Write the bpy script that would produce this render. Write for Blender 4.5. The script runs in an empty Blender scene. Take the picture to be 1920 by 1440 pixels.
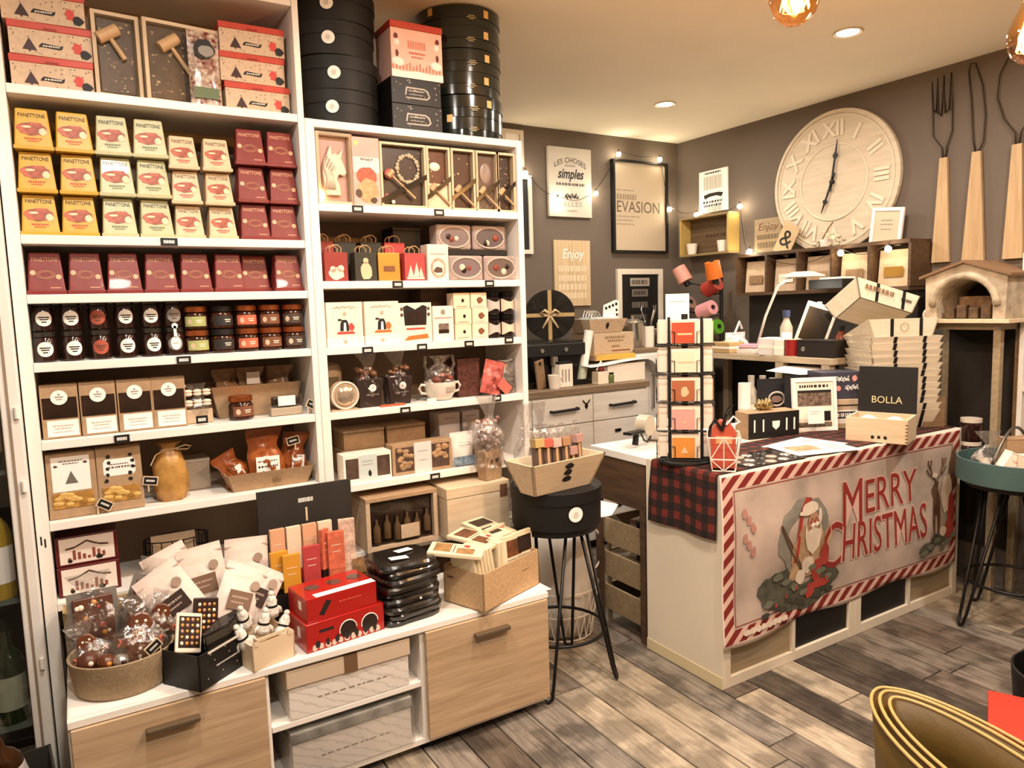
import bpy, math, random
from mathutils import Matrix, Vector, Euler
random.seed(7)
PI = math.pi
SC = bpy.context.scene
COL = SC.collection

# ------------------------------------------------------------------ camera
cam_data = bpy.data.cameras.new('camera')
cam_data.sensor_fit = 'HORIZONTAL'; cam_data.sensor_width = 36.0
cam_data.lens = 1362.0 / 1920.0 * 36.0
cam_data.clip_start = 0.05
cam = bpy.data.objects.new('camera', cam_data); COL.objects.link(cam)
def aim(yaw, pitch, roll):
    f = Vector((math.sin(yaw)*math.cos(pitch), math.cos(yaw)*math.cos(pitch), math.sin(pitch)))
    r = Vector((math.cos(yaw), -math.sin(yaw), 0)); u = r.cross(f)
    r2 = r*math.cos(roll) + u*math.sin(roll); u2 = -r*math.sin(roll) + u*math.cos(roll)
    return Matrix((r2, u2, -f)).transposed().to_4x4()
cam.matrix_world = Matrix.Translation((-1.894, -1.748, 1.392)) @ aim(math.radians(30.98), math.radians(-6.07), math.radians(-1.718))
SC.camera = cam

# ------------------------------------------------------------------ world, exposure, lamps
w = bpy.data.worlds.new('dim_room_world'); SC.world = w; w.use_nodes = True
w.node_tree.nodes['Background'].inputs[0].default_value = (1.0, 0.84, 0.66, 1)
w.node_tree.nodes['Background'].inputs[1].default_value = 0.05
SC.view_settings.view_transform = 'Standard'; SC.view_settings.look = 'None'
SC.view_settings.exposure = -0.18; SC.view_settings.gamma = 1.0; SC.view_settings.use_curve_mapping = False
CEIL = 2.477
WARM = (1.0, 0.925, 0.83)
DOWNLIGHTS = [(0.999,1.344),(0.941,0.199),(0.94,-0.95),(-0.55,-0.35),(-1.7,-0.35),(-0.55,-1.6),(-1.7,-1.6),(-0.3,1.5)]  # the opening pair is seen; the others are added out of view for light
def lamp(name, kind, loc, energy, color, size=0.1, rot=(0,0,0), parent=None, **kw):
    l = bpy.data.lights.new(name, kind); l.energy = energy; l.color = color
    if kind == 'AREA': l.shape = 'DISK'; l.size = size
    else: l.shadow_soft_size = size
    for k, v in kw.items(): setattr(l, k, v)
    o = bpy.data.objects.new(name, l); o.location = loc; o.rotation_euler = rot; COL.objects.link(o)
    if parent: o.parent = parent
    return o
for i, (x, y) in enumerate(DOWNLIGHTS):
    lamp('downlight_lamp', 'AREA', (x, y, CEIL-0.03), 27 if y < 0 else 14, WARM, 0.14)

# ------------------------------------------------------------------ helpers: colour, materials
def hexc(h):
    h = h.lstrip('#'); c = [int(h[i:i+2], 16)/255 for i in (0, 2, 4)]
    return tuple((x/12.92 if x <= 0.04045 else ((x+0.055)/1.055)**2.4) for x in c) + (1,)
MATS = {}
def nn(nt, t, **kw):
    n = nt.nodes.new(t)
    for k, v in kw.items(): setattr(n, k, v)
    return n
def M(name, col='#808080', rough=0.55, metal=0, noise=None, bump=0, bscale=200, spec=0.5, alpha=1, trans=0, emit=None, es=1, stretch=(1,1,1), col2=None, coat=0, ior=1.45):
    if name in MATS: return MATS[name]
    m = bpy.data.materials.new(name); m.use_nodes = True; MATS[name] = m
    nt = m.node_tree; p = nt.nodes['Principled BSDF']
    p.inputs['Base Color'].default_value = hexc(col); p.inputs['Roughness'].default_value = rough
    p.inputs['Metallic'].default_value = metal; p.inputs['Specular IOR Level'].default_value = spec
    p.inputs['Alpha'].default_value = alpha; p.inputs['Transmission Weight'].default_value = trans
    p.inputs['Coat Weight'].default_value = coat; p.inputs['IOR'].default_value = ior
    if emit:
        p.inputs['Emission Color'].default_value = hexc(emit); p.inputs['Emission Strength'].default_value = es
    if noise or bump:
        tc = nn(nt, 'ShaderNodeTexCoord'); mp = nn(nt, 'ShaderNodeMapping'); mp.inputs['Scale'].default_value = stretch
        nt.links.new(tc.outputs['Object'], mp.inputs[0])
    if noise:
        n = nn(nt, 'ShaderNodeTexNoise'); n.inputs['Scale'].default_value = noise[0]; n.inputs['Detail'].default_value = 5
        nt.links.new(mp.outputs[0], n.inputs['Vector'])
        r = nn(nt, 'ShaderNodeValToRGB'); c = hexc(col); a = noise[1]
        c1 = hexc(col2) if col2 else tuple(max(0, x*(1-a)) for x in c[:3]) + (1,)
        c2 = c if col2 else tuple(min(1, x*(1+a)) for x in c[:3]) + (1,)
        r.color_ramp.elements[0].color = c1; r.color_ramp.elements[1].color = c2
        r.color_ramp.elements[0].position = 0.35; r.color_ramp.elements[1].position = 0.65
        nt.links.new(n.outputs['Fac'], r.inputs[0]); nt.links.new(r.outputs[0], p.inputs['Base Color'])
    if bump:
        n2 = nn(nt, 'ShaderNodeTexNoise'); n2.inputs['Scale'].default_value = bscale
        nt.links.new(mp.outputs[0], n2.inputs['Vector'])
        b = nn(nt, 'ShaderNodeBump'); b.inputs['Strength'].default_value = bump; b.inputs['Distance'].default_value = 0.004
        nt.links.new(n2.outputs['Fac'], b.inputs['Height']); nt.links.new(b.outputs[0], p.inputs['Normal'])
    return m
def wood(name, c1, c2, axis='x', scale=6, rough=0.55, vary=0.0, knots=0.0):
    """grain stretched along one axis of the object"""
    if name in MATS: return MATS[name]
    m = bpy.data.materials.new(name); m.use_nodes = True; MATS[name] = m
    nt = m.node_tree; p = nt.nodes['Principled BSDF']; p.inputs['Roughness'].default_value = rough
    tc = nn(nt, 'ShaderNodeTexCoord'); mp = nn(nt, 'ShaderNodeMapping')
    s = {'x': (0.6, 9, 9), 'y': (9, 0.6, 9), 'z': (9, 9, 0.6)}[axis]; mp.inputs['Scale'].default_value = s
    oi = nn(nt, 'ShaderNodeObjectInfo')
    add = nn(nt, 'ShaderNodeVectorMath', operation='ADD'); mul = nn(nt, 'ShaderNodeVectorMath', operation='SCALE'); mul.inputs['Scale'].default_value = 7.3
    comb = nn(nt, 'ShaderNodeCombineXYZ')
    for k in range(3): nt.links.new(oi.outputs['Random'], comb.inputs[k])
    nt.links.new(comb.outputs[0], mul.inputs[0]); nt.links.new(tc.outputs['Object'], add.inputs[0]); nt.links.new(mul.outputs[0], add.inputs[1])
    nt.links.new(add.outputs[0], mp.inputs[0])
    n = nn(nt, 'ShaderNodeTexNoise'); n.inputs['Scale'].default_value = scale; n.inputs['Detail'].default_value = 8; n.inputs['Roughness'].default_value = 0.65; n.inputs['Distortion'].default_value = 0.6
    nt.links.new(mp.outputs[0], n.inputs['Vector'])
    r = nn(nt, 'ShaderNodeValToRGB'); r.color_ramp.elements[0].color = hexc(c1); r.color_ramp.elements[1].color = hexc(c2)
    r.color_ramp.elements[0].position = 0.32; r.color_ramp.elements[1].position = 0.68
    nt.links.new(n.outputs['Fac'], r.inputs[0])
    out = r.outputs[0]
    if knots:
        n3 = nn(nt, 'ShaderNodeTexNoise'); n3.inputs['Scale'].default_value = 9; n3.inputs['Detail'].default_value = 6
        nt.links.new(add.outputs[0], n3.inputs['Vector'])
        r3 = nn(nt, 'ShaderNodeValToRGB'); r3.color_ramp.elements[0].position = 0.40; r3.color_ramp.elements[1].position = 0.56
        r3.color_ramp.elements[0].color = (1-knots, 1-knots, 1-knots, 1); r3.color_ramp.elements[1].color = (1, 1, 1, 1)
        nt.links.new(n3.outputs['Fac'], r3.inputs[0])
        mx = nn(nt, 'ShaderNodeMixRGB', blend_type='MULTIPLY'); mx.inputs[0].default_value = 1
        nt.links.new(out, mx.inputs[1]); nt.links.new(r3.outputs[0], mx.inputs[2]); out = mx.outputs[0]
    if vary:
        hs = nn(nt, 'ShaderNodeHueSaturation'); mr = nn(nt, 'ShaderNodeMapRange')
        mr.inputs['To Min'].default_value = 1-vary; mr.inputs['To Max'].default_value = 1+vary
        nt.links.new(oi.outputs['Random'], mr.inputs['Value']); nt.links.new(mr.outputs[0], hs.inputs['Value'])
        nt.links.new(out, hs.inputs['Color']); out = hs.outputs[0]
    nt.links.new(out, p.inputs['Base Color'])
    b = nn(nt, 'ShaderNodeBump'); b.inputs['Strength'].default_value = 0.25; b.inputs['Distance'].default_value = 0.002
    nt.links.new(n.outputs['Fac'], b.inputs['Height']); nt.links.new(b.outputs[0], p.inputs['Normal'])
    return m

# ------------------------------------------------------------------ helpers: geometry
def TR(x=0, y=0, z=0, rx=0, ry=0, rz=0): return Matrix.Translation((x, y, z)) @ Euler((rx, ry, rz)).to_matrix().to_4x4()
class B:
    def __init__(s): s.v = []; s.f = []
    def add(s, vs, fs, T=None):
        o = len(s.v)
        s.v += [tuple(T @ Vector(p)) if T else tuple(p) for p in vs]
        s.f += [tuple(i+o for i in q) for q in fs]; return s
    def box(s, x0, x1, y0, y1, z0, z1, T=None):
        v = [(x, y, z) for z in (z0, z1) for y in (y0, y1) for x in (x0, x1)]
        return s.add(v, [(0,2,3,1),(4,5,7,6),(0,1,5,4),(1,3,7,5),(3,2,6,7),(2,0,4,6)], T)
    def frus(s, w0, d0, w1, d1, z0, z1, T=None, ox=0, oy=0):
        v = [(x*w0/2, y*d0/2, z0) for y in (-1,1) for x in (-1,1)] + [(ox+x*w1/2, oy+y*d1/2, z1) for y in (-1,1) for x in (-1,1)]
        return s.add(v, [(0,2,3,1),(4,5,7,6),(0,1,5,4),(1,3,7,5),(3,2,6,7),(2,0,4,6)], T)
    def lathe(s, prof, n=24, T=None, sx=1, sy=1):
        vs = []; fs = []
        for r, z in prof:
            for k in range(n):
                a = 2*PI*k/n; vs.append((r*sx*math.cos(a), r*sy*math.sin(a), z))
        for j in range(len(prof)-1):
            for k in range(n):
                k2 = (k+1) % n; fs.append((j*n+k, j*n+k2, (j+1)*n+k2, (j+1)*n+k))
        if prof[0][0] > 1e-6: fs.append(tuple(reversed(range(n))))
        if prof[-1][0] > 1e-6: fs.append(tuple(range((len(prof)-1)*n, len(prof)*n)))
        return s.add(vs, fs, T)
    def cyl(s, p0, p1, r0, r1=None, n=12):
        p0 = Vector(p0); p1 = Vector(p1); d = p1-p0; L = d.length
        q = d.to_track_quat('Z', 'Y').to_matrix().to_4x4()
        return s.lathe([(r0, 0), (r0 if r1 is None else r1, L)], n, Matrix.Translation(p0) @ q)
    def tube(s, pts, r, n=8, closed=False):
        pts = [Vector(p) for p in pts]; m = len(pts); vs = []; fs = []; up = Vector((0.13, 0.2, 0.97))
        for i, p in enumerate(pts):
            a = pts[(i-1) % m] if (closed or i) else p; c = pts[(i+1) % m] if (closed or i < m-1) else p
            t = (c-a).normalized(); u = t.cross(up)
            if u.length < 1e-3: u = t.cross(Vector((1, 0, 0)))
            u.normalize(); w_ = t.cross(u)
            for k in range(n):
                an = 2*PI*k/n; vs.append(p + (u*math.cos(an) + w_*math.sin(an))*r)
        for i in range(m if closed else m-1):
            j = (i+1) % m
            for k in range(n):
                k2 = (k+1) % n; fs.append((i*n+k, i*n+k2, j*n+k2, j*n+k))
        if not closed: fs += [tuple(reversed(range(n))), tuple(range((m-1)*n, m*n))]
        return s.add(vs, fs)
    def sph(s, c, r, sx=1, sy=1, sz=1, n=14, m=9, T=None):
        prof = [(max(1e-7, math.sin(PI*j/m))*1.0, -math.cos(PI*j/m)) for j in range(m+1)]
        t = Matrix.Translation(c) @ Matrix.Diagonal((r*sx, r*sy, r*sz, 1))
        return s.lathe(prof, n, (T @ t) if T else t)
    def prism(s, pts, y0, y1, T=None):
        """polygon given in (x, z), extruded along y"""
        n = len(pts); v = [(x, y0, z) for x, z in pts] + [(x, y1, z) for x, z in pts]
        f = [tuple(range(n)), tuple(reversed(range(n, 2*n)))] + [(i, (i+1) % n + 0, (i+1) % n + n, i+n) for i in range(n)]
        f = [tuple(reversed(q)) if k > 1 else q for k, q in enumerate(f)]
        return s.add(v, f, T)
    def grid(s, fn, nu, nv, th=0):
        vs = [fn(i/nu, j/nv) for j in range(nv+1) for i in range(nu+1)]
        fs = [(j*(nu+1)+i, j*(nu+1)+i+1, (j+1)*(nu+1)+i+1, (j+1)*(nu+1)+i) for j in range(nv) for i in range(nu)]
        return s.add(vs, fs)
    def build(s, name, mat, parent=None, smooth=False, bevel=0, solid=0, sub=0, loc=None, kind=None):
        me = bpy.data.meshes.new(name); me.from_pydata(s.v, [], s.f); me.update()
        me.materials.append(mat)
        if smooth:
            for p in me.polygons: p.use_smooth = True
            if smooth == 'auto': me.set_sharp_from_angle(angle=math.radians(40))
        o = bpy.data.objects.new(name, me); COL.objects.link(o)
        if parent: o.parent = parent
        if loc: o.location = loc
        if kind: o['kind'] = kind
        if solid:
            md = o.modifiers.new('solid', 'SOLIDIFY'); md.thickness = solid; md.offset = 0
        if sub:
            md = o.modifiers.new('sub', 'SUBSURF'); md.levels = sub; md.render_levels = sub
        if bevel:
            md = o.modifiers.new('bev', 'BEVEL'); md.width = bevel; md.segments = 2; md.limit_method = 'ANGLE'
        return o
def thing(name, label, cat, loc=(0,0,0), rz=0, group=None, rx=0, ry=0):
    o = bpy.data.objects.new(name, None); COL.objects.link(o); o.empty_display_size = 0.02
    o.location = loc; o.rotation_euler = (rx, ry, rz); o['label'] = label; o['category'] = cat
    if group: o['group'] = group
    return o
def tag(o, label, cat, group=None):
    o['label'] = label; o['category'] = cat
    if group: o['group'] = group
    return o
def struct(o): o['kind'] = 'structure'; return o
def dup(root, loc, rz=None, label=None, group=None, rx=None, ry=None, sc=None):
    r = root.copy(); COL.objects.link(r); r.location = loc
    e = list(r.rotation_euler)
    if rx is not None: e[0] = rx
    if ry is not None: e[1] = ry
    if rz is not None: e[2] = rz
    r.rotation_euler = e
    if sc: r.scale = (sc, sc, sc) if not isinstance(sc, tuple) else sc
    if label: r['label'] = label
    if group: r['group'] = group
    for ch in root.children:
        c = ch.copy(); COL.objects.link(c); c.parent = r
        for g in ch.children:
            d = g.copy(); COL.objects.link(d); d.parent = c
    return r
def recol(root, mapping):
    """give a copy its own colours: {part name: material}"""
    for o in list(root.children) + [g for c in root.children for g in c.children]:
        nm = o.name.split('.')[0]
        if nm in mapping:
            o.data = o.data.copy(); o.data.materials[0] = mapping[nm]
TXT = {}
def text_mesh(s, size, width=None, offset=0.0, shear=0.0, space=1.0):
    key = (s, size, width, offset, shear, space)
    if key in TXT: return TXT[key]
    c = bpy.data.curves.new('lettering', 'FONT'); c.body = s; c.size = size; c.align_x = 'CENTER'; c.align_y = 'CENTER'
    c.resolution_u = 3; c.offset = offset; c.shear = shear; c.space_character = space
    o = bpy.data.objects.new('lettering', c); me = bpy.data.meshes.new_from_object(o)
    vs = [tuple(v.co) for v in me.vertices]; fs = [tuple(p.vertices) for p in me.polygons]
    if width and vs:
        w_ = max(v[0] for v in vs)-min(v[0] for v in vs); k = width/max(w_, 1e-6); vs = [(v[0]*k, v[1], v[2]) for v in vs]
    bpy.data.objects.remove(o); bpy.data.curves.remove(c); bpy.data.meshes.remove(me)
    TXT[key] = (vs, fs); return TXT[key]
def text(s, size, mat, parent, x, y, z, name='lettering', width=None, plane='front', k=0.0, rot=0, offset=0, shear=0, space=1.0, fn=None):
    """flat print; plane 'front' looks along -y (y grows by k per unit of z), 'top' lies flat, 'left' looks along -x"""
    vs, fs = text_mesh(s, size, width, offset, shear, space); b = B(); out = []
    ca, sa = math.cos(rot), math.sin(rot)
    for a, c, _ in vs:
        a, c = a*ca-c*sa, a*sa+c*ca
        if plane == 'front': p = (x+a, y+k*c, z+c)
        elif plane == 'top': p = (x+a, y+c, z)
        elif plane == 'left': p = (x, y-a, z+c)
        out.append(fn(*p) if fn else p)
    b.add(out, fs); return b.build(name, mat, parent)
def flat(polys, mat, parent, y, name='print', k=0.0, th=0.0004, z0=0.0, fn=None):
    """flat printed shapes: each polygon in (x, z) on a front plane at y (+k per unit of z above z0)"""
    if 2 <= len(polys) <= 5 and not any(q in name for q in ('mark', 'line', 'chalk', 'print_s')):
        return [flat([q], mat, parent, y, name, k, th, z0, fn) for q in polys][0]
    b = B()
    for pts in polys:
        n = len(pts); v = []
        for x, z in pts:
            p = (x, y+k*(z-z0), z); v.append(fn(*p) if fn else p)
        b.add(v, [tuple(range(n))])
    return b.build(name, mat, parent, kind='stuff' if len(polys) > 1 else None)
def rect(x0, x1, z0, z1): return [(x0, z0), (x1, z0), (x1, z1), (x0, z1)]
def disc(x, z, r, n=20, rz=None): return [(x+r*math.cos(2*PI*i/n), z+(rz or r)*math.sin(2*PI*i/n)) for i in range(n)]
def blob(x, z, rx, rz, n=14, amp=0.2, seed=1):
    rd = random.Random(seed); return [(x+rx*(1+amp*(rd.random()-.5))*math.cos(2*PI*i/n), z+rz*(1+amp*(rd.random()-.5))*math.sin(2*PI*i/n)) for i in range(n)]
def dashes(x0, x1, z, h, seed=0, gap=0.35):
    rd = random.Random(seed); out = []; x = x0; L = x1-x0
    while x < x1-1e-4:
        w_ = min(x1-x, L*(0.06+0.1*rd.random())); out.append(rect(x, x+w_*(1-gap), z-h/2, z+h/2)); x += w_
    return out
# ------------------------------------------------------------------ materials
WHITE = M('white_board', '#efe9e0', 0.42, noise=(3, 0.03))
WHITE2 = M('white_paint', '#e9e4dc', 0.5, noise=(4, 0.04))
INNER = M('board_inside_shade', '#927d69', 0.65, noise=(4, 0.08))  # white board browned, shade inside the shelves put into the colour
BLACK = M('black_matte', '#0f0d0b', 0.55, noise=(30, 0.15))
BLACKG = M('black_gloss', '#12100f', 0.22)
BLACKM = M('black_metal', '#151311', 0.4, metal=0.3)
DARK = M('dark_chocolate', '#2b1a15', 0.35, noise=(40, 0.25))
CHOC = M('milk_chocolate', '#5a3422', 0.38, noise=(40, 0.2))
CHOCW = M('white_chocolate', '#efdcc6', 0.35)
KRAFT = M('kraft_card', '#a88a69', 0.75, noise=(60, 0.08), bump=0.1)
KRAFT2 = M('kraft_light', '#bea68a', 0.75, noise=(60, 0.07), bump=0.1)
KRAFTD = M('kraft_dark', '#84694c', 0.75, noise=(60, 0.1))
CREAM = M('cream_card', '#f0dfca', 0.6, noise=(30, 0.03))
CREAM2 = M('cream_paper', '#efe5d6', 0.6, noise=(40, 0.03))
PAPER = M('white_paper', '#f4efe8', 0.6)
INK = M('black_ink', '#1d1916', 0.6)
INKB = M('brown_ink', '#5a3f33', 0.6)
INKG = M('grey_ink', '#8d8279', 0.6)
INKR = M('red_ink', '#c8473c', 0.6)
RED = M('red_card', '#bd3f2a', 0.5, noise=(30, 0.05))
REDG = M('red_gloss', '#a81d17', 0.25, coat=0.3)
PINK = M('pink_card', '#d9998f', 0.5)
GOLD = M('gold_foil', '#c79a4c', 0.3, metal=0.7)
COPPER = M('copper_lid', '#b0653a', 0.3, metal=0.85)
SILVER = M('silver_foil', '#cfc9c2', 0.25, metal=0.8, noise=(40, 0.2))
def film(name, rough=0.06, base=0.03, edge=0.5, bump=0, bscale=60, tint='#ffffff', milk=0.0):
    """thin clear film: see-through, with glossy reflections that grow at grazing angles"""
    m = bpy.data.materials.new(name); m.use_nodes = True; MATS[name] = m; nt = m.node_tree
    out = nt.nodes['Material Output']; nt.nodes.remove(nt.nodes['Principled BSDF'])
    tr = nn(nt, 'ShaderNodeBsdfTransparent'); gl = nn(nt, 'ShaderNodeBsdfGlossy'); gl.inputs['Roughness'].default_value = rough
    tr.inputs[0].default_value = hexc(tint); lw = nn(nt, 'ShaderNodeLayerWeight'); lw.inputs[0].default_value = 0.35
    mr = nn(nt, 'ShaderNodeMapRange'); mr.inputs['To Min'].default_value = base; mr.inputs['To Max'].default_value = edge
    nt.links.new(lw.outputs['Facing'], mr.inputs['Value']); mx = nn(nt, 'ShaderNodeMixShader')
    nt.links.new(mr.outputs[0], mx.inputs[0]); nt.links.new(tr.outputs[0], mx.inputs[1]); nt.links.new(gl.outputs[0], mx.inputs[2]); last = mx
    if bump:
        tc = nn(nt, 'ShaderNodeTexCoord'); n = nn(nt, 'ShaderNodeTexNoise'); n.inputs['Scale'].default_value = bscale; n.inputs['Detail'].default_value = 3
        nt.links.new(tc.outputs['Object'], n.inputs['Vector']); b = nn(nt, 'ShaderNodeBump'); b.inputs['Strength'].default_value = bump; b.inputs['Distance'].default_value = 0.01
        nt.links.new(n.outputs['Fac'], b.inputs['Height']); nt.links.new(b.outputs[0], gl.inputs['Normal']); nt.links.new(b.outputs[0], lw.inputs['Normal'])
    if milk:
        df = nn(nt, 'ShaderNodeBsdfTranslucent'); df.inputs[0].default_value = (.9, .88, .85, 1); m2 = nn(nt, 'ShaderNodeMixShader'); m2.inputs[0].default_value = milk
        nt.links.new(mx.outputs[0], m2.inputs[1]); nt.links.new(df.outputs[0], m2.inputs[2]); last = m2
    nt.links.new(last.outputs[0], out.inputs[0]); return m
CELLO = film('cellophane', 0.05, 0.03, 0.4)
CELLOC = film('cellophane_crumpled', 0.10, 0.15, 0.75, 1.0, 38, milk=0.10)
GLASS = film('clear_glass', 0.02, 0.04, 0.5)
PALEWOOD = wood('pale_wood', '#cdb594', '#dfccae', 'x', 6)
PALEWOODZ = wood('pale_wood_upright', '#c6ab88', '#dac4a3', 'z', 6)
OAK = wood('oak_front', '#a68a6a', '#c8ad8c', 'x', 5)
OAKD = wood('grey_oak', '#8b7a60', '#a79678', 'x', 6)
DARKWOOD = wood('dark_wood', '#3a281a', '#5a4129', 'y', 6)
GREYWOOD = wood('worktop_wood', '#6a5845', '#8a745a', 'x', 6)
WALLP = M('taupe_wall_paint', '#655a50', 0.8, noise=(2.5, 0.05), bump=0.15, bscale=120)
CEILP = M('ceiling_paint', '#efe6d3', 0.8, noise=(2, 0.03))
# ------------------------------------------------------------------ the room
XW, YB = 1.786, 2.064
flo = struct(B().box(-3.4, XW+0.1, -3.7, YB+0.1, -0.06, -0.012).build('floor', M('floor_underlay', '#2a231c', 0.8)))
PLK = [wood('plank_mid', '#5a5046', '#92877a', 'y', 9, 0.45, 0.15, 0.5), wood('plank_dark', '#352e28', '#655b50', 'y', 9, 0.45, 0.15, 0.5),
       wood('plank_pale', '#857866', '#c3b6a1', 'y', 9, 0.45, 0.10, 0.45), wood('plank_grey', '#655d54', '#a0968a', 'y', 9, 0.45, 0.12, 0.55), wood('plank_brown', '#4d4137', '#83766a', 'y', 9, 0.45, 0.12, 0.55)]
PW = 0.13; pmesh = {}
rp = random.Random(21)
def plank(x0, y0, y1, mi):
    L = round(y1-y0, 2); key = (L, mi)
    if key not in pmesh:
        e = 0.0012; t = 0.002
        v = [(e, e, 0), (PW-e, e, 0), (PW-e, L-e, 0), (e, L-e, 0), (e+t, e+t, 0.012), (PW-e-t, e+t, 0.012), (PW-e-t, L-e-t, 0.012), (e+t, L-e-t, 0.012)]
        me = bpy.data.meshes.new('plank'); me.from_pydata(v, [], [(4,5,6,7),(0,1,5,4),(1,2,6,5),(2,3,7,6),(3,0,4,7)]); me.materials.append(PLK[mi]); pmesh[key] = me
    o = bpy.data.objects.new('plank', pmesh[key]); COL.objects.link(o); o.parent = flo; o.location = (x0, y0, -0.012)
LENS = [0.45, 0.6, 0.8, 1.0, 1.2]
i = -14; nplank = 0
while -0.655 + i*PW < XW:
    x0 = -0.655 + i*PW
    if x0 > -2.6:
        y = -1.55 - rp.random()*0.9
        while y < YB:
            L = rp.choice(LENS)
            if y+L > YB: L = max(0.1, round(YB-y, 1))
            mi = rp.choices(range(5), (5, 4.5, 2.4, 4, 4.5))[0]
            if y+L > -1.3 and (x0 > -1.4 or y > -0.6): plank(x0, y, y+L, mi); nplank += 1
            y += L
    i += 1
struct(B().box(-3.4, XW+0.1, -3.7, YB+0.1, CEIL, CEIL+0.06).build('ceiling', CEILP))
struct(B().box(-3.4, XW+0.1, YB, YB+0.1, -0.05, CEIL).build('wall_back', WALLP))
struct(B().box(XW, XW+0.1, -3.7, YB, -0.05, CEIL).build('wall_right', WALLP))
struct(B().box(-3.5, -3.4, -3.7, YB+0.1, -0.05, CEIL).build('wall_left', M('pale_wall', '#b5a48e', 0.8)))
struct(B().box(-3.5, XW+0.1, -3.8, -3.7, -0.05, CEIL).build('wall_front', M('pale_wall')))

# recessed ceiling lights: the seen pair first, then unseen ones added for light
ORD = ['near the corner above the posters', 'above the wooden counter, right of the room', 'nearest the wall by the clock, added out of view', 'in front of the tall shelves, added to light them', 'over the left shelf unit, added to light it', 'behind the viewer, added out of view', 'behind the viewer to the left, also added', 'behind the shelf unit, added out of view']
EMD = M('downlight_glow', '#fff4e2', emit='#fff0d8', es=14)
for k, (x, y) in enumerate(DOWNLIGHTS):
    t = thing('ceiling_downlight', 'small round recessed ceiling light ' + ORD[k], 'ceiling light', (x, y, CEIL-0.001), group='recessed ceiling lights')
    B().lathe([(0.044, -0.002), (0.056, -0.006), (0.060, -0.002), (0.060, 0.0)], 24).build('rim', M('downlight_rim', '#d9cdb8', 0.4, metal=0.5), t, smooth='auto')
    B().lathe([(0.0001, -0.003), (0.043, -0.003)], 24).build('lens', EMD, t)

# ------------------------------------------------------------------ tall shelf units
ZL = [2.022, 1.626, 1.464, 1.275, 1.056, 0.824]
ZR = [2.013, 1.747, 1.494, 1.274, 1.055, 0.798]
YS, YSB = 0.64, 0.94
def shelf_unit(name, label, x0, x1, zs, ztop, zbase, a=.032, c=.02):
    t = thing(name, label, 'shelf unit', (x0, YS, 0)); w_ = x1-x0; d = YSB-YS
    B().box(0, a, 0, d, 0, ztop).build('side_panel', WHITE, t, bevel=0.002)
    B().box(w_-c, w_, 0, d, 0, ztop).build('side_panel', WHITE, t, bevel=0.002)
    B().box(a, w_-c, d-0.008, d-0.001, 0.02, ztop-0.02).build('back_panel', INNER, t)
    for z in zs: B().box(a+.0005, w_-c-.0005, 0.002, d-0.009, z-0.025, z).build('shelf_board', WHITE, t, bevel=0.002)
    B().box(a+.0005, w_-c-.0005, 0.002, d-0.009, ztop-0.025, ztop).build('top_board', WHITE, t, bevel=0.002)
    B().box(a+.0005, w_-c-.0005, 0.004, d-0.009, zbase-0.025, zbase).build('bottom_board', WHITE, t, bevel=0.002)
    return t
shelf_unit('bookcase', 'tall white shelf unit holding rows of panettone packets and jars', -2.026, -1.2055, ZL, 2.375, 0.588)
shelf_unit('bookcase', 'lower white shelf unit with hat boxes on top, beside the stool', -1.2045, -0.386, ZR[1:], ZR[0], 0.556, .03, .024)

for o_ in [o for o in bpy.data.objects if o.name == 'bookcase']:
    for k in range(2): B().box(.008+.009*k, .012+.009*k, -.0006, .001, .765-.008*k, .79-.008*k).build('peg_slot', M('black_matte'), o_)
# ------------------------------------------------------------------ low bench in front of the shelves
bn = thing('bench_cabinet', 'low white bench cabinet with two oak drawer fronts under the shelves', 'cabinet', (0, 0, 0))
BX0, BX1, BY0, BY1 = -1.982, -0.581, 0.262, 0.632
B().box(BX0, BX1+0.006, BY0-0.012, BY1, 0.40, 0.42).build('worktop', WHITE, bn, bevel=0.002)
B().box(BX0, BX0+0.02, BY0, BY1, 0.03, 0.3995).build('side_panel', WHITE, bn, bevel=0.002)
B().box(BX1-0.02, BX1, BY0, BY1, 0.03, 0.3995).build('side_panel', WHITE, bn, bevel=0.002)
for x in (-1.515, -1.04): B().box(x-0.01, x+0.01, BY0, BY1-0.01, 0.0501, 0.3995).build('divider', WHITE, bn, bevel=0.002)
B().box(BX0+0.0205, BX1-0.0205, BY0, BY1-0.01, 0.03, 0.05).build('bottom_board', WHITE, bn, bevel=0.002)
B().box(-1.5045, -1.0505, BY0-0.002, BY1-0.01, 0.222, 0.24).build('middle_shelf', WHITE, bn, bevel=0.002)
B().box(BX0+0.0205, BX1-0.0205, BY1-0.008, BY1-0.001, 0.051, 0.3995).build('back_panel', INNER, bn)
for x0, x1, hx in ((-1.976, -1.517, -1.752), (-1.036, -0.583, -0.808)):
    d = B().box(x0, x1, BY0-0.02, BY0-0.0015, 0.05, 0.398).build('drawer_front', OAK, bn, bevel=0.0015)
    B().box(hx-0.064, hx+0.064, BY0-0.044, BY0-0.0205, 0.342, 0.356).build('handle', M('bronze_handle', '#6d5b47', 0.4, metal=0.4), d, bevel=0.004)
for x in (-1.95, -1.5, -1.03, -0.68):
    for y in (0.31, 0.58):
        B().lathe([(0.0001, 0), (0.02, 0), (0.02, 0.029), (0.0001, 0.029)], 16, TR(x, y, 0)).build('foot', BLACK, bn)

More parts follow.
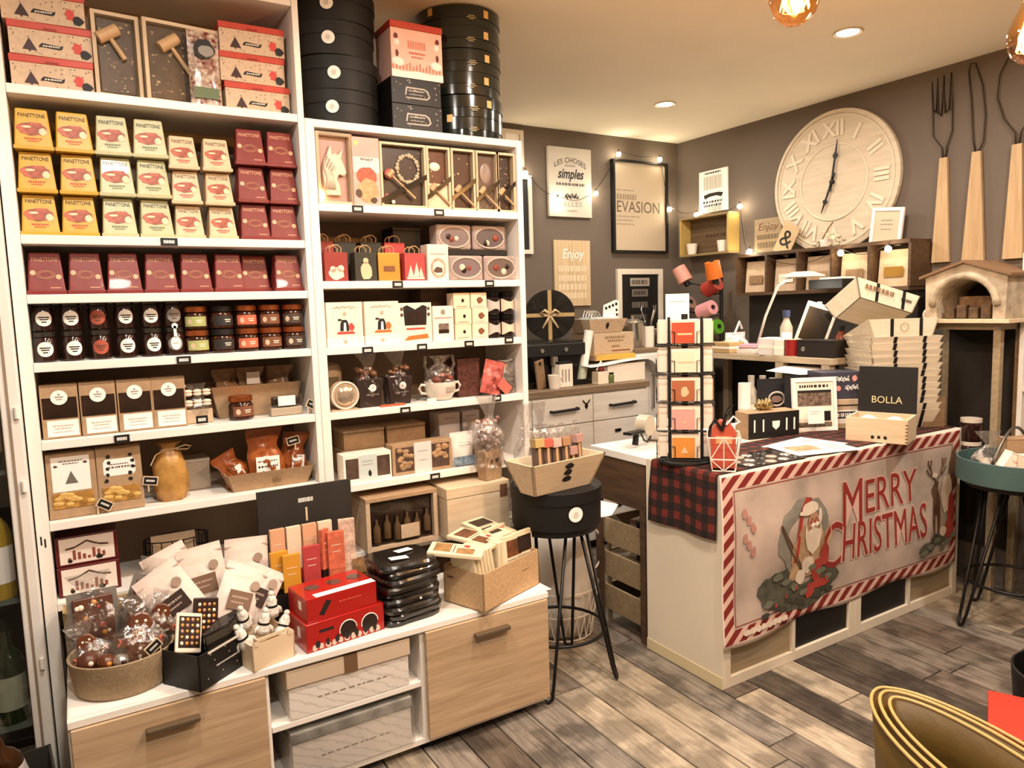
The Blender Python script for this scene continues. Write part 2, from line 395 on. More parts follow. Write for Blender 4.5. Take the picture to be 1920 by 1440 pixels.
# ------------------------------------------------------------------ sales counter
ct = thing('sales_counter', 'white cube-shelf sales counter with wood and black inserts', 'counter', (0, 0, 0))
CH = 0.782; CD = 0.40; FW = 0.04; CWH = M('counter_white_dimmed', '#e0d6c2', 0.45, noise=(3, 0.04))  # white of the counter toned down in colour for the weaker light here
for x0 in (0.0, 0.7705):
    x1 = x0+0.77
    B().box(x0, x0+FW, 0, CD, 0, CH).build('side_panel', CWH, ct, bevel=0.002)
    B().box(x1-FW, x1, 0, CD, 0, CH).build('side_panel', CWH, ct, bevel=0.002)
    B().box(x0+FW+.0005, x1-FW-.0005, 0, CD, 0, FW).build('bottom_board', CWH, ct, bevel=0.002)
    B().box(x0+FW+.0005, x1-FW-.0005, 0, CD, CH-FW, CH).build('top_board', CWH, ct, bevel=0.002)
    xm = (x0+x1)/2
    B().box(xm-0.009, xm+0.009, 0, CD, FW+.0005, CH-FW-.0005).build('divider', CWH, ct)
    zm = 0.391
    for a, c in ((x0+FW, xm-0.009), (xm+0.009, x1-FW)):
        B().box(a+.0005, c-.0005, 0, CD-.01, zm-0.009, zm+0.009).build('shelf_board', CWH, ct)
        wood_in = (a < 0.2 or a > 1.1)
        for z0, z1 in ((FW, zm-0.009), (zm+0.009, CH-FW)):
            B().box(a+.001, c-.001, 0.012, 0.028, z0+.001, z1-.001).build('insert_panel', OAKD if wood_in else BLACK, ct)
B().box(-0.003, -0.0005, 0.001, CD, 0.0, 0.045).build('plinth_strip', M('plinth_cream', '#d8c9a2', 0.5), ct)
# side desk behind the counter, same height
sd = thing('side_desk', 'white topped side desk behind the counter with dark wooden side', 'desk', (0, 0, 0))
B().box(0.0, 1.16, CD+0.002, 0.76, CH-0.03, CH).build('desk_top', WHITE2, sd, bevel=0.002)
B().box(0.004, 0.022, CD+0.01, 0.74, 0.56, CH-0.0305).build('side_board', DARKWOOD, sd)
B().box(0.3, 1.15, 0.715, 0.733, 0.0, CH-0.0305).build('back_board', DARKWOOD, sd)
for x in (0.013, 1.13):
    for y in (CD+0.03, 0.72): B().box(x-0.008, x+0.012, y-0.015, y+0.015, 0, 0.5595 if x < 1 else CH-0.0305).build('leg', DARKWOOD, sd)
# ------------------------------------------------------------------ product builders (local frame: origin bottom centre, front looks along -y)
def pouch(w_, h, d, nx=10, nz=12, seed=0, amp=0.0, taper=0.0, gus=0.35, neck=False, pinch=False):
    """soft pillow pouch, sealed on top, gusseted below"""
    b = B(); rd = random.Random(seed); jit = {}
    def half(sgn):
        def fn(u, v):
            prof = (1-abs(2*u-1)**3) * (gus + (1-gus)*math.sin(PI*min(1, v*1.15+0.12))) if v < 0.9 else (1-abs(2*u-1)**3)*0.12
            if v < 0.05: prof = (1-abs(2*u-1)**4)*0.8
            k = jit.setdefault((round(u, 3), round(v, 3)), (rd.random()-.5)*amp)
            x = (u-.5)*w_*(1-taper*v)
            if pinch:
                f = 1-.22*math.exp(-((v-.70)/.14)**2)+.12*max(0, v-.75)*math.sin(u*6+seed); x = x*f + .006*math.sin(v*7+seed)
            if neck:
                f = 1 if v < .45 else (1-.72*min(1, (v-.45)/.25) if v < .72 else .28+.5*(v-.72)/.28)
                x = x*f + (math.sin(v*9+seed)*.006 if v > .6 else 0); prof = prof*f + (.25*(v-.72) if v > .72 else 0)*math.sin(u*14+seed)
            edge = 0 < u < 1
            return (x, sgn*d/2*prof*(1 + (k*3 if edge else 0)), v*h)
        return fn
    b.grid(half(-1), nx, nz); 
    vs = [half(1)(i/nx, j/nz) for j in range(nz+1) for i in range(nx+1)]
    o = len(b.v); b.v += vs
    b.f += [(o+j*(nx+1)+i, o+(j+1)*(nx+1)+i, o+(j+1)*(nx+1)+i+1, o+j*(nx+1)+i+1) for j in range(nz) for i in range(nx)]
    return b
def cyl_label(R, zc, rx, rz, mat, parent, shape='disc', a0=-PI/2, name='label', eps=0.0006):
    b = B(); vs = []; fs = []
    if shape == 'disc':
        n, m = 20, 4; vs.append((0, 0))
        for j in range(1, m+1):
            for i in range(n): vs.append((rx*j/m*math.cos(2*PI*i/n), rz*j/m*math.sin(2*PI*i/n)))
        fs = [(0, 1+i, 1+(i+1) % n) for i in range(n)] + [(1+(j-1)*n+i, 1+j*n+i, 1+j*n+(i+1) % n, 1+(j-1)*n+(i+1) % n) for j in range(1, m) for i in range(n)]
    else:
        n = 10; vs = [(rx*(2*i/n-1), rz*s_) for s_ in (-1, 1) for i in range(n+1)]
        fs = [(i, i+1, n+2+i, n+1+i) for i in range(n)]
    b.add([((R+eps)*math.cos(a0+x/R), (R+eps)*math.sin(a0+x/R), zc+z) for x, z in vs], fs)
    return b.build(name, mat, parent, smooth=True)
def seal(parent, x, y, z, r, k=0, name='sticker', marks=INKG):
    s_ = B().lathe([(r, 0), (r, 0.0008)], 24, TR(x, y, z, PI/2 - math.atan(k))).build(name, PAPER, parent)
    flat([rect(x-r*.5, x+r*.5, z+r*.0, z+r*.14), rect(x-r*.35, x+r*.35, z-r*.3, z-r*.2), disc(x, z+r*.4, r*.13, 8)], marks, s_, y-0.0013, 'mark', k, z0=z)
    return s_
def panettone(label, kind, loc, group):
    C = {'yellow': ('#c99d33', INK), 'green': ('#b8b48a', INK), 'cream': ('#d0b692', INKB), 'red': ('#7a2a25', M('gold_print', '#e0ab84', 0.5))}[kind]
    col = M('packet_'+kind, C[0], 0.42, noise=(25, 0.05), bump=0.3, bscale=25, coat=0.05)
    t = thing('panettone_packet', label, 'packet', loc, group=group)
    W0, W1, H = (0.092, 0.074, 0.114) if kind != 'cream' else (0.084, 0.068, 0.101)
    d0, d1 = 0.076, 0.034; y0 = -d0/2; yt = -d1/2; k = (yt-y0)/H
    B().frus(W0, d0, W1, d1, 0.0005, H).build('wrapper', col, t, bevel=0.004)
    B().box(-W0/2-.0015, W0/2+.0015, y0-0.002, y0+0.003, 0.001, 0.011).build('bottom_fold', col, t, bevel=0.001)
    e = 0.0012
    text('PANETTONE', 0.015, C[1], t, 0, y0+k*H*.83-e, H*.83, 'title', width=W1*.84, k=k)
    if kind == 'red':
        pr = C[1]
        b = B()
        for r_, z in ((0.022, .47), (0.016, .47)):
            pts = [(r_*math.cos(a*PI/12), y0+k*(H*z+r_*.5*math.sin(a*PI/12))-e, H*z+r_*.5*math.sin(a*PI/12)) for a in range(24)]
            b.tube(pts, 0.0006, 4, True)
        b.build('picture', pr, t)
        flat([disc(W0*.33, H*.42, .007, 10), disc(-W0*.33, H*.52, .007, 10)] + dashes(W0*.1, W0*.38, H*.16, .003, 3), pr, t, y0-e, 'caption', k)
    else:
        B().add([(x, y0+k*z-e, z) for x, z in blob(0, H*.51, W0*.38, H*.165, 18, .25, 4)], [tuple(range(18))]).build('picture', M('cake_print', '#a85740', 0.5, noise=(60, 0.35)), t)
        flat([blob(W0*.25, H*.45, W0*.1, H*.09, 10, .2, 2), blob(-W0*.15, H*.55, W0*.12, H*.03, 10, .2, 5)], M('cake_crumb', '#e9c9a4', 0.5), t, y0-e-.0004, 'crumb', k)
        flat(dashes(-W0*.22, W0*.22, H*.27, .005, 5) + dashes(-W0*.15, W0*.15, H*.21, .003, 6), INKR if kind != 'green' else M('green_ink', '#5d6b45'), t, y0-e, 'caption', k)
    return t
def gift_box(label, loc, group, rz=0):
    W, H, D = 0.195, 0.088, 0.16; y = -D/2
    t = thing('gift_box', label, 'gift box', loc, rz, group)
    B().box(-W/2, W/2, -D/2, D/2, 0.0005, H-.019).build('body', M('kraft_print', '#cbb093', 0.6, noise=(90, 0.08)), t, bevel=0.001)
    B().box(-W/2-.002, W/2+.002, -D/2-.002, D/2+.002, H-.019, H).build('lid', RED, t, bevel=0.0015)
    e = y-.0008
    flat([[(-.068, .014), (-.034, .014), (-.051, .046)], rect(-.053, -.049, .010, .014)], M('tree_ink', '#3a1f1c'), t, e, 'tree_print')
    flat([[(-.028, .030), (-.022, .036), (.022, .032), (.028, .036), (.026, .026), (.02, .022), (-.022, .025), (-.03, .023)]], INK, t, e, 'ribbon_print')
    flat(dashes(-.02, .02, .029, .004, 2), CREAM, t, e-.0004, 'ribbon_marks')
    flat([blob(.062, .036, .012, .012, 9, .5, 3), blob(.07, .022, .018, .005, 8, .3, 4)], INKR, t, e, 'figure_print')
    flat([blob(.08, .018, .014, .012, 9, .5, 6)], INK, t, e-.0003, 'sack_print')
    rd = random.Random(5); flat([disc(rd.uniform(-.09, .09), rd.uniform(.044, .064), .0017, 6) for _ in range(16)] + [disc(rd.uniform(-.09, .09), rd.uniform(.004, .014), .0014, 6) for _ in range(10)], INKB, t, e, 'dot_print')
    B().box(-.016, .016, -D/2-.0026, -D/2-.0018, H-.017, H-.012).build('lid_label', M('red_dark', '#8e1f16'), t)
    return t
def frame_tray(t, W, H, D, th=0.008, mat=None):
    """shallow wooden tray standing upright, open to the front"""
    mat = mat or PALEWOODZ
    B().box(-W/2, -W/2+th, -D/2, D/2, 0.0005, H).build('side_slat', mat, t)
    B().box(W/2-th, W/2, -D/2, D/2, 0.0005, H).build('side_slat', mat, t)
    B().box(-W/2+th, W/2-th, -D/2, D/2, 0.0005, th).build('end_slat', PALEWOOD, t)
    B().box(-W/2+th, W/2-th, -D/2, D/2, H-th, H).build('end_slat', PALEWOOD, t)
    B().box(-W/2+th, W/2-th, D/2-.004, D/2, th, H-th).build('backing', PALEWOOD, t)
def mallet(t, x, z, L, ang, y, head=0.05, r=0.015, mat=None):
    """small wooden mallet lying against the chocolate"""
    m = mat or M('mallet_wood', '#bf9c72', 0.45, noise=(20, 0.08))
    ca, sa = math.cos(ang), math.sin(ang); p0 = Vector((x, y, z)); p1 = p0 + Vector((ca*L, 0, sa*L))
    h = B().cyl(p0, p1, r*.36, r*.45, 10).build('mallet_handle', m, t, smooth='auto')
    n = Vector((-sa, 0, ca))
    B().cyl(p0-n*head/2, p0+n*head/2, r, r, 16).build('mallet_head', m, h, smooth='auto', bevel=.002)
def choc_slab(t, x0, x1, z0, z1, y0, y1, mat, seed=0, flecks=26, fmat=None, nm='chocolate'):
    c = B().box(x0, x1, y0, y1, z0, z1).build(nm, mat, t, bevel=0.003)
    if flecks:
        rd = random.Random(seed); b = B()
        for _ in range(flecks):
            x, z = rd.uniform(x0+.006, x1-.006), rd.uniform(z0+.006, z1-.006)
            b.sph((x, y0, z), rd.uniform(.0012, .003), rd.uniform(.6, 2.2), .6, rd.uniform(.6, 1.6), 6, 4)
        o = b.build('sprinkles', fmat or M('nut_flecks', '#b79e7c', 0.6), c); o['kind'] = 'stuff'
    return c
def jar_dark(label, loc, group, lid=True, lab=PAPER, body=None):
    t = thing('jam_jar', label, 'jar', loc, group=group); R = .028
    B().lathe([(.001, .0005), (R-.003, .0005), (R, .004), (R, .062), (R-.003, .068), (R-.004, .070)], 24).build('glass', body or M('jam_dark', '#2a1510', 0.12, coat=.5), t, smooth='auto')
    B().lathe([(R-.004, .0702), (R-.001, .071), (R-.001, .083), (R-.004, .085), (.001, .085)], 24).build('lid', M('jar_lid_dark', '#4a4640', 0.25, metal=.7), t, smooth='auto')
    l = cyl_label(R, .036, .021, .021, lab, t)
    b = B()
    for j, (hw, z) in enumerate(((.013, .040), (.010, .034), (.006, .027))):
        n = 6; vs = [(hw*(2*i/n-1), s_) for s_ in (-.0016, .0016) for i in range(n+1)]
        b.add([((R+.0013)*math.cos(-PI/2+x/R), (R+.0013)*math.sin(-PI/2+x/R), z+q) for x, q in vs], [(i, i+1, n+2+i, n+1+i) for i in range(n)])
    b.build('label_marks', INK if lab is PAPER else INKB, l)
    return t
def jar_copper(label, loc, group, lab):
    t = thing('spread_jar', label, 'jar', loc, group=group); R = .036
    B().lathe([(.001, .0005), (R-.004, .0005), (R, .005), (R, .046), (R-.005, .053), (R-.006, .055)], 24).build('glass', M('spread_brown', '#34190f', 0.12, coat=.5), t, smooth='auto')
    B().lathe([(R-.006, .0552), (R-.001, .056), (R-.001, .070), (R-.004, .073), (.001, .073)], 24).build('lid', COPPER if lab != 'dark' else BLACK, t, smooth='auto')
    m = {'green': M('lab_green', '#a8ad6c'), 'coral': M('lab_coral', '#cf6a4c'), 'brown': M('lab_brown', '#7d4f36'), 'dark': M('lab_dark', '#2e2a28'), 'grey': M('lab_grey', '#4e4039')}[lab]
    l = cyl_label(R, .027, .034, .015, m, t, 'rect')
    b = B()
    for hw, z, x0 in ((.010, .030, .010), (.008, .024, .010)):
        n = 4; vs = [(x0+hw*(2*i/n-1), s_) for s_ in (-.0014, .0014) for i in range(n+1)]
        b.add([((R+.0013)*math.cos(-PI/2+x/R), (R+.0013)*math.sin(-PI/2+x/R), z+q) for x, q in vs], [(i, i+1, n+2+i, n+1+i) for i in range(n)])
    b.build('label_marks', CREAM, l)
    cyl_label(R, .026, .007, .009, M('lab_pic', '#d8bda0') if lab != 'dark' else m, l, 'disc', -PI/2-.5, 'label_picture', .0014)
    return t
TAGN = 0
def price_tag(x, z, y, where, w_=.036, h=.022):
    t = thing('price_tag', 'small black price tag clipped on ' + where, 'price tag', (x, y, z), group='black price tags on the shelf edges')
    B().box(-w_/2, w_/2, -.003, -.0005, 0, h).build('plate', BLACK, t)
    flat(dashes(-w_*.33, w_*.33, h*.5, h*.42, int(x*1000) % 50, .3), PAPER, t, -.0034, 'chalk_marks')
    return t
def peg_tag(loc, rz, label, ry=0):
    t = thing('chalk_peg', label, 'price tag', loc, rz, 'little chalkboard pegs')
    B().box(-.021, .021, -.003, 0, .02, .047, TR(0, 0, 0, 0, ry)).build('frame', PALEWOOD, t)
    B().box(-.018, .018, -.0036, -.003, .023, .044, TR(0, 0, 0, 0, ry)).build('board', BLACK, t)
    flat(dashes(-.012, .012, .034, .006, 3), PAPER, t, -.0042, 'chalk_marks').matrix_local = TR(0, 0, 0, 0, ry)
    B().cyl((0, -.001, 0.0005), (0, -.001, .0215), .0022, .0022, 6).build('stick', PALEWOOD, t)
    return t
def scribble(parent, x0, x1, z, amp, mat, y, seed=1, r=.0008, name='script'):
    """a line of unreadable handwriting"""
    rd_ = random.Random(seed); n = 40; pts = []
    for i in range(n+1):
        f = i/n; pts.append((x0+(x1-x0)*f+amp*.35*math.sin(f*50), y, z+amp*(.5*math.sin(f*44+seed)+.5*math.sin(f*23+2*seed)*rd_.random())))
    return B().tube(pts, r, 4).build(name, mat, parent)
# ------------------------------------------------------------------ left shelf unit: goods
G = 'Christmas gift boxes on the top shelf'
for k, (x, z, w_) in enumerate(((-1.883, 0, 'bottom of the left stack'), (-1.882, .0885, 'middle of the left stack'), (-1.890, .177, 'top of the left stack'))):
    g0 = gift_box('kraft Christmas gift box with red lid, ' + w_, (x, .76, ZL[0]+.0005+z), G, (0, .02, -.02)[k]) if k == 0 else dup(g0, (x, .76, ZL[0]+.0005+z), (0, .02, -.02)[k], 'kraft Christmas gift box with red lid, ' + w_)
for k, (x, w_) in enumerate(((-1.334, 'bottom of the right stack'), (-1.346, 'middle of the right stack'), (-1.340, 'top of the right stack'))):
    dup(g0, (x, .765, ZL[0]+.0005+.0885*k), (0, .015, -.015)[k], 'kraft Christmas gift box with red lid, ' + w_)
def hammer_tray(loc, W, label, rz, H=.235, seed=1, lean=0):
    t = thing('chocolate_tray', label, 'chocolate tray', loc, rz, 'wooden trays with chocolate and mallet', rx=lean)
    frame_tray(t, W, H, .042, .010)
    choc_slab(t, -W/2+.014, W/2-.014, .014, H-.014, -.006, .012, M('nut_choc', '#4a3a2b', .45, noise=(60, .3)), seed, 40)
    mallet(t, -W*.18, H*.74, W*.62, -1.0 if W < .15 else -.95, -.018, .062, .017)
    B().box(-W/2+.001, W/2-.001, -.0217, -.0212, .001, H-.001).build('cellophane', CELLO, t)
    return t
hammer_tray((-1.722, .70, ZL[0]+.0005), .122, 'narrow wooden tray of nut chocolate with mallet, beside the left gift boxes', .10, seed=3)
hammer_tray((-1.548, .705, ZL[0]+.0005), .212, 'wide wooden tray of nut chocolate with mallet, middle of top shelf', .12, seed=4)
sn = thing('snack_bag', 'colourful glossy snack bag leaning on the wide wooden tray', 'snack bag', (-1.492, .662, ZL[0]+.0005), .05)
pouch(.088, .215, .024, 12, 14, 3, .12).build('bag', M('confetti_print', '#c9b9a4', .2, noise=(70, .3), col2='#6b2a26'), sn, smooth=True)
flat([rect(-.036, .036, .018, .05)], M('leaf_green', '#5d6b4c'), sn, -.0135, 'green_band'); flat([blob(.0, .16, .03, .03, 12, .2, 2)], INK, sn, -.0135, 'dark_print'); flat([blob(.005, .155, .022, .016, 12, .2, 5)], M('grey_print', '#8d867f'), sn, -.0139, 'grey_print')
ORDN = ['first', 'second', 'third', 'fourth', 'fifth', 'sixth', 'seventh', 'eighth', 'ninth', 'tenth', 'eleventh']
ROW = ['bottom', 'middle', 'top']
cols = [(-1.944, 'yellow'), (-1.847, 'yellow'), (-1.751, 'green'), (-1.655, 'green'), (-1.565, 'cream'), (-1.474, 'cream'), (-1.372, 'red'), (-1.276, 'red')]
WORDS = {'yellow': 'yellow', 'green': 'pale green', 'cream': 'cream', 'red': 'dark red'}
proto = {}
rd = random.Random(3)
for c, (x, kind) in enumerate(cols):
    side = 'left' if c % 2 == 0 else 'right'
    for r in range(3):
        pitch = .1155 if kind != 'cream' else .1025
        loc = (x+rd.uniform(-.003, .003) + (.006 if (kind == 'cream' and c == 5 and r == 0) else 0), .708, ZL[1]+.0005+pitch*r)
        lab = f'{WORDS[kind]} panettone packet, {side} of the {WORDS[kind]} pair in the {ROW[r]} row'
        if kind not in proto: proto[kind] = panettone(lab, kind, loc, 'panettone packets stacked in three rows')
        else: dup(proto[kind], loc, rd.uniform(-.05, .05), lab, 'panettone packets stacked in three rows')
for k, x in enumerate((-1.945, -1.848, -1.751, -1.654, -1.556, -1.459, -1.372, -1.276)):
    dup(proto['red'], (x, .712 if k != 6 else .75, ZL[2]+.0005), rd.uniform(-.04, .04), f'dark red panettone packet on the lower shelf, {ORDN[k]} from the left', 'dark red packets in a single row', sc=(1, 1, 1.03))
# jars
RJ = M('lab_rust', '#a8503c')
SILV = M('lab_silver', '#8f8a80')
jx = [-1.963, -1.896, -1.826, -1.759, -1.689, -1.627]
nm = ['white label', 'white label', 'rust red label', 'white label', 'white label', 'grey label']
pj = {}
for k, x in enumerate(jx):
    for r in range(2):
        key = 'r' if k == 2 else ('s' if k == 5 else 'w')
        lab = f'dark jam jar with round {nm[k]}, {("lower", "upper")[r]} row, {ORDN[k]} from the left'
        loc = (x, .705 if r == 0 else .712, ZL[3]+.0005+.0857*r)
        if key not in pj: pj[key] = jar_dark(lab, loc, 'dark jam jars', lab={'r': RJ, 's': SILV, 'w': PAPER}[key])
        else: dup(pj[key], loc, rd.uniform(-.15, .15), lab)
sw = thing('hanging_tag', 'white spoon-shaped paper tag hanging on the last dark jar', 'tag', (-1.627, .6745, ZL[3]+.03), group=None)
flat([[(x, z) for x, z in disc(0, 0.008, .014, 16, .020)], rect(-.004, .004, .025, .06), disc(0, .060, .009, 10)], PAPER, sw, 0, 'tag_card'); flat(dashes(-.008, .008, .008, .003, 1), INKG, sw, -.0006, 'tag_marks')
cx = [(-1.563, 'green'), (-1.488, 'dark'), (-1.414, 'coral'), (-1.340, 'brown'), (-1.265, 'grey')]
pc = {}
cw = {'green': 'olive green', 'dark': 'black', 'coral': 'coral', 'brown': 'brown', 'grey': 'dark brown'}
for k, (x, lab) in enumerate(cx):
    for r in range(2):
        loc = (x, .703 if r == 0 else .708, ZL[3]+.0005+.0735*r); L = f'small spread jar with {cw[lab]} label, {("lower", "upper")[r]} of two'
        if lab not in pc: pc[lab] = jar_copper(L, loc, 'spread jars with copper lids', lab)
        else: dup(pc[lab], loc, rd.uniform(-.2, .2), L)
# kraft window boxes
def window_box(label, loc, rz=0):
    W, H, D = .093, .153, .07; y = -D/2
    t = thing('window_box', label, 'box', loc, rz, 'kraft window boxes in a row')
    B().box(-W/2, W/2, -D/2, D/2, .0005, H).build('body', KRAFT, t, bevel=.002)
    B().box(-W/2+.004, W/2-.004, y-.0006, y+.001, .057, .117).build('window', M('window_dark', '#2a1a12', .12, noise=(20, .4), coat=.4), t)
    seal(t, 0, y-.001, .117, .021)
    B().box(-W/2+.012, W/2-.004, y-.0007, y+.001, .006, .052).build('label_card', PAPER, t)
    flat(dashes(-.022, .03, .036, .003, 1) + dashes(-.016, .024, .028, .003, 2) + dashes(-.02, .028, .018, .0025, 7), M('rose_ink', '#b9968a'), t, y-.0012, 'label_marks')
    B().box(-W/2+.001, W/2-.001, y-.0012, y+.002, H-.004, H+.0012).build('flap', KRAFTD, t)
    return t
wb = window_box('kraft window box with white seal, first of the row from the left', (-1.942, .712, ZL[4]+.0005))
for k, x in enumerate((-1.847, -1.752, -1.657)): dup(wb, (x, .712, ZL[4]+.0005), rd.uniform(-.04, .04), f'kraft window box with white seal, {ORDN[k+1]} of the row from the left')
mb = thing('macaron_bag', 'clear bag of pale macarons beside the kraft window boxes', 'sweets bag', (-1.573, .72, ZL[4]+.0005))
b = B()
for r in range(2):
    for c in range(3):
        m_ = B()
        for q in (-1, 1): m_.sph((-.028+.027*c, -.012, .064+.033*r+q*.0045), .0155, .85, .75, .42, 12, 7, T=None)
        m_.build('macaron', M('macaron_pale', '#e6d2bd', .6), mb, smooth=True)
B().box(-.04, .04, -.02, .018, .0005, .044).build('kraft_base', KRAFT2, mb, bevel=.003)
pouch(.088, .125, .05, 8, 10, 2, .1, neck=True).build('clear_bag', CELLOC, mb, smooth=True)
price_tag(-1.573, ZL[4]+.006, .655, 'the shelf in front of the macaron bag', .034, .024)
# kraft display tray with jar
def open_tray(t, W, D, H, lean, mat, th=.003, hb=None):
    """open card tray, sides flaring outwards"""
    hb = hb or H; w0, d0 = W-2*lean, D-2*lean
    def wall(p, q, h, n):
        a, c = Vector((p[0], p[1], .0005)), Vector((q[0], q[1], .0005)); nv = Vector(n)*lean; ex = (c-a).normalized()*lean
        vs = [a, c, c+nv+ex+Vector((0, 0, h)), a+nv-ex+Vector((0, 0, h))]; off = Vector(n)*-th
        vs = [tuple(v) for v in vs] + [tuple(v+off) for v in vs]
        B().add(vs, [(0,1,2,3),(7,6,5,4),(0,4,5,1),(1,5,6,2),(2,6,7,3),(3,7,4,0)]).build('wall_panel', mat, t)
    x, y = w0/2, d0/2
    wall((-x, -y), (x, -y), H, (0, -1, 0)); wall((x, y), (-x, y), hb, (0, 1, 0)); wall((x, -y), (x, y), H, (1, 0, 0)); wall((-x, y), (-x, -y), H, (-1, 0, 0))
    B().box(-x, x, -y, y, .0005, .0035).build('base_panel', mat, t)
tr = thing('kraft_display_tray', 'kraft card display tray standing behind a copper lidded jar', 'tray', (-1.385, .80, ZL[4]+.0005))
open_tray(tr, .29, .13, .105, .022, KRAFT, hb=.115)
jj = dup(pc['brown'], (-1.447, .705, ZL[4]+.0005), .1, 'single copper lidded spread jar in front of the kraft tray', sc=1.06)
sp = thing('biscuit_pack', 'clear pack of dark biscuits with white label at the right of the tray', 'pack', (-1.307, .700, ZL[4]+.0005))
B().box(-.052, .052, -.02, .02, .0005, .028).build('tray', M('grey_card', '#a99a86', .5), sp, bevel=.004)
B().box(-.044, .044, -.012, .016, .029, .062).build('biscuits', DARK, sp, bevel=.006); B().box(-.054, .054, -.0225, .022, .0285, .070).build('clear_cover', CELLO, sp, bevel=.008)
B().box(-.028, .028, -.0245, -.0228, .034, .066).build('label_card', PAPER, sp)
peg_tag((-1.243, .665, ZL[4]+.0005), .2, 'chalkboard peg leaning by the biscuit pack', .5)
for k, (x, y, z, nm_) in enumerate(((-1.47, .80, .112, 'left end'), (-1.39, .80, .118, 'middle'), (-1.30, .80, .112, 'right end'))):
    p = thing('biscuit_bag', f'twisted clear biscuit bag in the kraft tray, {nm_}', 'biscuit bag', (x, y, ZL[4]+.02), (.3, 0, -.4)[k], 'biscuit bags in the kraft tray')
    pouch(.09, .14, .045, 10, 12, 11+k, .4, pinch=True).build('bag', M('biscuit_bag', '#8a6a4c', .25, noise=(40, .35)), p, smooth=True)
    if k == 1: B().box(-.02, .022, -.026, -.024, .085, .125).build('label_card', PAPER, p)
# lower row: pasta bags
def label_bag(label, loc, rz, W, H, ornate):
    t = thing('stand_up_bag', label, 'food bag', loc, rz, 'kraft bags with large white labels'); y = -.033
    B().frus(W, .066, W*.98, .05, .0005, H).build('body', KRAFT, t, bevel=.003)
    k = .008/H
    B().box(-W/2+.012, W/2-.012, y-.001, y+.003, .03, .074).build('window', M('pasta_gold', '#a97c3c', .4, noise=(45, .4)), t)
    rd_ = random.Random(8); bb = B()
    for q in range(16): bb.sph((rd_.uniform(-W/2+.02, W/2-.02), y-.001, rd_.uniform(.036, .07)), .009, 1.3, .3, .8, 8, 5)
    bb.build('pasta_pieces', M('pasta_piece', '#d2a95d', .5), t, smooth=True)['kind'] = 'stuff'
    if ornate:
        flat([blob(0, .13, W*.46, .056, 26, .08, 2)], M('ornate_border', '#d8c6b2'), t, y-.001+.001, 'border_print', k)
        flat([[(-.036, .106), (-.042, .114), (-.042, .146), (-.036, .156), (.036, .156), (.042, .146), (.042, .114), (.036, .106)]], PAPER, t, y-.0018+.001, 'label_card', k)
        flat(dashes(-.025, .025, .140, .003, 1) + dashes(-.03, .03, .131, .005, 2), INKB, t, y-.0026+.001, 'label_marks', k)
        flat([blob((-1)**q*.045*(.6+.1*(q % 3)), .092+.018*(q % 5), .006, .006, 7, .5, q) for q in range(10)], INK, t, y-.0022+.001, 'ornament_print', k)
    else:
        flat([rect(-W/2+.010, W/2-.012, .074, .183)], M('label_maroon', '#4b1f1d'), t, y-.001+.001, 'label_back', k)
        flat([rect(-W/2+.014, W/2-.016, .078, .178)], PAPER, t, y-.0018+.001, 'label_card', k)
        flat([[(-.017, .10), (.015, .10), (-.001, .136)]], M('tree_grey', '#6b665c'), t, y-.0026+.001, 'tree_print', k)
        flat(dashes(-.03, .03, .165, .003, 1) + dashes(-.02, .02, .158, .003, 2) + [blob(.036, .158, .006, .004, 7, .4, 1), blob(-.038, .152, .005, .004, 7, .4, 2)], INKB, t, y-.0026+.001, 'label_marks', k)
    return t
label_bag('kraft pasta bag with Christmas tree label at the far left', (-1.929, .70, ZL[5]+.0005), 0, .125, .19, False)
label_bag('kraft pasta bag with ornate white label', (-1.808, .70, ZL[5]+.0005), .03, .120, .192, True)
peg_tag((-1.872, .655, ZL[5]+.0005), .1, 'chalkboard peg tilted in front of the two pasta bags', .6)
tb = thing('twisted_bag', 'golden brown twisted paper bag tied with string', 'paper bag', (-1.668, .715, ZL[5]+.0005))
b = B(); n = 20; vs = []; fs = []
prof = [(.0, .036, 0), (.03, .046, .2), (.07, .048, .6), (.11, .044, 1.0), (.145, .034, 1.4), (.158, .020, 1.6), (.166, .022, 1.7), (.182, .034, 1.8)]
for z, r, tw in prof:
    for i in range(n):
        a = 2*PI*i/n+tw*.5; rr = r*(1+.13*math.sin(5*a+z*40)); vs.append((rr*math.cos(a)*1.05, rr*math.sin(a)*.8, z+.0005))
for j in range(len(prof)-1): fs += [(j*n+i, j*n+(i+1) % n, (j+1)*n+(i+1) % n, (j+1)*n+i) for i in range(n)]
fs.append(tuple(reversed(range(n)))); b.add(vs, fs).build('paper_wrap', M('gold_paper', '#b88a4a', .3, noise=(25, .2), bump=.6, bscale=30), tb, smooth=True)
st = B().tube([(.023*math.cos(a*PI/8), .018*math.sin(a*PI/8), .160) for a in range(16)], .002, 6, True); st.tube([(.01, -.02, .16), (.045, -.03, .172), (.062, -.03, .166), (.05, -.03, .158), (.02, -.022, .16)], .0018, 6); st.tube([(-.015, -.02, .16), (-.04, -.03, .15), (-.055, -.032, .12)], .0018, 6)
st.build('string', M('jute', '#cdb48c', .8), tb)
peg_tag((-1.735, .668, ZL[5]+.045), 0, 'chalkboard peg tied to the string of the twisted bag', .2)
gb = thing('clear_carton', 'frosted grey carton at the back of the pasta shelf', 'carton', (-1.59, .85, ZL[5]+.0005)); B().box(-.05, .05, -.05, .05, 0, .09).build('body', M('frost_card', '#b3a695', .4), gb, bevel=.003); B().box(-.051, .051, -.051, .051, .0905, .102).build('lid', M('frost_lid', '#bfb3a2', .4), gb, bevel=.002)
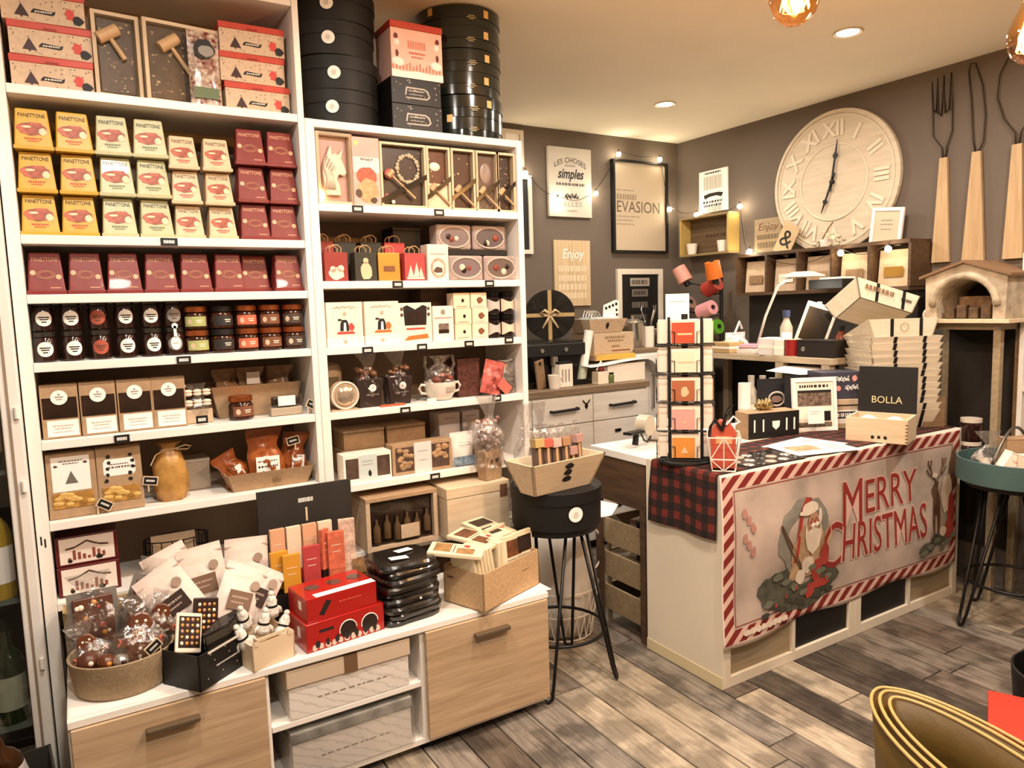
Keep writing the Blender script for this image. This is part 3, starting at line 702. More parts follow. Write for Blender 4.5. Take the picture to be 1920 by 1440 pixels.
kt = thing('kraft_gift_tray', 'kraft tray of orange bags with a crown mark', 'tray', (-1.373, .735, ZL[5]+.0005)); open_tray(kt, .28, .15, .058, .02, KRAFT, hb=.07)
flat([[(.003, .018), (.029, .018), (.031, .034), (.023, .027), (.016, .037), (.009, .027), (.001, .034)]], KRAFTD, kt, -.0665, 'crown_mark', -.34, z0=.018)
for k, (x, y, w_, h, rz, ry, lw) in enumerate(((-1.455, .74, .085, .125, .1, -.45, (.0, .022)), (-1.380, .715, .118, .185, 0, .0, (-.035, .04)), (-1.288, .735, .088, .16, -.1, .1, (-.01, .03)))):
    p = thing('orange_snack_bag', ('orange snack bag tipping left in the kraft tray', 'large orange snack bag with white label, middle of the kraft tray', 'orange snack bag at the right of the kraft tray')[k], 'snack bag', (x, y, ZL[5]+.008), rz, 'orange bags in the kraft tray', ry=ry)
    pouch(w_, h, .055, 12, 14, 5+k, .3, pinch=True).build('bag', M('orange_bag', '#9a5328', .25, noise=(18, .22), coat=.3), p, smooth=True)
    if k: B().box(lw[0], lw[1], -.0285, -.0265, .035, .095 if k == 1 else .085).build('label_card', PAPER, p); flat(dashes(lw[0]+.006, lw[1]-.006, .08, .003, 1) + dashes(lw[0]+.006, lw[1]-.006, .062, .006, 2), INK, p, -.0292, 'label_marks')
    else: B().box(.005, .026, -.0285, -.0265, .02, .075).build('label_card', PAPER, p)
peg_tag((-1.285, .690, ZL[5]+.112), -.1, 'chalkboard peg stuck in the large orange bag', -.2)
for x, z, w_ in ((-1.628, ZL[1]-.024, 'the shelf under the panettone rows'), (-1.613, ZL[3]-.024, 'the shelf under the jars'), (-1.795, ZL[4]-.024, 'the shelf under the kraft window boxes')): price_tag(x, z, YS+.001, w_, .046 if 'pan' in w_ else .04)
# ------------------------------------------------------------------ on top of the right unit
def hat_box(name, label, loc, R, H, mat, group, sticker=None, a0=-2.1, tabs=()):
    t = thing(name, label, 'hat box', loc, group=group)
    B().lathe([(R-.006, 0.0005), (R-.004, .0005), (R-.003, H-.04), (.001, H-.04)], 40).build('body', mat, t, smooth='auto')
    B().lathe([(R, H-.045), (R, H-.003), (R-.004, H), (.001, H)], 40).build('lid', mat, t, smooth='auto')
    if sticker: cyl_label(R, H*.45, sticker, sticker, PAPER, t, 'disc', a0, 'sticker', .001); cyl_label(R, H*.45, sticker*.35, sticker*.4, M('sticker_mark', '#cfc8be'), t, 'disc', a0, 'sticker_mark', .0022)
    for a, z in tabs: cyl_label(R, z, .011, .013, M('gold_tab', '#d9b476', .4), t, 'rect', a, 'gold_tab', .0012)
    return t
BK = M('hatbox_black', '#0c0a09', .6, noise=(8, .1))
GRN = M('hatbox_green', '#151b17', .16, coat=.5)
z = ZR[0]+.0005
hb = hat_box('hat_box', 'round black hat box with white sticker, lowest of the black tower', (-1.052, .79, z), .147, .108, BK, 'black hat boxes in a tower', .021, -1.95)
for k in range(1, 4): dup(hb, (-1.052+(.004, -.005, .003)[k-1], .79, z+.1085*k), (.05, .02, -.03)[k-1], f'round black hat box with white sticker, {("second", "third", "fourth")[k-1]} from below in the black tower')
z = ZR[0]+.0005
for k in range(6):
    h = (.07, .078, .08, .08, .078, .072)[k]
    g = hat_box('round_tin', f'glossy dark green round box with gold script, {("lowest", "second from below", "third from below", "third from top", "second from top", "topmost")[k]} of the green tower', (-.558+(0, .006, -.004, .003, 0, .004)[k], .80, z), .158-.002*(k % 2), h, GRN, 'dark green round boxes in a tower', None, 0, ((-2.75, h*.75), (-1.35, h*.62)) if k else ((-2.3, h*.9),))
    b = B()
    for q, (aw, zz) in enumerate(((.012, .006), (.018, 0), (.010, -.006))):
        n = 6; vs = [(aw*(2*i/n-1), s_) for s_ in (-.0012, .0012) for i in range(n+1)]
        b.add([(.1595*math.cos(-1.75+x/.158), .1595*math.sin(-1.75+x/.158), h*.35+zz+c) for x, c in vs], [(i, i+1, n+2+i, n+1+i) for i in range(n)])
    b.build('script_print', M('gold_print2', '#b5a274', .4), g, smooth=True); z += h+.0005
bb = thing('black_gift_box', 'black star-printed gift box directly on the shelf unit, lower of two', 'gift box', (-.80, .735, ZR[0]+.0005), .0, 'black star-printed boxes')
B().box(-.095, .095, -.075, .075, 0, .088).build('body', M('black_star_print', '#171312', .5), bb, bevel=.002)
flat([[(-.045, .03), (-.04, .058), (.03, .058), (.045, .05), (.052, .03), (.04, .02), (-.04, .02), (-.043, .024), (.038, .025), (.046, .032), (.04, .046), (.028, .053), (-.035, .053), (-.04, .03)]], M('silver_ink', '#b9b0a6'), bb, -.0758, 'scroll_print')
rd = random.Random(2); flat([disc(rd.uniform(-.09, .09), rd.uniform(.006, .082), rd.uniform(.001, .0026), 6) for _ in range(26)], M('silver_ink'), bb, -.0757, 'star_print'); flat(dashes(-.03, .03, .046, .005, 3) + dashes(-.028, .026, .034, .003, 4), M('silver_ink'), bb, -.0757, 'print_marks')
b2 = dup(bb, (-.802, .735, ZR[0]+.0885), .02, 'black star-printed gift box under the red lidded card box, upper of two')
nb = thing('card_gift_box', 'white and pink Christmas card box with red lid between the round towers', 'gift box', (-.79, .735, ZR[0]+.178))
B().box(-.097, .097, -.07, .07, 0, .163).build('body', M('rose_print', '#eebfae', .5, noise=(20, .06)), nb, bevel=.002); B().box(-.099, .099, -.072, .072, .1635, .186).build('lid', RED, nb, bevel=.002)
flat(dashes(-.034, .034, .112, .026, 5, .3), M('salmon_ink', '#d98a72'), nb, -.0710, 'title_marks'); flat(dashes(-.03, .03, .085, .007, 2) + dashes(-.022, .022, .072, .005, 3), INKR, nb, -.0708, 'marks')
flat([[(-.097, .0), (.097, .0), (.097, .024), (.05, .02), (0, .026), (-.05, .02), (-.097, .025)]], PAPER, nb, -.0708, 'snow_print')
flat([blob(s_*.075, .115, .010, .012, 9, .4, 3) for s_ in (-1, 1)] + [blob(s_*.072, .052, .022, .014, 9, .3, 4) for s_ in (-1, 1)], PAPER, nb, -.0710, 'white_figures'); flat([blob(s_*.078, .135, .008, .01, 9, .4, 3) for s_ in (-1, 1)] + [blob(s_*.076, .078, .006, .012, 9, .4, 6) for s_ in (-1, 1)], M('maroon_ink', '#6e2b26'), nb, -.0713, 'dark_figures')
flat([rect(-.095+.0125*q, -.088+.0125*q, .026, .04+.006*(q % 3)) for q in range(15)], M('rose_dark', '#c98069'), nb, -.0707, 'skyline_print')

# ------------------------------------------------------------------ right unit, shelf 1: chocolate trays
z = ZR[1]+.0005
ut = thing('unicorn_tray', 'wooden tray with white chocolate unicorn head on pink', 'chocolate tray', (-1.108, .675, z), .05)
frame_tray(ut, .124, .232, .04, .010); B().box(-.05, .05, .004, .014, .012, .22).build('pink_card', M('dusty_pink', '#c29a90', .3), ut)
un = [(-.03, .03), (.02, .03), (.018, .06), (.008, .085), (.016, .10), (.034, .094), (.042, .106), (.036, .128), (.026, .15), (.034, .186), (.014, .162), (.004, .172), (-.004, .162), (-.010, .196), (-.022, .165), (-.034, .14), (-.04, .10), (-.036, .06)]
h_ = B().prism(un, -.012, .003).build('unicorn', CHOCW, ut, bevel=.005)
mn = B()
for q in range(4): mn.tube([(-.022+.008*q, -.014, .155-.01*q), (-.034+.007*q, -.016, .12-.006*q), (-.024+.006*q, -.015, .085), (-.03+.009*q, -.014, .05)], .0045, 6)
mn.build('mane', CHOCW, h_, smooth=True)
B().box(-.061, .061, -.0205, -.020, .001, .231).build('cellophane', CELLO, ut)
pk = thing('pink_card_box', 'slim pink card box with chocolate picture beside the unicorn', 'card box', (-1.0, .668, z), .0); B().box(-.048, .048, -.014, .014, 0, .226).build('body', M('pink_grad', '#e7a79b', .5, noise=(8, .08)), pk, bevel=.002)
flat([rect(-.046, .046, .11, .16)], M('pale_rose', '#f2d9cd'), pk, -.0146, 'pale_band'); scribble(pk, -.02, .024, .153, .006, INK, -.0152, 3)
flat([blob(.0, .098, .036, .03, 16, .2, 3)], M('terracotta_ink', '#b3583f', noise=(60, .2)), pk, -.0150, 'picture_top'); flat([blob(.004, .052, .036, .04, 14, .25, 9)], M('biscuit_ink', '#c99a6c', noise=(60, .2)), pk, -.0152, 'picture_low'); flat([blob(-.03, .04, .012, .014, 9, .3, 4), blob(.022, .018, .012, .01, 9, .3, 5)], DARK, pk, -.0155, 'choc_print'); flat([disc(-.034, .205, .008, 10)], GOLD, pk, -.015, 'gold_dot')
def ribbon(t, W, H, z0, z1, y):
    B().add([(-W/2, y, z0), (-W/2, y, z0+.018), (W/2, y, z1+.018), (W/2, y, z1)], [(0, 3, 2, 1)]).build('ribbon', BLACKG, t)
def small_tray(label, x, W, seed, mat, deco, y=.672, mal=True):
    t = thing('chocolate_tray', label, 'chocolate tray', (x, y, z), .0, 'upright wooden trays with ribbon and mallet')
    H = .218; frame_tray(t, W, H, .04, .008); choc_slab(t, -W/2+.011, W/2-.011, .011, H-.011, .0, .013, mat, seed, 6 if deco != 'flecks' else 16)
    if deco == 'wreath':
        b = B()
        for q in range(22):
            a = 2*PI*q/22; b.sph((.022+.040*math.cos(a), -.003, .135+.046*math.sin(a)), .0055+.002*(q % 3), 1, .6, 1, 7, 5)
        b.build('wreath_relief', M('wreath_cream', '#b8a98e', .5), t, smooth=True)['kind'] = 'stuff'
        for q, (px, pz, r_, mt) in enumerate(((-.052, .112, .026, M('rose_ball', '#b4594b', .4)), (-.062, .035, .016, M('rose_ball')), (-.04, .018, .010, CHOCW))): B().sph((px, -.012, pz), r_*.7, 1, .5, 1).build('praline', mt, t, smooth=True)
    if deco == 'flower': B().sph((-.008, -.002, .15), .02, 1.1, .25, .8).build('relief', CHOCW, t, smooth=True); B().box(-W/2+.01, W/2-.01, -.010, -.001, .01, .09).build('wood_block', PALEWOOD, t)
    if deco == 'sheen': B().sph((0, .0, .14), .032, .8, .15, 1.2).build('relief', M('grey_relief', '#8d7b70', .3), t, smooth=True)
    if mal: mallet(t, -W*.25 if W < .12 else -.05, .075 if W < .12 else .112, min(.12, W*1.05), -.72, -.017, .03, .010)
    ribbon(t, W, H, .03 if W < .12 else -.03+.04, .10, -.0206)
    return t
small_tray('large wooden tray of dark chocolate with cream wreath and pink pralines', -.865, .172, 2, DARK, 'wreath')
small_tray('ribboned wooden tray with white flower relief, next to the wreath tray', -.731, .093, 3, CHOC, 'flower')
small_tray('ribboned wooden tray of plain dark chocolate, middle of the small trays', -.632, .097, 4, M('plain_choc', '#452c20', .4), 'none')
small_tray('ribboned wooden tray with pale greyish relief, second from the shelf end', -.531, .097, 5, M('grey_choc', '#5d4a40', .4), 'sheen')
small_tray('ribboned wooden tray of speckled chocolate at the shelf end', -.452, .082, 6, DARK, 'flecks')
for x, zz, w_ in ((-1.043, ZR[1]-.026, 'the shelf edge under the pink card box'), (-.742, ZR[1]-.026, 'the shelf edge under the small wooden trays'), (-.912, ZR[2]-.025, 'the shelf edge under the gold paper bag'), (-.545, ZR[2]-.025, 'the shelf edge under the oval window boxes'), (-1.033, ZR[3]-.028, 'the shelf edge between the two cream gin boxes'), (-.83, ZR[3]-.028, 'the shelf edge under the black window box'), (-.64, ZR[3]-.026, 'the shelf edge under the mini boxes'), (-.468, ZR[3]-.020, 'the shelf edge under the wavy label jars'), (-.905, ZR[4]-.03, 'the shelf edge under the dark gift bags'), (-.53, ZR[4]-.02, 'the shelf edge under the pink carton'), (-.80, ZR[5]-.028, 'the shelf edge under the biscuit cartons')): price_tag(x, zz, YS+.001, w_, .038, .024)

# ------------------------------------------------------------------ shelf 2: paper bags and oval window boxes
z = ZR[2]+.0005
def gift_bag(label, x, y, col, deco, rz=0, h=.098, w_=.08):
    t = thing('gift_bag', label, 'gift bag', (x, y, z), rz, 'small paper gift bags')
    B().frus(w_, .05, w_, .046, 0, h).build('bag', col, t, bevel=.0015)
    for q in (-.02, .02): B().tube([(-.018, q, h-.012), (-.02, q, h+.014), (-.008, q, h+.024), (.008, q, h+.024), (.02, q, h+.014), (.018, q, h-.012)], .0022, 6).build('handle', M('paper_cord', '#b48f63', .7), t)
    k = .002/h
    if deco == 'bears': flat([blob(0, .026, .026, .02, 12, .3, 3), blob(.014, .042, .012, .012, 9, .3, 5), blob(-.012, .04, .011, .011, 9, .3, 6)], M('print_cream', '#e8d3bc'), t, -.026, 'print', k)
    if deco == 'trees': flat([[(-.03, .014), (-.006, .014), (-.018, .056)], [(-.008, .014), (.018, .014), (.005, .066)], [(.012, .014), (.032, .014), (.022, .05)]], M('print_grey', '#cfc3b5'), t, -.026, 'print', k); flat([rect(-.034, .034, .006, .013)], M('print_cream'), t, -.0263, 'snow_line', k)
    if deco == 'santa': flat([blob(0, .035, .022, .03, 12, .25, 4), disc(0, .07, .01, 10)], M('print_tan', '#d7b892'), t, -.026, 'print', k)
    if deco == 'label': B().box(-.02, .02, -.0262, -.0255, .034, .052).build('label_card', M('brown_label', '#7a4a2a'), t)
    return t
BR = M('bag_red', '#8f3129', .6); BG = M('bag_green', '#2e2d22', .6); BGo = M('bag_gold', '#b58a3c', .35, metal=.4); BPk = M('bag_rose', '#b8423f', .6)
gift_bag('dark red paper gift bag with cream bears at the left end', -1.115, .70, BR, 'bears')
gift_bag('dark green paper gift bag with tan figure print', -1.012, .70, BG, 'santa', .05)
gift_bag('shiny gold paper gift bag with brown label', -.925, .70, BGo, 'label', -.03)
gift_bag('rose red paper gift bag with grey tree print', -.828, .70, BPk, 'trees', .02)
for k, (x, m_, nm_) in enumerate(((-1.13, BR, 'dark red paper bag in the back row at the left end'), (-1.05, BG, 'black green paper bag in the back row, second from left'), (-.955, BG, 'black green paper bag in the back row, third from left'), (-.865, BPk, 'rose red paper bag in the back row'))): gift_bag(nm_, x, .79, m_, 'none', 0, .142, .078)
cb = thing('cream_carton', 'slim cream carton with round wreath picture beside the rose bag', 'carton', (-.739, .70, z)); B().box(-.042, .042, -.03, .03, 0, .13).build('body', CREAM, cb, bevel=.0015)
flat([blob(0, .045, .031, .036, 20, .1, 3)], M('wreath_ink', '#b79a84', noise=(80, .3)), cb, -.0306, 'wreath_print'); flat([blob(0, .045, .022, .026, 16, .1, 3)], CREAM, cb, -.0309, 'wreath_inside'); flat([blob(0, .038, .018, .012, 9, .4, 3)], INKB, cb, -.0312, 'figure_print'); flat(dashes(-.03, .03, .095, .004, 4), INKG, cb, -.0306, 'marks')
def oval_box(label, x, zz, y, tint, seed):
    t = thing('oval_window_box', label, 'chocolate box', (x, y, zz), 0, 'clear boxes with oval window')
    W = .143; H = .092
    B().box(-W/2, W/2, -.02, .05, 0.0005, H).build('body', M('mauve_card', '#b7a39d', .3, noise=(40, .1)), t, bevel=.008)
    flat([disc(0, H/2, .062, 28, .038)], M('oval_'+tint, {'grey': '#8a7a7c', 'dark': '#6f6466', 'brown': '#7b6a62'}[tint], .3), t, -.0206, 'oval_window')
    b = B(); pts = [(.062*math.cos(2*PI*i/36)*(1+.03*math.sin(9*i)), -.021, H/2+.038*math.sin(2*PI*i/36)) for i in range(36)]; b.tube(pts, .0035, 6, True).build('oval_rim', M('pale_rim', '#e2cfbf', .3), t, smooth=True)
    rd_ = random.Random(seed)
    for q in range(3): B().sph((rd_.uniform(-.025, .03), -.0215, H/2+rd_.uniform(-.022, .006)), rd_.uniform(.009, .014), 1, .35, 1).build('sweet', [M('sweet_red', '#9b4b3c', .4), CHOCW, DARK][(q+seed) % 3], t, smooth=True)
    B().box(-W/2-.001, W/2+.001, -.0262, -.0258, .001, H-.001).build('clear_front', CELLO, t)
    return t
oval_box('clear chocolate box with oval window, lower left of four', -.622, z, .695, 'grey', 1); oval_box('clear chocolate box with oval window, lower right of four', -.474, z, .695, 'brown', 2)
oval_box('clear chocolate box with oval window, upper left of four', -.655, z+.114, .72, 'grey', 3); oval_box('clear chocolate box with oval window, upper right of four', -.505, z+.114, .72, 'dark', 4)
sl = thing('black_riser', 'black card riser between the oval window boxes', 'riser', (-.60, .75, z+.093)); B().box(-.16, .16, -.07, .06, 0, .0205).build('board', BLACK, sl, bevel=.001)
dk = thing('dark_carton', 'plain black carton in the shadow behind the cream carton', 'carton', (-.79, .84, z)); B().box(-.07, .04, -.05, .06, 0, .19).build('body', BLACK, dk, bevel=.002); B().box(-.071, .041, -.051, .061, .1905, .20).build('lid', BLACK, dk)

# ------------------------------------------------------------------ shelf 3: cream boxes, mini boxes, jars
z = ZR[3]+.0005
def gin_box(label, x, col, nm):
    t = thing('cream_gift_box', label, 'gift box', (x, .698, z), 0, 'cream boxes with penguin-like print')
    B().box(-.063, .063, -.028, .03, 0.0, .15).build('body', CREAM, t, bevel=.001); B().box(-.065, .065, -.0305, .032, 0, .03).build('base_sleeve', CREAM2, t, bevel=.001)
    scribble(t, -.042, .038, .132, .006, M('taupe_ink', '#a08672'), -.0288, 5); flat([disc(0, .112, .006, 10), disc(-.002, .015, .007, 10)], M('beige_ink', '#c3a88e'), t, -.0312, 'emblem')
    flat([[(-.018, .052), (.014, .052), (.012, .078), (.006, .09), (-.010, .09), (-.016, .078)]], INK, t, -.0287, 'figure_dark'); flat([[(-.006, .052), (.004, .052), (.003, .08), (-.004, .08)]], PAPER, t, -.0291, 'figure_white')
    flat([blob(.022, .066, .010, .013, 9, .3, 2), [(-.03, .042), (.034, .042), (.03, .05), (-.026, .05)]], col, t, -.0293, 'ribbon_print'); flat([blob(-.018, .09, .008, .004, 8, .2, 1)], INK, t, -.0290, 'hat_print')
    return t
gin_box('cream gift box with red print, first of the row', -1.098, INKR, 'red'); gin_box('cream gift box with orange print, second of the row', -.964, M('orange_ink', '#cf6a2c'), 'orange')
wb2 = thing('black_window_box', 'cream box with large black window showing dark bars', 'gift box', (-.838, .698, z)); B().box(-.064, .064, -.028, .03, 0, .142).build('body', CREAM, wb2, bevel=.001)
flat([[(-.042, .062), (.042, .062), (.046, .128), (.03, .134), (.0, .118), (-.03, .134), (-.046, .128)]], BLACK, wb2, -.0286, 'window'); B().box(-.03, -.004, -.0295, -.0285, .066, .112).build('dark_bar', DARK, wb2); B().box(.004, .03, -.0295, -.0285, .066, .112).build('dark_bar', DARK, wb2)
flat([rect(-.036, .036, .046, .053)], INKR, wb2, -.0286, 'red_band'); flat([[(-.045, .008), (.05, .014), (.045, .03), (-.03, .024)]], M('orange_ink'), wb2, -.0287, 'orange_scroll'); flat([blob(s_*.052, .1+.02*q, .006, .007, 8, .4, q) for s_ in (-1, 1) for q in (0, 1)], INKB, wb2, -.0288, 'nut_print')
mw = thing('slim_white_box', 'slim white box with small picture next to the mini boxes', 'box', (-.727, .70, z)); B().box(-.042, .042, -.028, .028, 0, .128).build('body', CREAM2, mw, bevel=.001)
flat([rect(-.02, .022, .028, .064)], M('pic_grey', '#7e6a60', noise=(60, .4)), mw, -.0286, 'picture'); flat([rect(-.02, .022, .028, .042)], DARK, mw, -.029, 'picture_base'); flat([rect(-.036, .036, .082, .087)], M('rose_ink'), mw, -.0286, 'line_print'); flat([blob(.0, .106, .009, .010, 10, .4, 3)], INKG, mw, -.0286, 'emblem')
def mini(label, x, zz, dot):
    t = thing('mini_box', label, 'box', (x, .70, zz), 0, 'cream mini boxes'); B().box(-.034, .034, -.028, .03, 0.0003, .0577).build('body', M('cream_mini', '#ecd6ba', .6), t, bevel=.0015)
    flat([blob(.004, .03, .006 if not dot else .013, .007 if not dot else .012, 10, .4, 2)], DARK if not dot else M('nut_ink', '#7b4a31', noise=(90, .3)), t, -.0286, 'picture'); flat(dashes(-.022, .022, .008, .003, 3), INKR if not dot else M('blue_ink', '#8d8fae'), t, -.0286, 'marks')
    return t
for c, x in enumerate((-.645, -.573)):
    for r in range(3):
        lab = f'cream mini box with {("small dark dot", "brown nut picture")[c]}, {ROW[r]} of its pile'
        if r == 0: q0 = mini(lab, x, z, c)
        else: dup(q0, (x+(.002 if r == 1 else -.003), .70, z+.058*r), 0, lab)
def wavy_jar(label, x, zz, lab):
    t = thing('wavy_label_jar', label, 'jar', (x, .70, zz), 0, 'dark jars with wavy labels'); R = .030
    B().lathe([(.001, .0005), (R-.003, .0005), (R, .004), (R, .066), (R-.004, .07)], 22).build('glass', M('honey_dark', '#1d1110', .12, coat=.5), t, smooth='auto'); B().lathe([(R-.004, .0702), (R-.001, .071), (R-.001, .086), (R-.005, .0885), (.001, .0885)], 22).build('lid', M('lid_black', '#1a1817', .25, metal=.5), t, smooth='auto')
    b = B(); n = 14; vs = [(.036*(2*i/n-1), s_*(.019+.006*math.cos(2*PI*i/n))+.036) for s_ in (-1, 1) for i in range(n+1)]
    b.add([((R+.0007)*math.cos(-PI/2+a/R), (R+.0007)*math.sin(-PI/2+a/R), q) for a, q in vs], [(i, i+1, n+2+i, n+1+i) for i in range(n)]).build('label', lab, t, smooth=True)
    return t
GL = M('lab_greyblue', '#bdb6ae'); PLb = M('lab_peach', '#e3c6ae')
for c, (x, m_) in enumerate(((-.504, GL), (-.441, PLb))):
    for r in range(2): wavy_jar(f'dark jar with wavy {("grey", "peach")[c]} label, {("lower", "upper")[r]} of two', x, z+.0888*r, m_)
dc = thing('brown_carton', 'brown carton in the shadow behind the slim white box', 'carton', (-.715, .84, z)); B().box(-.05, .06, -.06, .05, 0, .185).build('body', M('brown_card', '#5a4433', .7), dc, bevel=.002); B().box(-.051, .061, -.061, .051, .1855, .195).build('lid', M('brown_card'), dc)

# ------------------------------------------------------------------ shelf 4: tins, dark gift bags, cup, pink carton
z = ZR[4]+.0005
def round_tin(label, x, y, r, mat, rx):
    t = thing('gift_tin', label, 'tin', (x, y, z+r+.004), 0, rx=rx)
    B().lathe([(r, -.02), (r, .02), (r*.96, .024), (.001, .024)], 28, TR(0, 0, 0, PI/2)).build('drum', mat, t, smooth='auto')
    B().sph((0, -.024, 0), r*.78, 1, .45, 1, 20, 12).build('dome', M('pearl_foil', '#cdbba4', .18, metal=.75, noise=(8, .2)), t, smooth=True)
    B().tube([(r*.97*math.cos(a*PI/16), -.024, r*.97*math.sin(a*PI/16)) for a in range(32)], .004, 6, True).build('rim', M('pale_rim'), t, smooth=True); return t
round_tin('round pearl domed sweet tin at the left of the shelf, in front', -1.112, .69, .047, M('beige_tin', '#b7a284', .3), 0)
t2 = thing('gift_drum', 'beige round tin standing behind the pearl domed tin', 'tin', (-1.125, .80, z)); B().lathe([(.045, 0), (.045, .13), (.04, .15), (.02, .158), (.001, .16)], 28).build('drum', M('beige_tin'), t2, smooth='auto'); B().box(-.02, .02, -.0475, -.044, .07, .11).build('mark', M('olive_mark', '#6a5a40'), t2)
ps = thing('tin_base', 'thin kraft board lying under the pearl domed tin', 'board', (-1.112, .69, z)); B().box(-.05, .045, -.04, .04, 0, .0035).build('board', KRAFT2, ps)
def dark_bag(label, x, seed):
    t = thing('dark_gift_bag', label, 'gift bag', (x, .71, z), .03*(seed-1), 'dark cone bags with clear tops')
    B().frus(.078, .055, .098, .064, 0, .10).build('sleeve', M('sleeve_dark', '#2b1d18', .5), t, bevel=.002)
    g = B(); rd_ = random.Random(seed)
    for q in range(18): g.sph((rd_.uniform(-.036, .036), rd_.uniform(-.02, .02), rd_.uniform(.102, .135)), rd_.uniform(.009, .014), 1, 1, .8, 7, 5)
    g.build('sweets', M('sweets_mix', '#6d4a33', .3, noise=(60, .5)), t, smooth=True)['kind'] = 'stuff'
    b = pouch(.11, .19, .06, 12, 14, seed, .35, neck=True); b.build('clear_wrap', CELLOC, t, smooth=True).location = (0, 0, .004)
    seal(t, .008, -.0325, .068, .013, -.045); flat(dashes(-.016, .03, .044, .004, 2), INKG, t, -.0308, 'marks', -.045)
    return t
dark_bag('dark cone gift bag with white sticker, beside the tin', -1.016, 1); dark_bag('dark cone gift bag with white sticker, beside the bowl', -.904, 2)
oc = thing('orange_card', 'small orange card lying under the second dark gift bag', 'card', (-.93, .664, z)); B().box(-.06, .03, -.014, .004, 0, .006).build('card', M('orange_card', '#c2603c', .5), oc)
cu = thing('soup_cup', 'white two-handled cup filled with wrapped sweets', 'cup', (-.738, .70, z))
B().lathe([(.001, .002), (.036, .002), (.042, .006), (.056, .028), (.060, .068), (.056, .068), (.052, .03), (.036, .01), (.001, .009)], 32).build('cup_body', M('cup_white', '#e6ddd0', .25), cu, smooth='auto')
for s_ in (-1, 1): B().tube([(s_*.055, 0, .056), (s_*.075, 0, .062), (s_*.084, 0, .048), (s_*.076, 0, .030), (s_*.054, 0, .026)], .005, 8).build('cup_handle', M('cup_white'), cu, smooth=True)
cyl_label(.0585, .042, .02, .009, M('cup_mark', '#a89a8b'), cu, 'rect', -PI/2+.3, 'cup_print', .0014)
g = B(); rd_ = random.Random(4)
for q in range(14): g.sph((rd_.uniform(-.038, .038), rd_.uniform(-.03, .03), rd_.uniform(.068, .092)), .014, 1, 1, .8, 8, 5)
g.build('sweets', M('sweets_mix2', '#8a4a3c', .3, noise=(30, .7)), cu, smooth=True)['kind'] = 'stuff'
pouch(.12, .10, .08, 10, 10, 6, .45, neck=True).build('clear_wrap', CELLOC, cu, smooth=True).location = (0, 0, .065)
for s_, x in ((1, .05), (-1, -.05)): B().tube([(x*.8, 0, .09), (x*1.2, -.004, .13), (x*1.1, -.002, .165)], .006, 6).build('wrap_twist', CELLOC, cu)
cc = thing('name_card', 'tiny cream card standing at the shelf edge before the cup', 'card', (-.795, .653, z)); B().box(-.018, .018, -.001, .001, 0, .014).build('card', CREAM2, cc)
dkb = thing('chocolate_carton', 'dark brown patterned carton between the cup and the pink carton', 'carton', (-.612, .73, z)); B().box(-.05, .045, -.03, .06, 0, .135).build('body', M('brown_pattern', '#4e2a22', .5, noise=(70, .4)), dkb, bevel=.003); B().box(-.051, .046, -.031, .061, .1355, .145).build('lid', M('brown_pattern'), dkb)
pc_ = thing('pink_sweets_bag', 'pink crumpled sweets bag leaning on its corner', 'sweets bag', (-.535, .685, z+.004), .1, ry=.25); pouch(.095, .13, .05, 10, 12, 9, .4).build('bag', M('pink_bag', '#b55a52', .25, noise=(45, .45)), pc_, smooth=True); B().box(-.01, .05, -.03, -.027, .035, .075, TR(0, 0, 0, 0, .5)).build('pink_label', M('coral_card', '#d0685a', .5), pc_)
gb2 = thing('grey_sweets_bag', 'grey net-like sweets bag at the right end of the shelf', 'sweets bag', (-.452, .70, z), -.1); pouch(.085, .13, .045, 10, 12, 12, .35).build('bag', M('grey_net', '#6b625a', .3, noise=(60, .6)), gb2, smooth=True); B().tube([(-.03, 0, .128), (0, -.006, .124), (.03, 0, .132)], .004, 6).build('tie', SILVER, gb2)

# ------------------------------------------------------------------ shelf 5: biscuit cartons
z = ZR[5]+.0005
wt = thing('biscuit_carton', 'white carton with two dark windows and pale blue label', 'carton', (-1.043, .70, z)); B().box(-.088, .088, -.03, .04, 0, .098).build('body', CREAM2, wt, bevel=.0015)
for x0, x1 in ((-.08, -.034), (.034, .082)): B().box(x0, x1, -.0306, -.0295, .012, .084).build('window', M('window_brown', '#54423a', .15, noise=(30, .3), coat=.4), wt)
B().box(-.032, .032, -.0312, -.0296, .006, .092).build('label_card', M('pale_blue', '#c3cdc9', .5), wt); flat([blob(.006, .026, .006, .012, 8, .3, 2)], INK, wt, -.0317, 'figure_print'); flat(dashes(-.02, .02, .07, .003, 2) + dashes(-.02, .02, .058, .003, 4), INKG, wt, -.0317, 'marks')
kc = thing('kraft_biscuit_carton', 'kraft carton with two big windows of biscuits', 'carton', (-.832, .70, z)); B().box(-.118, .118, -.03, .04, 0, .112).build('body', KRAFT, kc, bevel=.0015)
for x0, x1 in ((-.107, -.036), (.036, .107)):
    wnd = B().box(x0, x1, -.0306, -.0295, .012, .10).build('window', M('window_brown'), kc); g = B(); rd_ = random.Random(int(x0*1000))
    for q in range(12): g.sph((rd_.uniform(x0+.01, x1-.01), -.0305, rd_.uniform(.02, .09)), .011, 1.2, .25, .8, 8, 5)
    g.build('biscuits', M('biscuit_tan', '#a5825c', .5, noise=(50, .3)), wnd, smooth=True)['kind'] = 'stuff'
B().box(-.034, .034, -.0312, -.0296, .0005, .1125).build('label_card', M('lilac_paper', '#dcd0cb', .5), kc); flat(dashes(-.02, .02, .08, .003, 2) + dashes(-.016, .016, .046, .003, 4), INKG, kc, -.0317, 'marks')
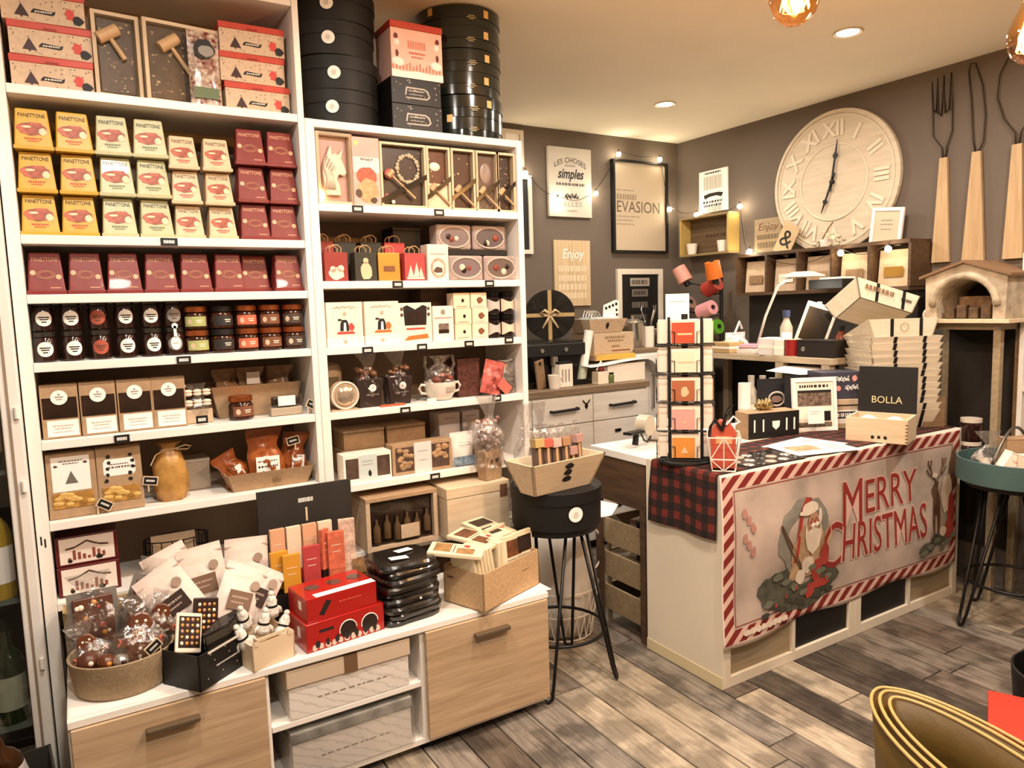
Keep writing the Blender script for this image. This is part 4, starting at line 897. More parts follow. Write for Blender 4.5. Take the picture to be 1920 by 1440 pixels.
wp = thing('white_pouch', 'white pouch with blue scenic foot beside the kraft carton', 'pouch', (-.662, .69, z)); pouch(.098, .128, .045, 10, 12, 4, .1).build('bag', M('pouch_white', '#e7ddd2', .4), wp, smooth=True); B().box(-.046, .046, -.0262, -.0242, .004, .038).build('scenic_band', M('scenic_blue', '#7d8d9c', .4, noise=(40, .5)), wp); flat(dashes(-.02, .02, .09, .003, 2) + dashes(-.024, .024, .08, .003, 5), INKG, wp, -.0248, 'marks')
tc_ = thing('kraft_tower_carton', 'tall kraft carton with lilac sleeve and dark window', 'carton', (-.57, .70, z)); B().box(-.042, .042, -.03, .035, 0, .16).build('body', KRAFT, tc_, bevel=.0015); B().box(-.0425, .0425, -.0306, .036, .088, .158).build('sleeve', M('lilac_paper'), tc_); B().box(-.026, .026, -.0306, -.0295, .025, .07).build('window', M('window_brown'), tc_); flat(dashes(-.02, .02, .13, .003, 2) + dashes(-.02, .02, .12, .003, 3), INKG, tc_, -.0312, 'marks')
for k, (x, nm_) in enumerate(((-1.02, 'left'), (-.855, 'right'))):
    q = thing('kraft_stack_box', f'flat kraft box at the back of the shelf, lower of the {nm_} pile', 'box', (x, .83, z), 0, 'flat kraft boxes at the back'); B().box(-.077, .077, -.06, .06, 0, .088).build('body', KRAFT, q, bevel=.002); B().box(-.078, .078, -.061, .061, .088, .095).build('lid', KRAFT2, q, bevel=.001)
    q2 = thing('kraft_stack_box', f'flat kraft box at the back of the shelf, upper of the {nm_} pile', 'box', (x+.004, .83, z+.0955), 0, 'flat kraft boxes at the back'); B().box(-.077, .077, -.06, .06, 0, .062).build('body', KRAFT, q2, bevel=.002); B().box(-.078, .078, -.061, .061, .0625, .072).build('lid', KRAFT2, q2, bevel=.001)
for k, (x, w_) in enumerate(((-.665, .09), (-.57, .075))):
    q = thing('lilac_carton', f'lilac carton at the back right, {("left", "right")[k]} one', 'carton', (x, .82, z), 0, 'lilac cartons at the back'); B().box(-w_/2, w_/2, -.04, .05, 0, .19).build('body', M('lilac_paper'), q, bevel=.002); flat(dashes(-.02, .02, .17, .003, 2), INKG, q, -.0406, 'marks')
# boxes on the bench behind, under the lowest shelf
bx_ = thing('wood_window_crate', 'kraft wooden crate with dark glass front under the lowest shelf', 'crate', (-.945, .72, .5565)); B().box(-.135, .135, -.11, .16, 0, .014).build('base', KRAFT2, bx_)
B().box(-.135, -.12, -.11, .16, .0145, .175).build('side_slat', KRAFT2, bx_); B().box(.12, .135, -.11, .16, .0145, .175).build('side_slat', KRAFT2, bx_); B().box(-.135, .135, -.11, .16, .1755, .19).build('top_panel', KRAFT, bx_, bevel=.001); B().box(-.1195, .1195, -.09, .155, .0145, .175).build('dark_front', M('window_dark2', '#241812', .15, noise=(14, .5), coat=.3), bx_)
for q in range(6): B().lathe([(.013, 0), (.013, .05), (.005, .065), (.005, .08)], 10, TR(-.095+.038*q, -.10, .03+.01*(q % 2))).build('bottle', M('mini_bottle', '#55402a', .15, coat=.4), bx_, smooth='auto')
B().box(-.01, .06, -.1135, -.1115, .03, .08).build('label_card', KRAFT2, bx_)
pb = thing('pale_wood_case', 'pale wooden gift case beside the kraft crate', 'wooden case', (-.655, .70, .5565)); B().box(-.135, .125, -.13, .16, 0, .15).build('body', PALEWOOD, pb, bevel=.003); B().box(-.137, .127, -.132, .162, .1505, .19).build('lid', PALEWOOD, pb, bevel=.003); B().box(.085, .115, -.1335, -.1305, .13, .175).build('leather_tab', M('tab_brown', '#6d4a33'), pb)
# ------------------------------------------------------------------ goods on the bench
ZB = .4205
# red and white boxes and wire basket on the bottom board of the left unit
def stall_box(label, z, y):
    t = thing('market_box', label, 'gift box', (-1.908, y, z), 0, 'maroon boxes with white front'); B().box(-.08, .08, -.03, .09, .0003, .087).build('body', M('maroon_card', '#5a1a17', .4), t, bevel=.002)
    flat([rect(-.07, .07, .006, .082)], M('white_front', '#eadcd0'), t, -.0306, 'front_print'); flat([[(-.055, .048), (-.035, .05), (-.02, .056), (0, .066), (.02, .056), (.035, .05), (.055, .048), (.055, .053), (.03, .057), (0, .072), (-.03, .057), (-.055, .053)]], INKB, t, -.031, 'scroll_print')
    flat([rect(-.05+.0125*q, -.042+.0125*q, .016, .024+.007*((q*3) % 4)) for q in range(8)], M('rust_ink', '#8d4a35'), t, -.031, 'houses_print'); flat([blob(-.045, .014, .007, .006, 7, .4, 1), blob(.03, .016, .009, .008, 7, .4, 2)], INK, t, -.0314, 'figure_print'); return t
stall_box('maroon gift box with white scroll print, lower of two', .5885, .71); stall_box('maroon gift box with white scroll print, upper of two', .6762, .722)
wk = thing('wire_basket', 'black wire basket with a kraft board behind the white pouches', 'basket', (-1.66, .79, .5885)); wr = B()
for z in (.004, .05, .095): wr.tube([(.095*math.cos(a*PI/12), .055*math.sin(a*PI/12), z) for a in range(24)], .0022, 6, True)
for a in range(18): wr.cyl((.095*math.cos(a*PI/9), .055*math.sin(a*PI/9), .004), (.095*math.cos(a*PI/9), .055*math.sin(a*PI/9), .095), .0018, None, 5)
wr.build('wire_frame', BLACKM, wk); B().box(-.075, .055, -.02, -.014, .004, .112).build('kraft_board', KRAFT2, wk)
cr = thing('printed_crate', 'low wooden crate with dark printed rim behind the bowl', 'crate', (-1.835, .585, ZB)); open_tray(cr, .29, .075, .165, .004, wood('crate_wood', '#a98d63', '#c4a878', 'x', 6), .006)
flat(dashes(-.13, .13, .142, .014, 4, .4), INK, cr, -.0378, 'stencil_print', -.024, z0=.142); flat([[(.06, .03), (.12, .03), (.09, .11)]], KRAFTD, cr, -.036, 'triangle_print', -.024)
# napkin and oval bowl with chocolate figures
nk = B().add([(-1.978, .268, ZB), (-1.80, .256, ZB), (-1.70, .30, ZB), (-1.655, .36, ZB), (-1.66, .47, ZB), (-1.95, .52, ZB), (-1.978, .4, ZB)] , [tuple(range(7))]).build('paper_napkin', PAPER, None, solid=.001); tag(nk, 'white paper napkin with red specks under the oval bowl', 'napkin'); nk.location.z = .0007
B().add([(x+r_*math.cos(a), y+r_*.6*math.sin(a), .0) for x, y, r_ in ((0, 0, .01), (.028, .01, .009)) for a in [q*PI/4 for q in range(8)]], [tuple(range(8)), tuple(range(8, 16))]).build('red_speck', M('speck_red', '#7a2a28'), nk).location = (-1.715, .345, ZB+.0014)
bw = thing('oval_bowl', 'beige oval bowl filled with wrapped chocolate figures', 'bowl', (-1.848, .395, ZB+.0022))
B().lathe([(.001, 0), (.108, 0), (.116, .008), (.128, .095), (.125, .097), (.121, .094), (.108, .012), (.001, .01)], 40, None, 1, .92).build('bowl_wall', M('felt_beige', '#a08a6c', .85, noise=(120, .12), bump=.3), bw, smooth='auto')
GM = [(-.012, 0), (-.034, .0), (-.036, .03), (-.026, .05), (-.052, .052), (-.056, .072), (-.026, .080), (-.022, .09), (-.03, .106), (-.018, .13), (0, .136), (.018, .13), (.03, .106), (.022, .09), (.026, .080), (.056, .072), (.052, .052), (.026, .05), (.036, .03), (.034, 0), (.012, 0), (0, .018)]
def choc_man(label, loc, rz, rx, ry, s_, seed):
    t = thing('chocolate_figure', label, 'chocolate figure', loc, rz, 'wrapped chocolate figures in the bowl', rx, ry); t.scale = (s_,)*3
    f = B().prism(GM, -.010, .010).build('figure', M('figure_choc', '#5d3018', .3, noise=(25, .15), coat=.3), t, bevel=.005)
    for q in range(4): B().sph((0, -.011, .028+.018*q), .0048, 1, .6, 1, 10, 6).build('button', CHOCW, f, smooth=True)
    for sx in (-1, 1): B().sph((sx*.010, -.011, .112), .004, 1, .5, 1, 8, 5).build('eye', CHOCW, f, smooth=True); B().tube([(sx*.05, -.011, .056), (sx*.044, -.012, .066), (sx*.05, -.011, .074)], .003, 6).build('icing', M('icing_coral', '#cf6a48', .5), f)
    pouch(.13, .19, .05, 10, 12, seed, .5, neck=True).build('clear_bag', CELLOC, t, smooth=True).location = (0, 0, -.012); return t
choc_man('big chocolate gingerbread man with white buttons in the bowl middle', (-1.815, .33, .478), .05, -.35, .15, 1.05, 3)
choc_man('chocolate gingerbread man tilted at the bowl left', (-1.905, .37, .475), .1, -.3, -.25, .8, 4)
choc_man('chocolate gingerbread man at the bowl right behind the tag', (-1.778, .40, .50), -.1, -.25, .35, .85, 5)
def choc_bar_bag(label, loc, rz, rx, ry, seed):
    t = thing('chocolate_slab_bag', label, 'chocolate', loc, rz, 'wrapped chocolate slabs in the bowl', rx, ry)
    B().box(-.06, .06, .006, .010, -.01, .145).build('backing_card', M('backing_grey', '#77716b', .5), t)
    c = B().box(-.048, .048, -.008, .006, 0, .13).build('slab', CHOC, t, bevel=.004); rd_ = random.Random(seed)
    for q in range(9): B().sph((rd_.uniform(-.04, .04), -.009, rd_.uniform(.03, .12)), rd_.uniform(.005, .009), 1, .5, 1, 8, 5).build('candy', [CHOCW, M('candy_orange', '#d08a3c', .4), M('candy_red', '#a4412f', .4)][q % 3], c, smooth=True)
    pouch(.14, .21, .05, 10, 12, seed+20, .5, neck=True).build('clear_bag', CELLOC, t, smooth=True).location = (0, 0, -.015); return t
choc_bar_bag('wrapped candy-studded chocolate slab at the bowl back left', (-1.905, .46, .515), .05, -.2, .0, 1); choc_bar_bag('wrapped candy-studded chocolate slab at the bowl back right', (-1.795, .475, .525), -.1, -.2, .35, 2)
for k, (x, y, r_) in enumerate(((-1.928, .362, .026), (-1.888, .335, .022), (-1.855, .322, .02))):
    e = thing('chocolate_ball', f'foil wrapped chocolate ball at the bowl rim, {ORDN[k]} from the left', 'chocolate', (x, y, .503), 0, 'chocolate balls in the bowl'); B().sph((0, 0, r_*.4), r_, 1, 1, 1).build('ball', [CHOC, M('figure_choc'), SILVER][k], e, smooth=True); B().sph((.006, -r_*.9, r_*.5), .007, 1, .6, 1, 8, 5).build('dot', [CHOCW, M('candy_orange'), DARK][k], e, smooth=True)
peg_tag((-1.762, .318, .505), .3, 'chalkboard peg tilted at the right of the chocolate bowl', -.55)
# crate of white pouches
pcr = thing('pouch_crate', 'cream crate holding the white zip pouches', 'crate', (-1.565, .50, ZB), .15); open_tray(pcr, .24, .16, .13, .006, M('crate_cream', '#cdb58f', .6, noise=(40, .06)), .005)
PW_ = M('pouch_rose', '#e3d2c6', .35, noise=(14, .05), bump=.3, bscale=30)
def zip_pouch(label, loc, rz, rx, ry, lab, seed, w_=.13, h=.19):
    t = thing('zip_pouch', label, 'pouch', loc, rz, 'white zip pouches in the crate', rx, ry); pouch(w_, h, .045, 12, 14, seed, .12, .04).build('bag', PW_, t, smooth=True)
    B().box(-w_/2+.002, w_/2-.002, -.0045, .0045, h*.86, h*.885).build('zip_seam', M('seam_rose', '#c3a99b', .4), t); m_ = [M('lab_choc', '#3a2a24', .5), M('lab_mocha', '#7b5f4c', .5)][lab]
    B().box(-.038, .03, -.0262, -.0238, .055, .108).build('label_card', m_, t); flat(dashes(-.028, .02, .09, .006, 2) + dashes(-.028, .01, .075, .005, 3), M('lab_line', '#b7a497'), t, -.0268, 'label_marks'); flat([disc(.03, .13, .014, 14)], M('lab_mocha2', '#a58e7d'), t, -.0215, 'round_mark'); return t
zip_pouch('white zip pouch with dark label leaning far left', (-1.665, .43, .525), .1, -.2, -.5, 0, 3); zip_pouch('white zip pouch with brown label, front of the pile', (-1.575, .405, .49), 0, -.35, .45, 1, 4); zip_pouch('white zip pouch standing upright at the pile right', (-1.50, .52, .525), -.05, -.08, .05, 0, 5); zip_pouch('white zip pouch tilted right above the knitted figures', (-1.535, .435, .49), -.2, -.35, .55, 0, 6, .12, .17); zip_pouch('white zip pouch in the middle of the pile', (-1.61, .50, .53), .05, -.12, -.1, 1, 7); zip_pouch('white zip pouch at the back left of the pile', (-1.66, .53, .54), .1, -.1, -.35, 1, 8)
# black box with chocolate phones
pbx = thing('phone_box', 'open black box with chocolate phones and dark sachets', 'box', (-1.659, .314, ZB), .645); open_tray(pbx, .165, .135, .098, .003, M('black_speck', '#12100e', .45, noise=(150, .6)), .004)
B().box(-.055, .06, -.0745, -.0715, .094, .099).build('rim_strip', M('rim_pale', '#cfc4b6', .4), pbx); flat([rect(-.03, .045, .05, .054)] + [disc(-.06+.013*q, .03+.02*((q*7) % 4), .002, 6) for q in range(10)], M('silver_ink'), pbx, -.0735, 'silver_print')
def phone(label, loc, rz, rx, ry, frame):
    t = thing('chocolate_phone', label, 'chocolate phone', loc, rz, 'chocolate phones', rx, ry); B().box(-.037, .037, -.005, .005, 0, .105).build('frame', frame, t, bevel=.004)
    sc_ = B().box(-.031, .031, -.0062, -.0045, .013, .095).build('screen', DARK, t)
    for r in range(5):
        for c in range(4): B().sph((-.022+.0147*c, -.0066, .024+.0155*r), .0052, 1, .5, 1, 8, 5).build('icon', [CHOCW, M('candy_orange'), M('icon_rose', '#b98a78', .4), GOLD][(r*3+c) % 4], sc_, smooth=True)
    return t
phone('chocolate phone with white frame leaning in the black box', (-1.70, .295, .50), .35, -.45, .38, CHOCW); phone('chocolate phone with dark frame behind the white one', (-1.648, .365, .505), .35, -.3, .3, DARK)
for k in range(6):
    e = thing('dark_sachet', f'dark chocolate sachet in the black box, {ORDN[k]} from the front', 'sachet', (-1.615+.010*k, .285+.017*k, .45), .55, 'dark sachets in the black box', -.2); B().box(-.042, .042, -.006, .006, 0, .10).build('pack', M('sachet_black', '#1e1a17', .2, noise=(30, .3), coat=.4), e, bevel=.003); B().box(-.041, .041, -.0075, -.0063, .07, .09).build('band', M('sachet_olive', '#3a352c', .3), e)
# cream box of knitted figures
kb = thing('knit_box', 'small cream open box of white knitted figures', 'box', (-1.502, .322, ZB), .285); open_tray(kb, .13, .125, .075, .002, M('box_cream', '#dcc4a4', .5), .004); B().box(-.05, .05, -.064, -.060, .082, .09).build('handle_bar', M('box_cream'), kb); 
for s_ in (-1, 1): B().box(s_*.05-.006, s_*.05+.006, -.064, -.060, .07, .0818).build('handle_post', M('box_cream'), kb)
FL = M('wool_white', '#ddd5ca', .9, noise=(90, .25), bump=1.0, bscale=90)
for k, (x, y, z, ry) in enumerate(((-1.545, .30, .505, -.4), (-1.50, .335, .515, .2), (-1.46, .375, .545, 0), (-1.455, .32, .50, .5), (-1.535, .375, .53, -.3))):
    e = thing('knitted_figure', f'white knitted figure with black band, {("front left", "middle", "tallest at the back", "right end", "back left")[k]} of the cream box', 'ornament', (x, y, z-.035), .2*k, 'white knitted figures', 0, ry)
    B().lathe([(.001, 0), (.018, .004), (.022, .022), (.014, .036), (.016, .05), (.010, .064), (.004, .07)], 14).build('body', FL, e, smooth=True); B().lathe([(.0165, .033), (.0165, .039)], 14).build('band', BLACK, e); B().sph((0, 0, .072), .009, 1, 1, 1, 10, 6).build('bobble', FL, e, smooth=True)
    for sx in (-1, 1): B().tube([(sx*.012, 0, .03), (sx*.024, -.004, .022), (sx*.026, -.006, .008)], .005, 6).build('tassel', FL, e, smooth=True)
# red gift boxes
def red_box(label, loc, rz, w_, d, h, lower):
    t = thing('red_gift_box', label, 'gift box', loc, rz, 'glossy red gift boxes'); B().box(-w_/2, w_/2, -d/2, d/2, .0003, h).build('body', REDG, t, bevel=.002); y = -d/2-.0007
    if lower:
        flat([disc(x_, .038, .026, 18) for x_ in (0.005, .075)], DARK, t, y, 'round_window'); flat([rect(-.085, -.04, .052, .06)], INK, t, y, 'black_band')
        b = B()
        for x_ in (.005, .075): b.tube([(x_+.027*math.cos(a*PI/12), y-.0003, .038+.027*math.sin(a*PI/12)) for a in range(14)], .0016, 5)
        b.build('white_ring', PAPER, t); flat([blob(-.1+.02*q, .012, .008, .010, 8, .5, q) for q in range(11)], M('figures_ink', '#d8b9a8'), t, y-.0004, 'figure_print'); flat([blob(-.09+.03*q, .02, .007, .012, 8, .5, q+30) for q in range(7)], INK, t, y-.0006, 'dark_print')
    else:
        B().box(-w_/2+.03, w_/2-.002, -d/2+.0, -d/2+.028, h+.0003, h+.001).build('white_stripe', PAPER, t); flat([[(-.075, .018), (-.06, .012), (-.035, .05), (-.05, .056)]], INK, t, y, 'tag_print'); flat(dashes(-.01, .06, .04, .004, 2), M('red_pale', '#d2604c'), t, y, 'marks')
        for x_ in (-.06, .01, .075): B().lathe([(.022, 0), (.022, .0006)], 18, TR(x_, .012, h+.0003)).build('top_window', M('window_brown'), t)
    B().box(-w_/2-.0008, -w_/2, -.03, -.01, h*.4, h*.75).build('side_mark', PAPER, t); return t
red_box('glossy red gift box with round windows, lower of the pair', (-1.279, .358, ZB), .121, .248, .15, .084, True); red_box('glossy red gift box with white stripe, upper of the pair', (-1.283, .362, ZB+.0843), .121, .222, .14, .07, False)
# chocolate bars in a black rack, chalkboard behind
rk = thing('bar_rack', 'black display rack holding upright chocolate bars', 'rack', (-1.30, .50, ZB)); open_tray(rk, .27, .10, .12, .0, BLACK, .004); B().box(-.13, .13, -.002, .002, .004, .11).build('partition', BLACK, rk)
def bar(label, x, y, z, top, low, rz=0, h=.20, w_=.052, rx=0):
    t = thing('chocolate_bar', label, 'chocolate bar', (x, y, z), rz, 'upright chocolate bars in the rack', rx); B().box(-w_/2, w_/2, -.007, .007, 0, h).build('wrapper', low, t, bevel=.001); B().box(-w_/2-.0006, w_/2+.0006, -.0076, .0076, h*.42, h+.0006).build('sleeve', top, t, bevel=.001); flat(dashes(-w_*.3, w_*.3, h*.8, .003, 2) + dashes(-w_*.25, w_*.25, h*.7, .003, 3) + [disc(w_*.2, h*.22, .006, 8)], CREAM, t, -.0082, 'marks'); return t
YW = M('bar_yellow', '#cf9330', .45); RDb = M('bar_red', '#b04040', .45); COb = M('bar_coral', '#c9694c', .5, noise=(60, .2)); DKb = M('bar_dark', '#2a1b17', .4); FLb = M('bar_floral', '#d9b9a4', .5, noise=(50, .35))
bar('yellow topped chocolate bar at the rack front', -1.375, .470, .455, YW, DKb); bar('yellow topped chocolate bar behind the first yellow one', -1.408, .487, .465, YW, DKb, .1); bar('red topped chocolate bar at the rack front', -1.313, .470, .47, RDb, DKb); bar('coral patterned chocolate bar', -1.232, .475, .49, COb, COb, 0, .21); bar('narrow coral chocolate bar seen edge on', -1.265, .485, .49, COb, DKb, .5, .22, .03); bar('floral white chocolate bar at the rack right end', -1.185, .505, .49, FLb, FLb, -.15, .235, .05)
for k, x in enumerate((-1.40, -1.35, -1.30, -1.25)): bar(f'pale topped chocolate bar in the back row, {ORDN[k]} from the left', x, .525, .49, [M('bar_peach', '#d8a480', .5), M('bar_cream', '#e4cfb4', .5)][k % 2], RDb if k % 2 else DKb, .05, .235, .044)
ck = thing('chalkboard', 'grey black chalkboard panel standing behind the chocolate bars', 'sign', (-1.29, .585, ZB)); B().box(-.152, .152, -.005, .005, 0, .415).build('panel', M('slate', '#2b2621', .6, noise=(6, .15)), ck, bevel=.001); flat(dashes(-.024, .024, .37, .014, 3), PAPER, ck, -.0058, 'chalk_marks'); B().box(-.003, .003, -.0062, -.0052, .30, .345).build('peg_clip', PALEWOOD, ck)
# black sachet stack
SB = M('sachet_black')
for k in range(9):
    e = thing('black_pack', f'flat black shrink-wrapped pack in the pile beside the red boxes, {ORDN[k]} from below', 'pack', (-1.052+.006*math.sin(k*2.1), .372+.006*math.cos(k*1.7), ZB+.0215*k), .1+.09*math.sin(k*1.3), 'black packs in a pile')
    b = B(); rd_ = random.Random(k); n = 12
    pts = [(.098*(1+.06*(rd_.random()-.5))*max(-1, min(1, 1.25*math.cos(2*PI*i/24))), .085*(1+.06*(rd_.random()-.5))*max(-1, min(1, 1.25*math.sin(2*PI*i/24)))) for i in range(24)]
    b.add([(x, y, .001) for x, y in pts] + [(x*1.03, y*1.03, .011+.003*rd_.random()) for x, y in pts] + [(x*.97, y*.97, .0205) for x, y in pts], [tuple(reversed(range(24))), tuple(range(48, 72))] + [(j*24+i, j*24+(i+1) % 24, (j+1)*24+(i+1) % 24, (j+1)*24+i) for j in (0, 1) for i in range(24)]).build('pack', SB, e, smooth='auto')
    if k == 3: seal(e, .02, -.089, .011, .004)
for k, (x, y) in enumerate(((-1.075, .34), (-1.035, .40))): e = thing('price_slip', f'small white paper slip on the black pile, {("front", "back")[k]} one', 'paper slip', (x, y, ZB+.196), .3*k, 'paper slips on the black pile'); B().box(-.03, .03, -.014, .014, 0, .0012, TR(0, 0, .002, 0, .06)).build('slip', PAPER, e)
rb_ = thing('ribboned_sweets', 'gold tied sweets bag between the bars and the black pile', 'sweets bag', (-1.135, .50, ZB), .2); pouch(.08, .17, .05, 8, 10, 41, .4).build('bag', M('tan_bag', '#8d6a48', .3, noise=(40, .4)), rb_, smooth=True); B().tube([(-.03, -.02, .13), (0, -.028, .125), (.03, -.02, .135)], .004, 6).build('tie', GOLD, rb_)
# kraft box of chocolate tablets
sh = B().add([(-.862, .19+.075, ZB+.0006), (-.553, .262, ZB+.0006), (-.56, .45, ZB+.0006), (-.88, .42, ZB+.0006)], [(0, 1, 2, 3)]).build('paper_sheet', PAPER, None, solid=.0008); tag(sh, 'white paper sheet under the kraft tablet box', 'paper')
tx = thing('tablet_box', 'kraft open box full of white wrapped chocolate tablets', 'box', (-.732, .355, ZB+.0012), .36); open_tray(tx, .297, .175, .125, .0, M('kraft_speck', '#c2a077', .75, noise=(140, .12)), .004); flat(dashes(-.05, -.02, .09, .006, 2), INK, tx, .0, 'side_mark').matrix_local = TR(-.1495, .02, 0, 0, 0, -PI/2); flat([rect(.05, .09, .075, .078)], KRAFTD, tx, -.0882, 'print_mark')
CRW = M('tablet_cream', '#eadbb8', .45); TBM = [M('tab_brown2', '#6a3f24', .35, noise=(60, .4)), DARK, M('tab_tan', '#9a7448', .4, noise=(50, .3))]
def tablet(label, loc, rz, rx, ry, m_, flatlay=False):
    t = thing('chocolate_tablet', label, 'chocolate tablet', loc, rz, 'white wrapped chocolate tablets', rx, ry); t.scale = (1.15, 1.15, 1.15); B().box(-.045, .045, -.006, .006, 0, .155).build('wrapper', CRW, t, bevel=.0025); B().box(-.036, .008, -.0068, -.0055, .025, .075).build('window', m_, t); B().box(-.030, .036, -.0068, -.0055, .092, .14).build('window', m_, t); flat([blob(.026, .05, .010, .010, 9, .4, 3)], INKR, t, -.0072, 'berry_print'); flat(dashes(-.03, .03, .083, .004, 2), INKG, t, -.0072, 'marks'); return t
c_, s2 = math.cos(.36), math.sin(.36)
def tb_at(u, v): return (-.732+u*c_-v*s2, .355+u*s2+v*c_)
for k in range(8):
    x, y = tb_at(-.118+.0165*k, -.0); tablet(f'white wrapped chocolate tablet standing edgewise in the kraft box, {ORDN[k]} from the left', (x, y, ZB+.012), .36+PI/2, -.18 if k < 6 else 0, 0, TBM[k % 3])
for k, u in enumerate((.045, .105)): x, y = tb_at(u, -.062); tablet(f'white wrapped chocolate tablet facing front in the kraft box, {("left", "right")[k]} one', (x, y, ZB+.020), .36, -.12, .05, TBM[k])
x, y = tb_at(.075, .03); tablet('white wrapped chocolate tablet at the kraft box back', (x, y, ZB+.03), .36, -.1, .0, TBM[2])
for k, (u, v, z, rz) in enumerate(((.0, .045, .178, .5), (.07, .07, .184, .2), (-.10, .03, .177, .9))): x, y = tb_at(u, v-.08); tablet(f'white wrapped chocolate tablet lying on top of the kraft box, {("middle", "right", "left")[k]} one', (x, y, ZB+z), .36+rz-.3, -PI/2+.10, 0, TBM[k])
# marble boxes in the open bay
def marble():
    m = M('marble_card', '#e2dad1', .35); nt = m.node_tree; p = nt.nodes['Principled BSDF']; tc = nn(nt, 'ShaderNodeTexCoord'); mp = nn(nt, 'ShaderNodeMapping'); mp.inputs['Rotation'].default_value = (.4, .7, .3); mp.inputs['Scale'].default_value = (1, 1, 2)
    n = nn(nt, 'ShaderNodeTexWave'); n.inputs['Scale'].default_value = 8; n.inputs['Distortion'].default_value = 5; n.inputs['Detail'].default_value = 4; n.inputs['Detail Scale'].default_value = 2
    r = nn(nt, 'ShaderNodeValToRGB'); r.color_ramp.elements[0].color = hexc('#cfc8bf'); r.color_ramp.elements[1].color = hexc('#e2dad1'); r.color_ramp.elements[0].position = .02; r.color_ramp.elements[1].position = .22
    nt.links.new(tc.outputs['Object'], mp.inputs[0]); nt.links.new(mp.outputs[0], n.inputs['Vector']); nt.links.new(n.outputs['Fac'], r.inputs[0]); nt.links.new(r.outputs[0], p.inputs['Base Color']); return m
MAR = marble()
mbx = thing('marble_box', 'marble pattern gift box with beige lid and brown strap, upper bay', 'gift box', (-1.272, .40, .2405)); B().box(-.182, .182, -.14, .15, 0, .098).build('body', MAR, mbx, bevel=.002); B().box(-.187, .187, -.145, .155, .0985, .15).build('lid', M('lid_beige', '#cbb79f', .5), mbx, bevel=.002); B().box(-.02, .02, -.1463, -.1445, .0985, .151).build('strap', M('strap_brown', '#6f5338'), mbx); B().box(-.02, .02, -.1463, .156, .1505, .152).build('strap', M('strap_brown'), mbx); flat(dashes(-.1, .12, .05, .004, 3), INKG, mbx, -.1407, 'marks')
mb2 = thing('marble_box', 'marble pattern gift box wrapped in clear film, lower bay', 'gift box', (-1.272, .40, .0505)); B().box(-.182, .182, -.14, .15, 0, .118).build('body', MAR, mb2, bevel=.002); B().box(-.186, .186, -.144, .154, .1185, .152).build('lid', M('film_grey', '#8d8b84', .25, noise=(20, .3), bump=.5, bscale=25), mb2, bevel=.004); B().box(-.19, .19, -.1505, .158, -.0, .158).build('clear_film', film('wrap_film', .1, .12, .5, .8, 14, milk=.05), mb2, bevel=.004); flat(dashes(-.1, .12, .06, .004, 3), INKG, mb2, -.1407, 'marks')
# ------------------------------------------------------------------ stool with hat box and mallet tray
def hairpin_stool(label, loc, rot, seat_mat, zs, r=.165, splay=.20):
    t = thing('stool', label, 'stool', loc, rot)
    B().lathe([(.001, zs-.022), (r*.93, zs-.022), (r*.95, zs-.018), (r*.95, zs-.002), (r*.93, zs), (.001, zs)], 36).build('seat', seat_mat, t, smooth='auto')
    for k in range(4):
        a = PI/4+k*PI/2; ca, sa = math.cos(a), math.sin(a); tx, ty = -sa, ca
        top = .10; w_ = .055
        P = lambda rad, off, z: (ca*rad+tx*off, sa*rad+ty*off, z)
        pts = [P(top, -w_, zs-.024), P(splay-.012, -.018, .06), P(splay, -.014, .016), P(splay+.004, 0, .0065), P(splay, .014, .016), P(splay-.012, .018, .06), P(top, w_, zs-.024)]
        B().tube(pts, .0062, 8).build('leg', BLACKM, t, smooth=True)
    rr = top+(splay-top)*(1-.21/zs)
    B().tube([(rr*math.cos(a*PI/16), rr*math.sin(a*PI/16), .19) for a in range(32)], .0062, 8, True).build('foot_ring', BLACKM, t, smooth=True)
    return t
hairpin_stool('black metal hairpin stool beside the bench, under a black hat box', (-.415, .43, 0), 0, BLACK, .60, .165, .215)
hs = hat_box('hat_box', 'wide black hat box with white sticker lying on the hairpin stool', (-.415, .425, .6022), .168, .14, BK, None, .027, -1.75)
wt_ = thing('mallet_crate', 'small pale wooden crate full of packed mallets on the hat box', 'crate', (-.46, .355, .7428), .12)
open_tray(wt_, .345, .16, .115, .04, PALEWOOD, .009)
flat([blob(0, .045+.024*q, .02, .011, 9, .3, q) for q in range(3)], INK, wt_, -.0575, 'monogram', -.3478, z0=.045-.0)
def packed_mallet(label, x, y, h, capm, seed):
    t = thing('packed_mallet', label, 'mallet', (x, y, .748), .05*seed, 'packed mallets in the wooden crate', -.08); B().box(-.017, .017, -.012, .012, 0, h).build('sleeve', M('sleeve_mauve', '#5d4a42', .3), t, bevel=.002); B().lathe([(.014, .03), (.008, .055), (.0055, .10), (.006, h-.03)], 12, TR(0, -.0135, 0)).build('mallet_handle', M('mallet_wood'), t, smooth='auto'); B().box(-.0185, .0185, -.0215, .013, h-.03, h).build('cap_band', capm, t, bevel=.001); pouch(.04, .05, .02, 6, 6, seed, .4, neck=True).build('clear_top', CELLOC, t, smooth=True).location = (0, 0, h); return t
caps = [M('cap_straw', '#b99f68', .5), M('cap_coral', '#c0614f', .5), M('cap_rose', '#cfa79c', .5), M('cap_tan', '#a77f5e', .5), M('cap_pink', '#b08a80', .5), M('cap_pink')]
for k, (x, y, h) in enumerate(((-.555, .315, .19), (-.515, .322, .185), (-.475, .327, .18), (-.432, .332, .18), (-.395, .345, .14), (-.36, .352, .18))): packed_mallet(f'packed wooden mallet with {("straw yellow", "coral", "rose", "tan", "small pink", "dark pink")[k]} band in the wooden crate', x, y, h, caps[k], k)
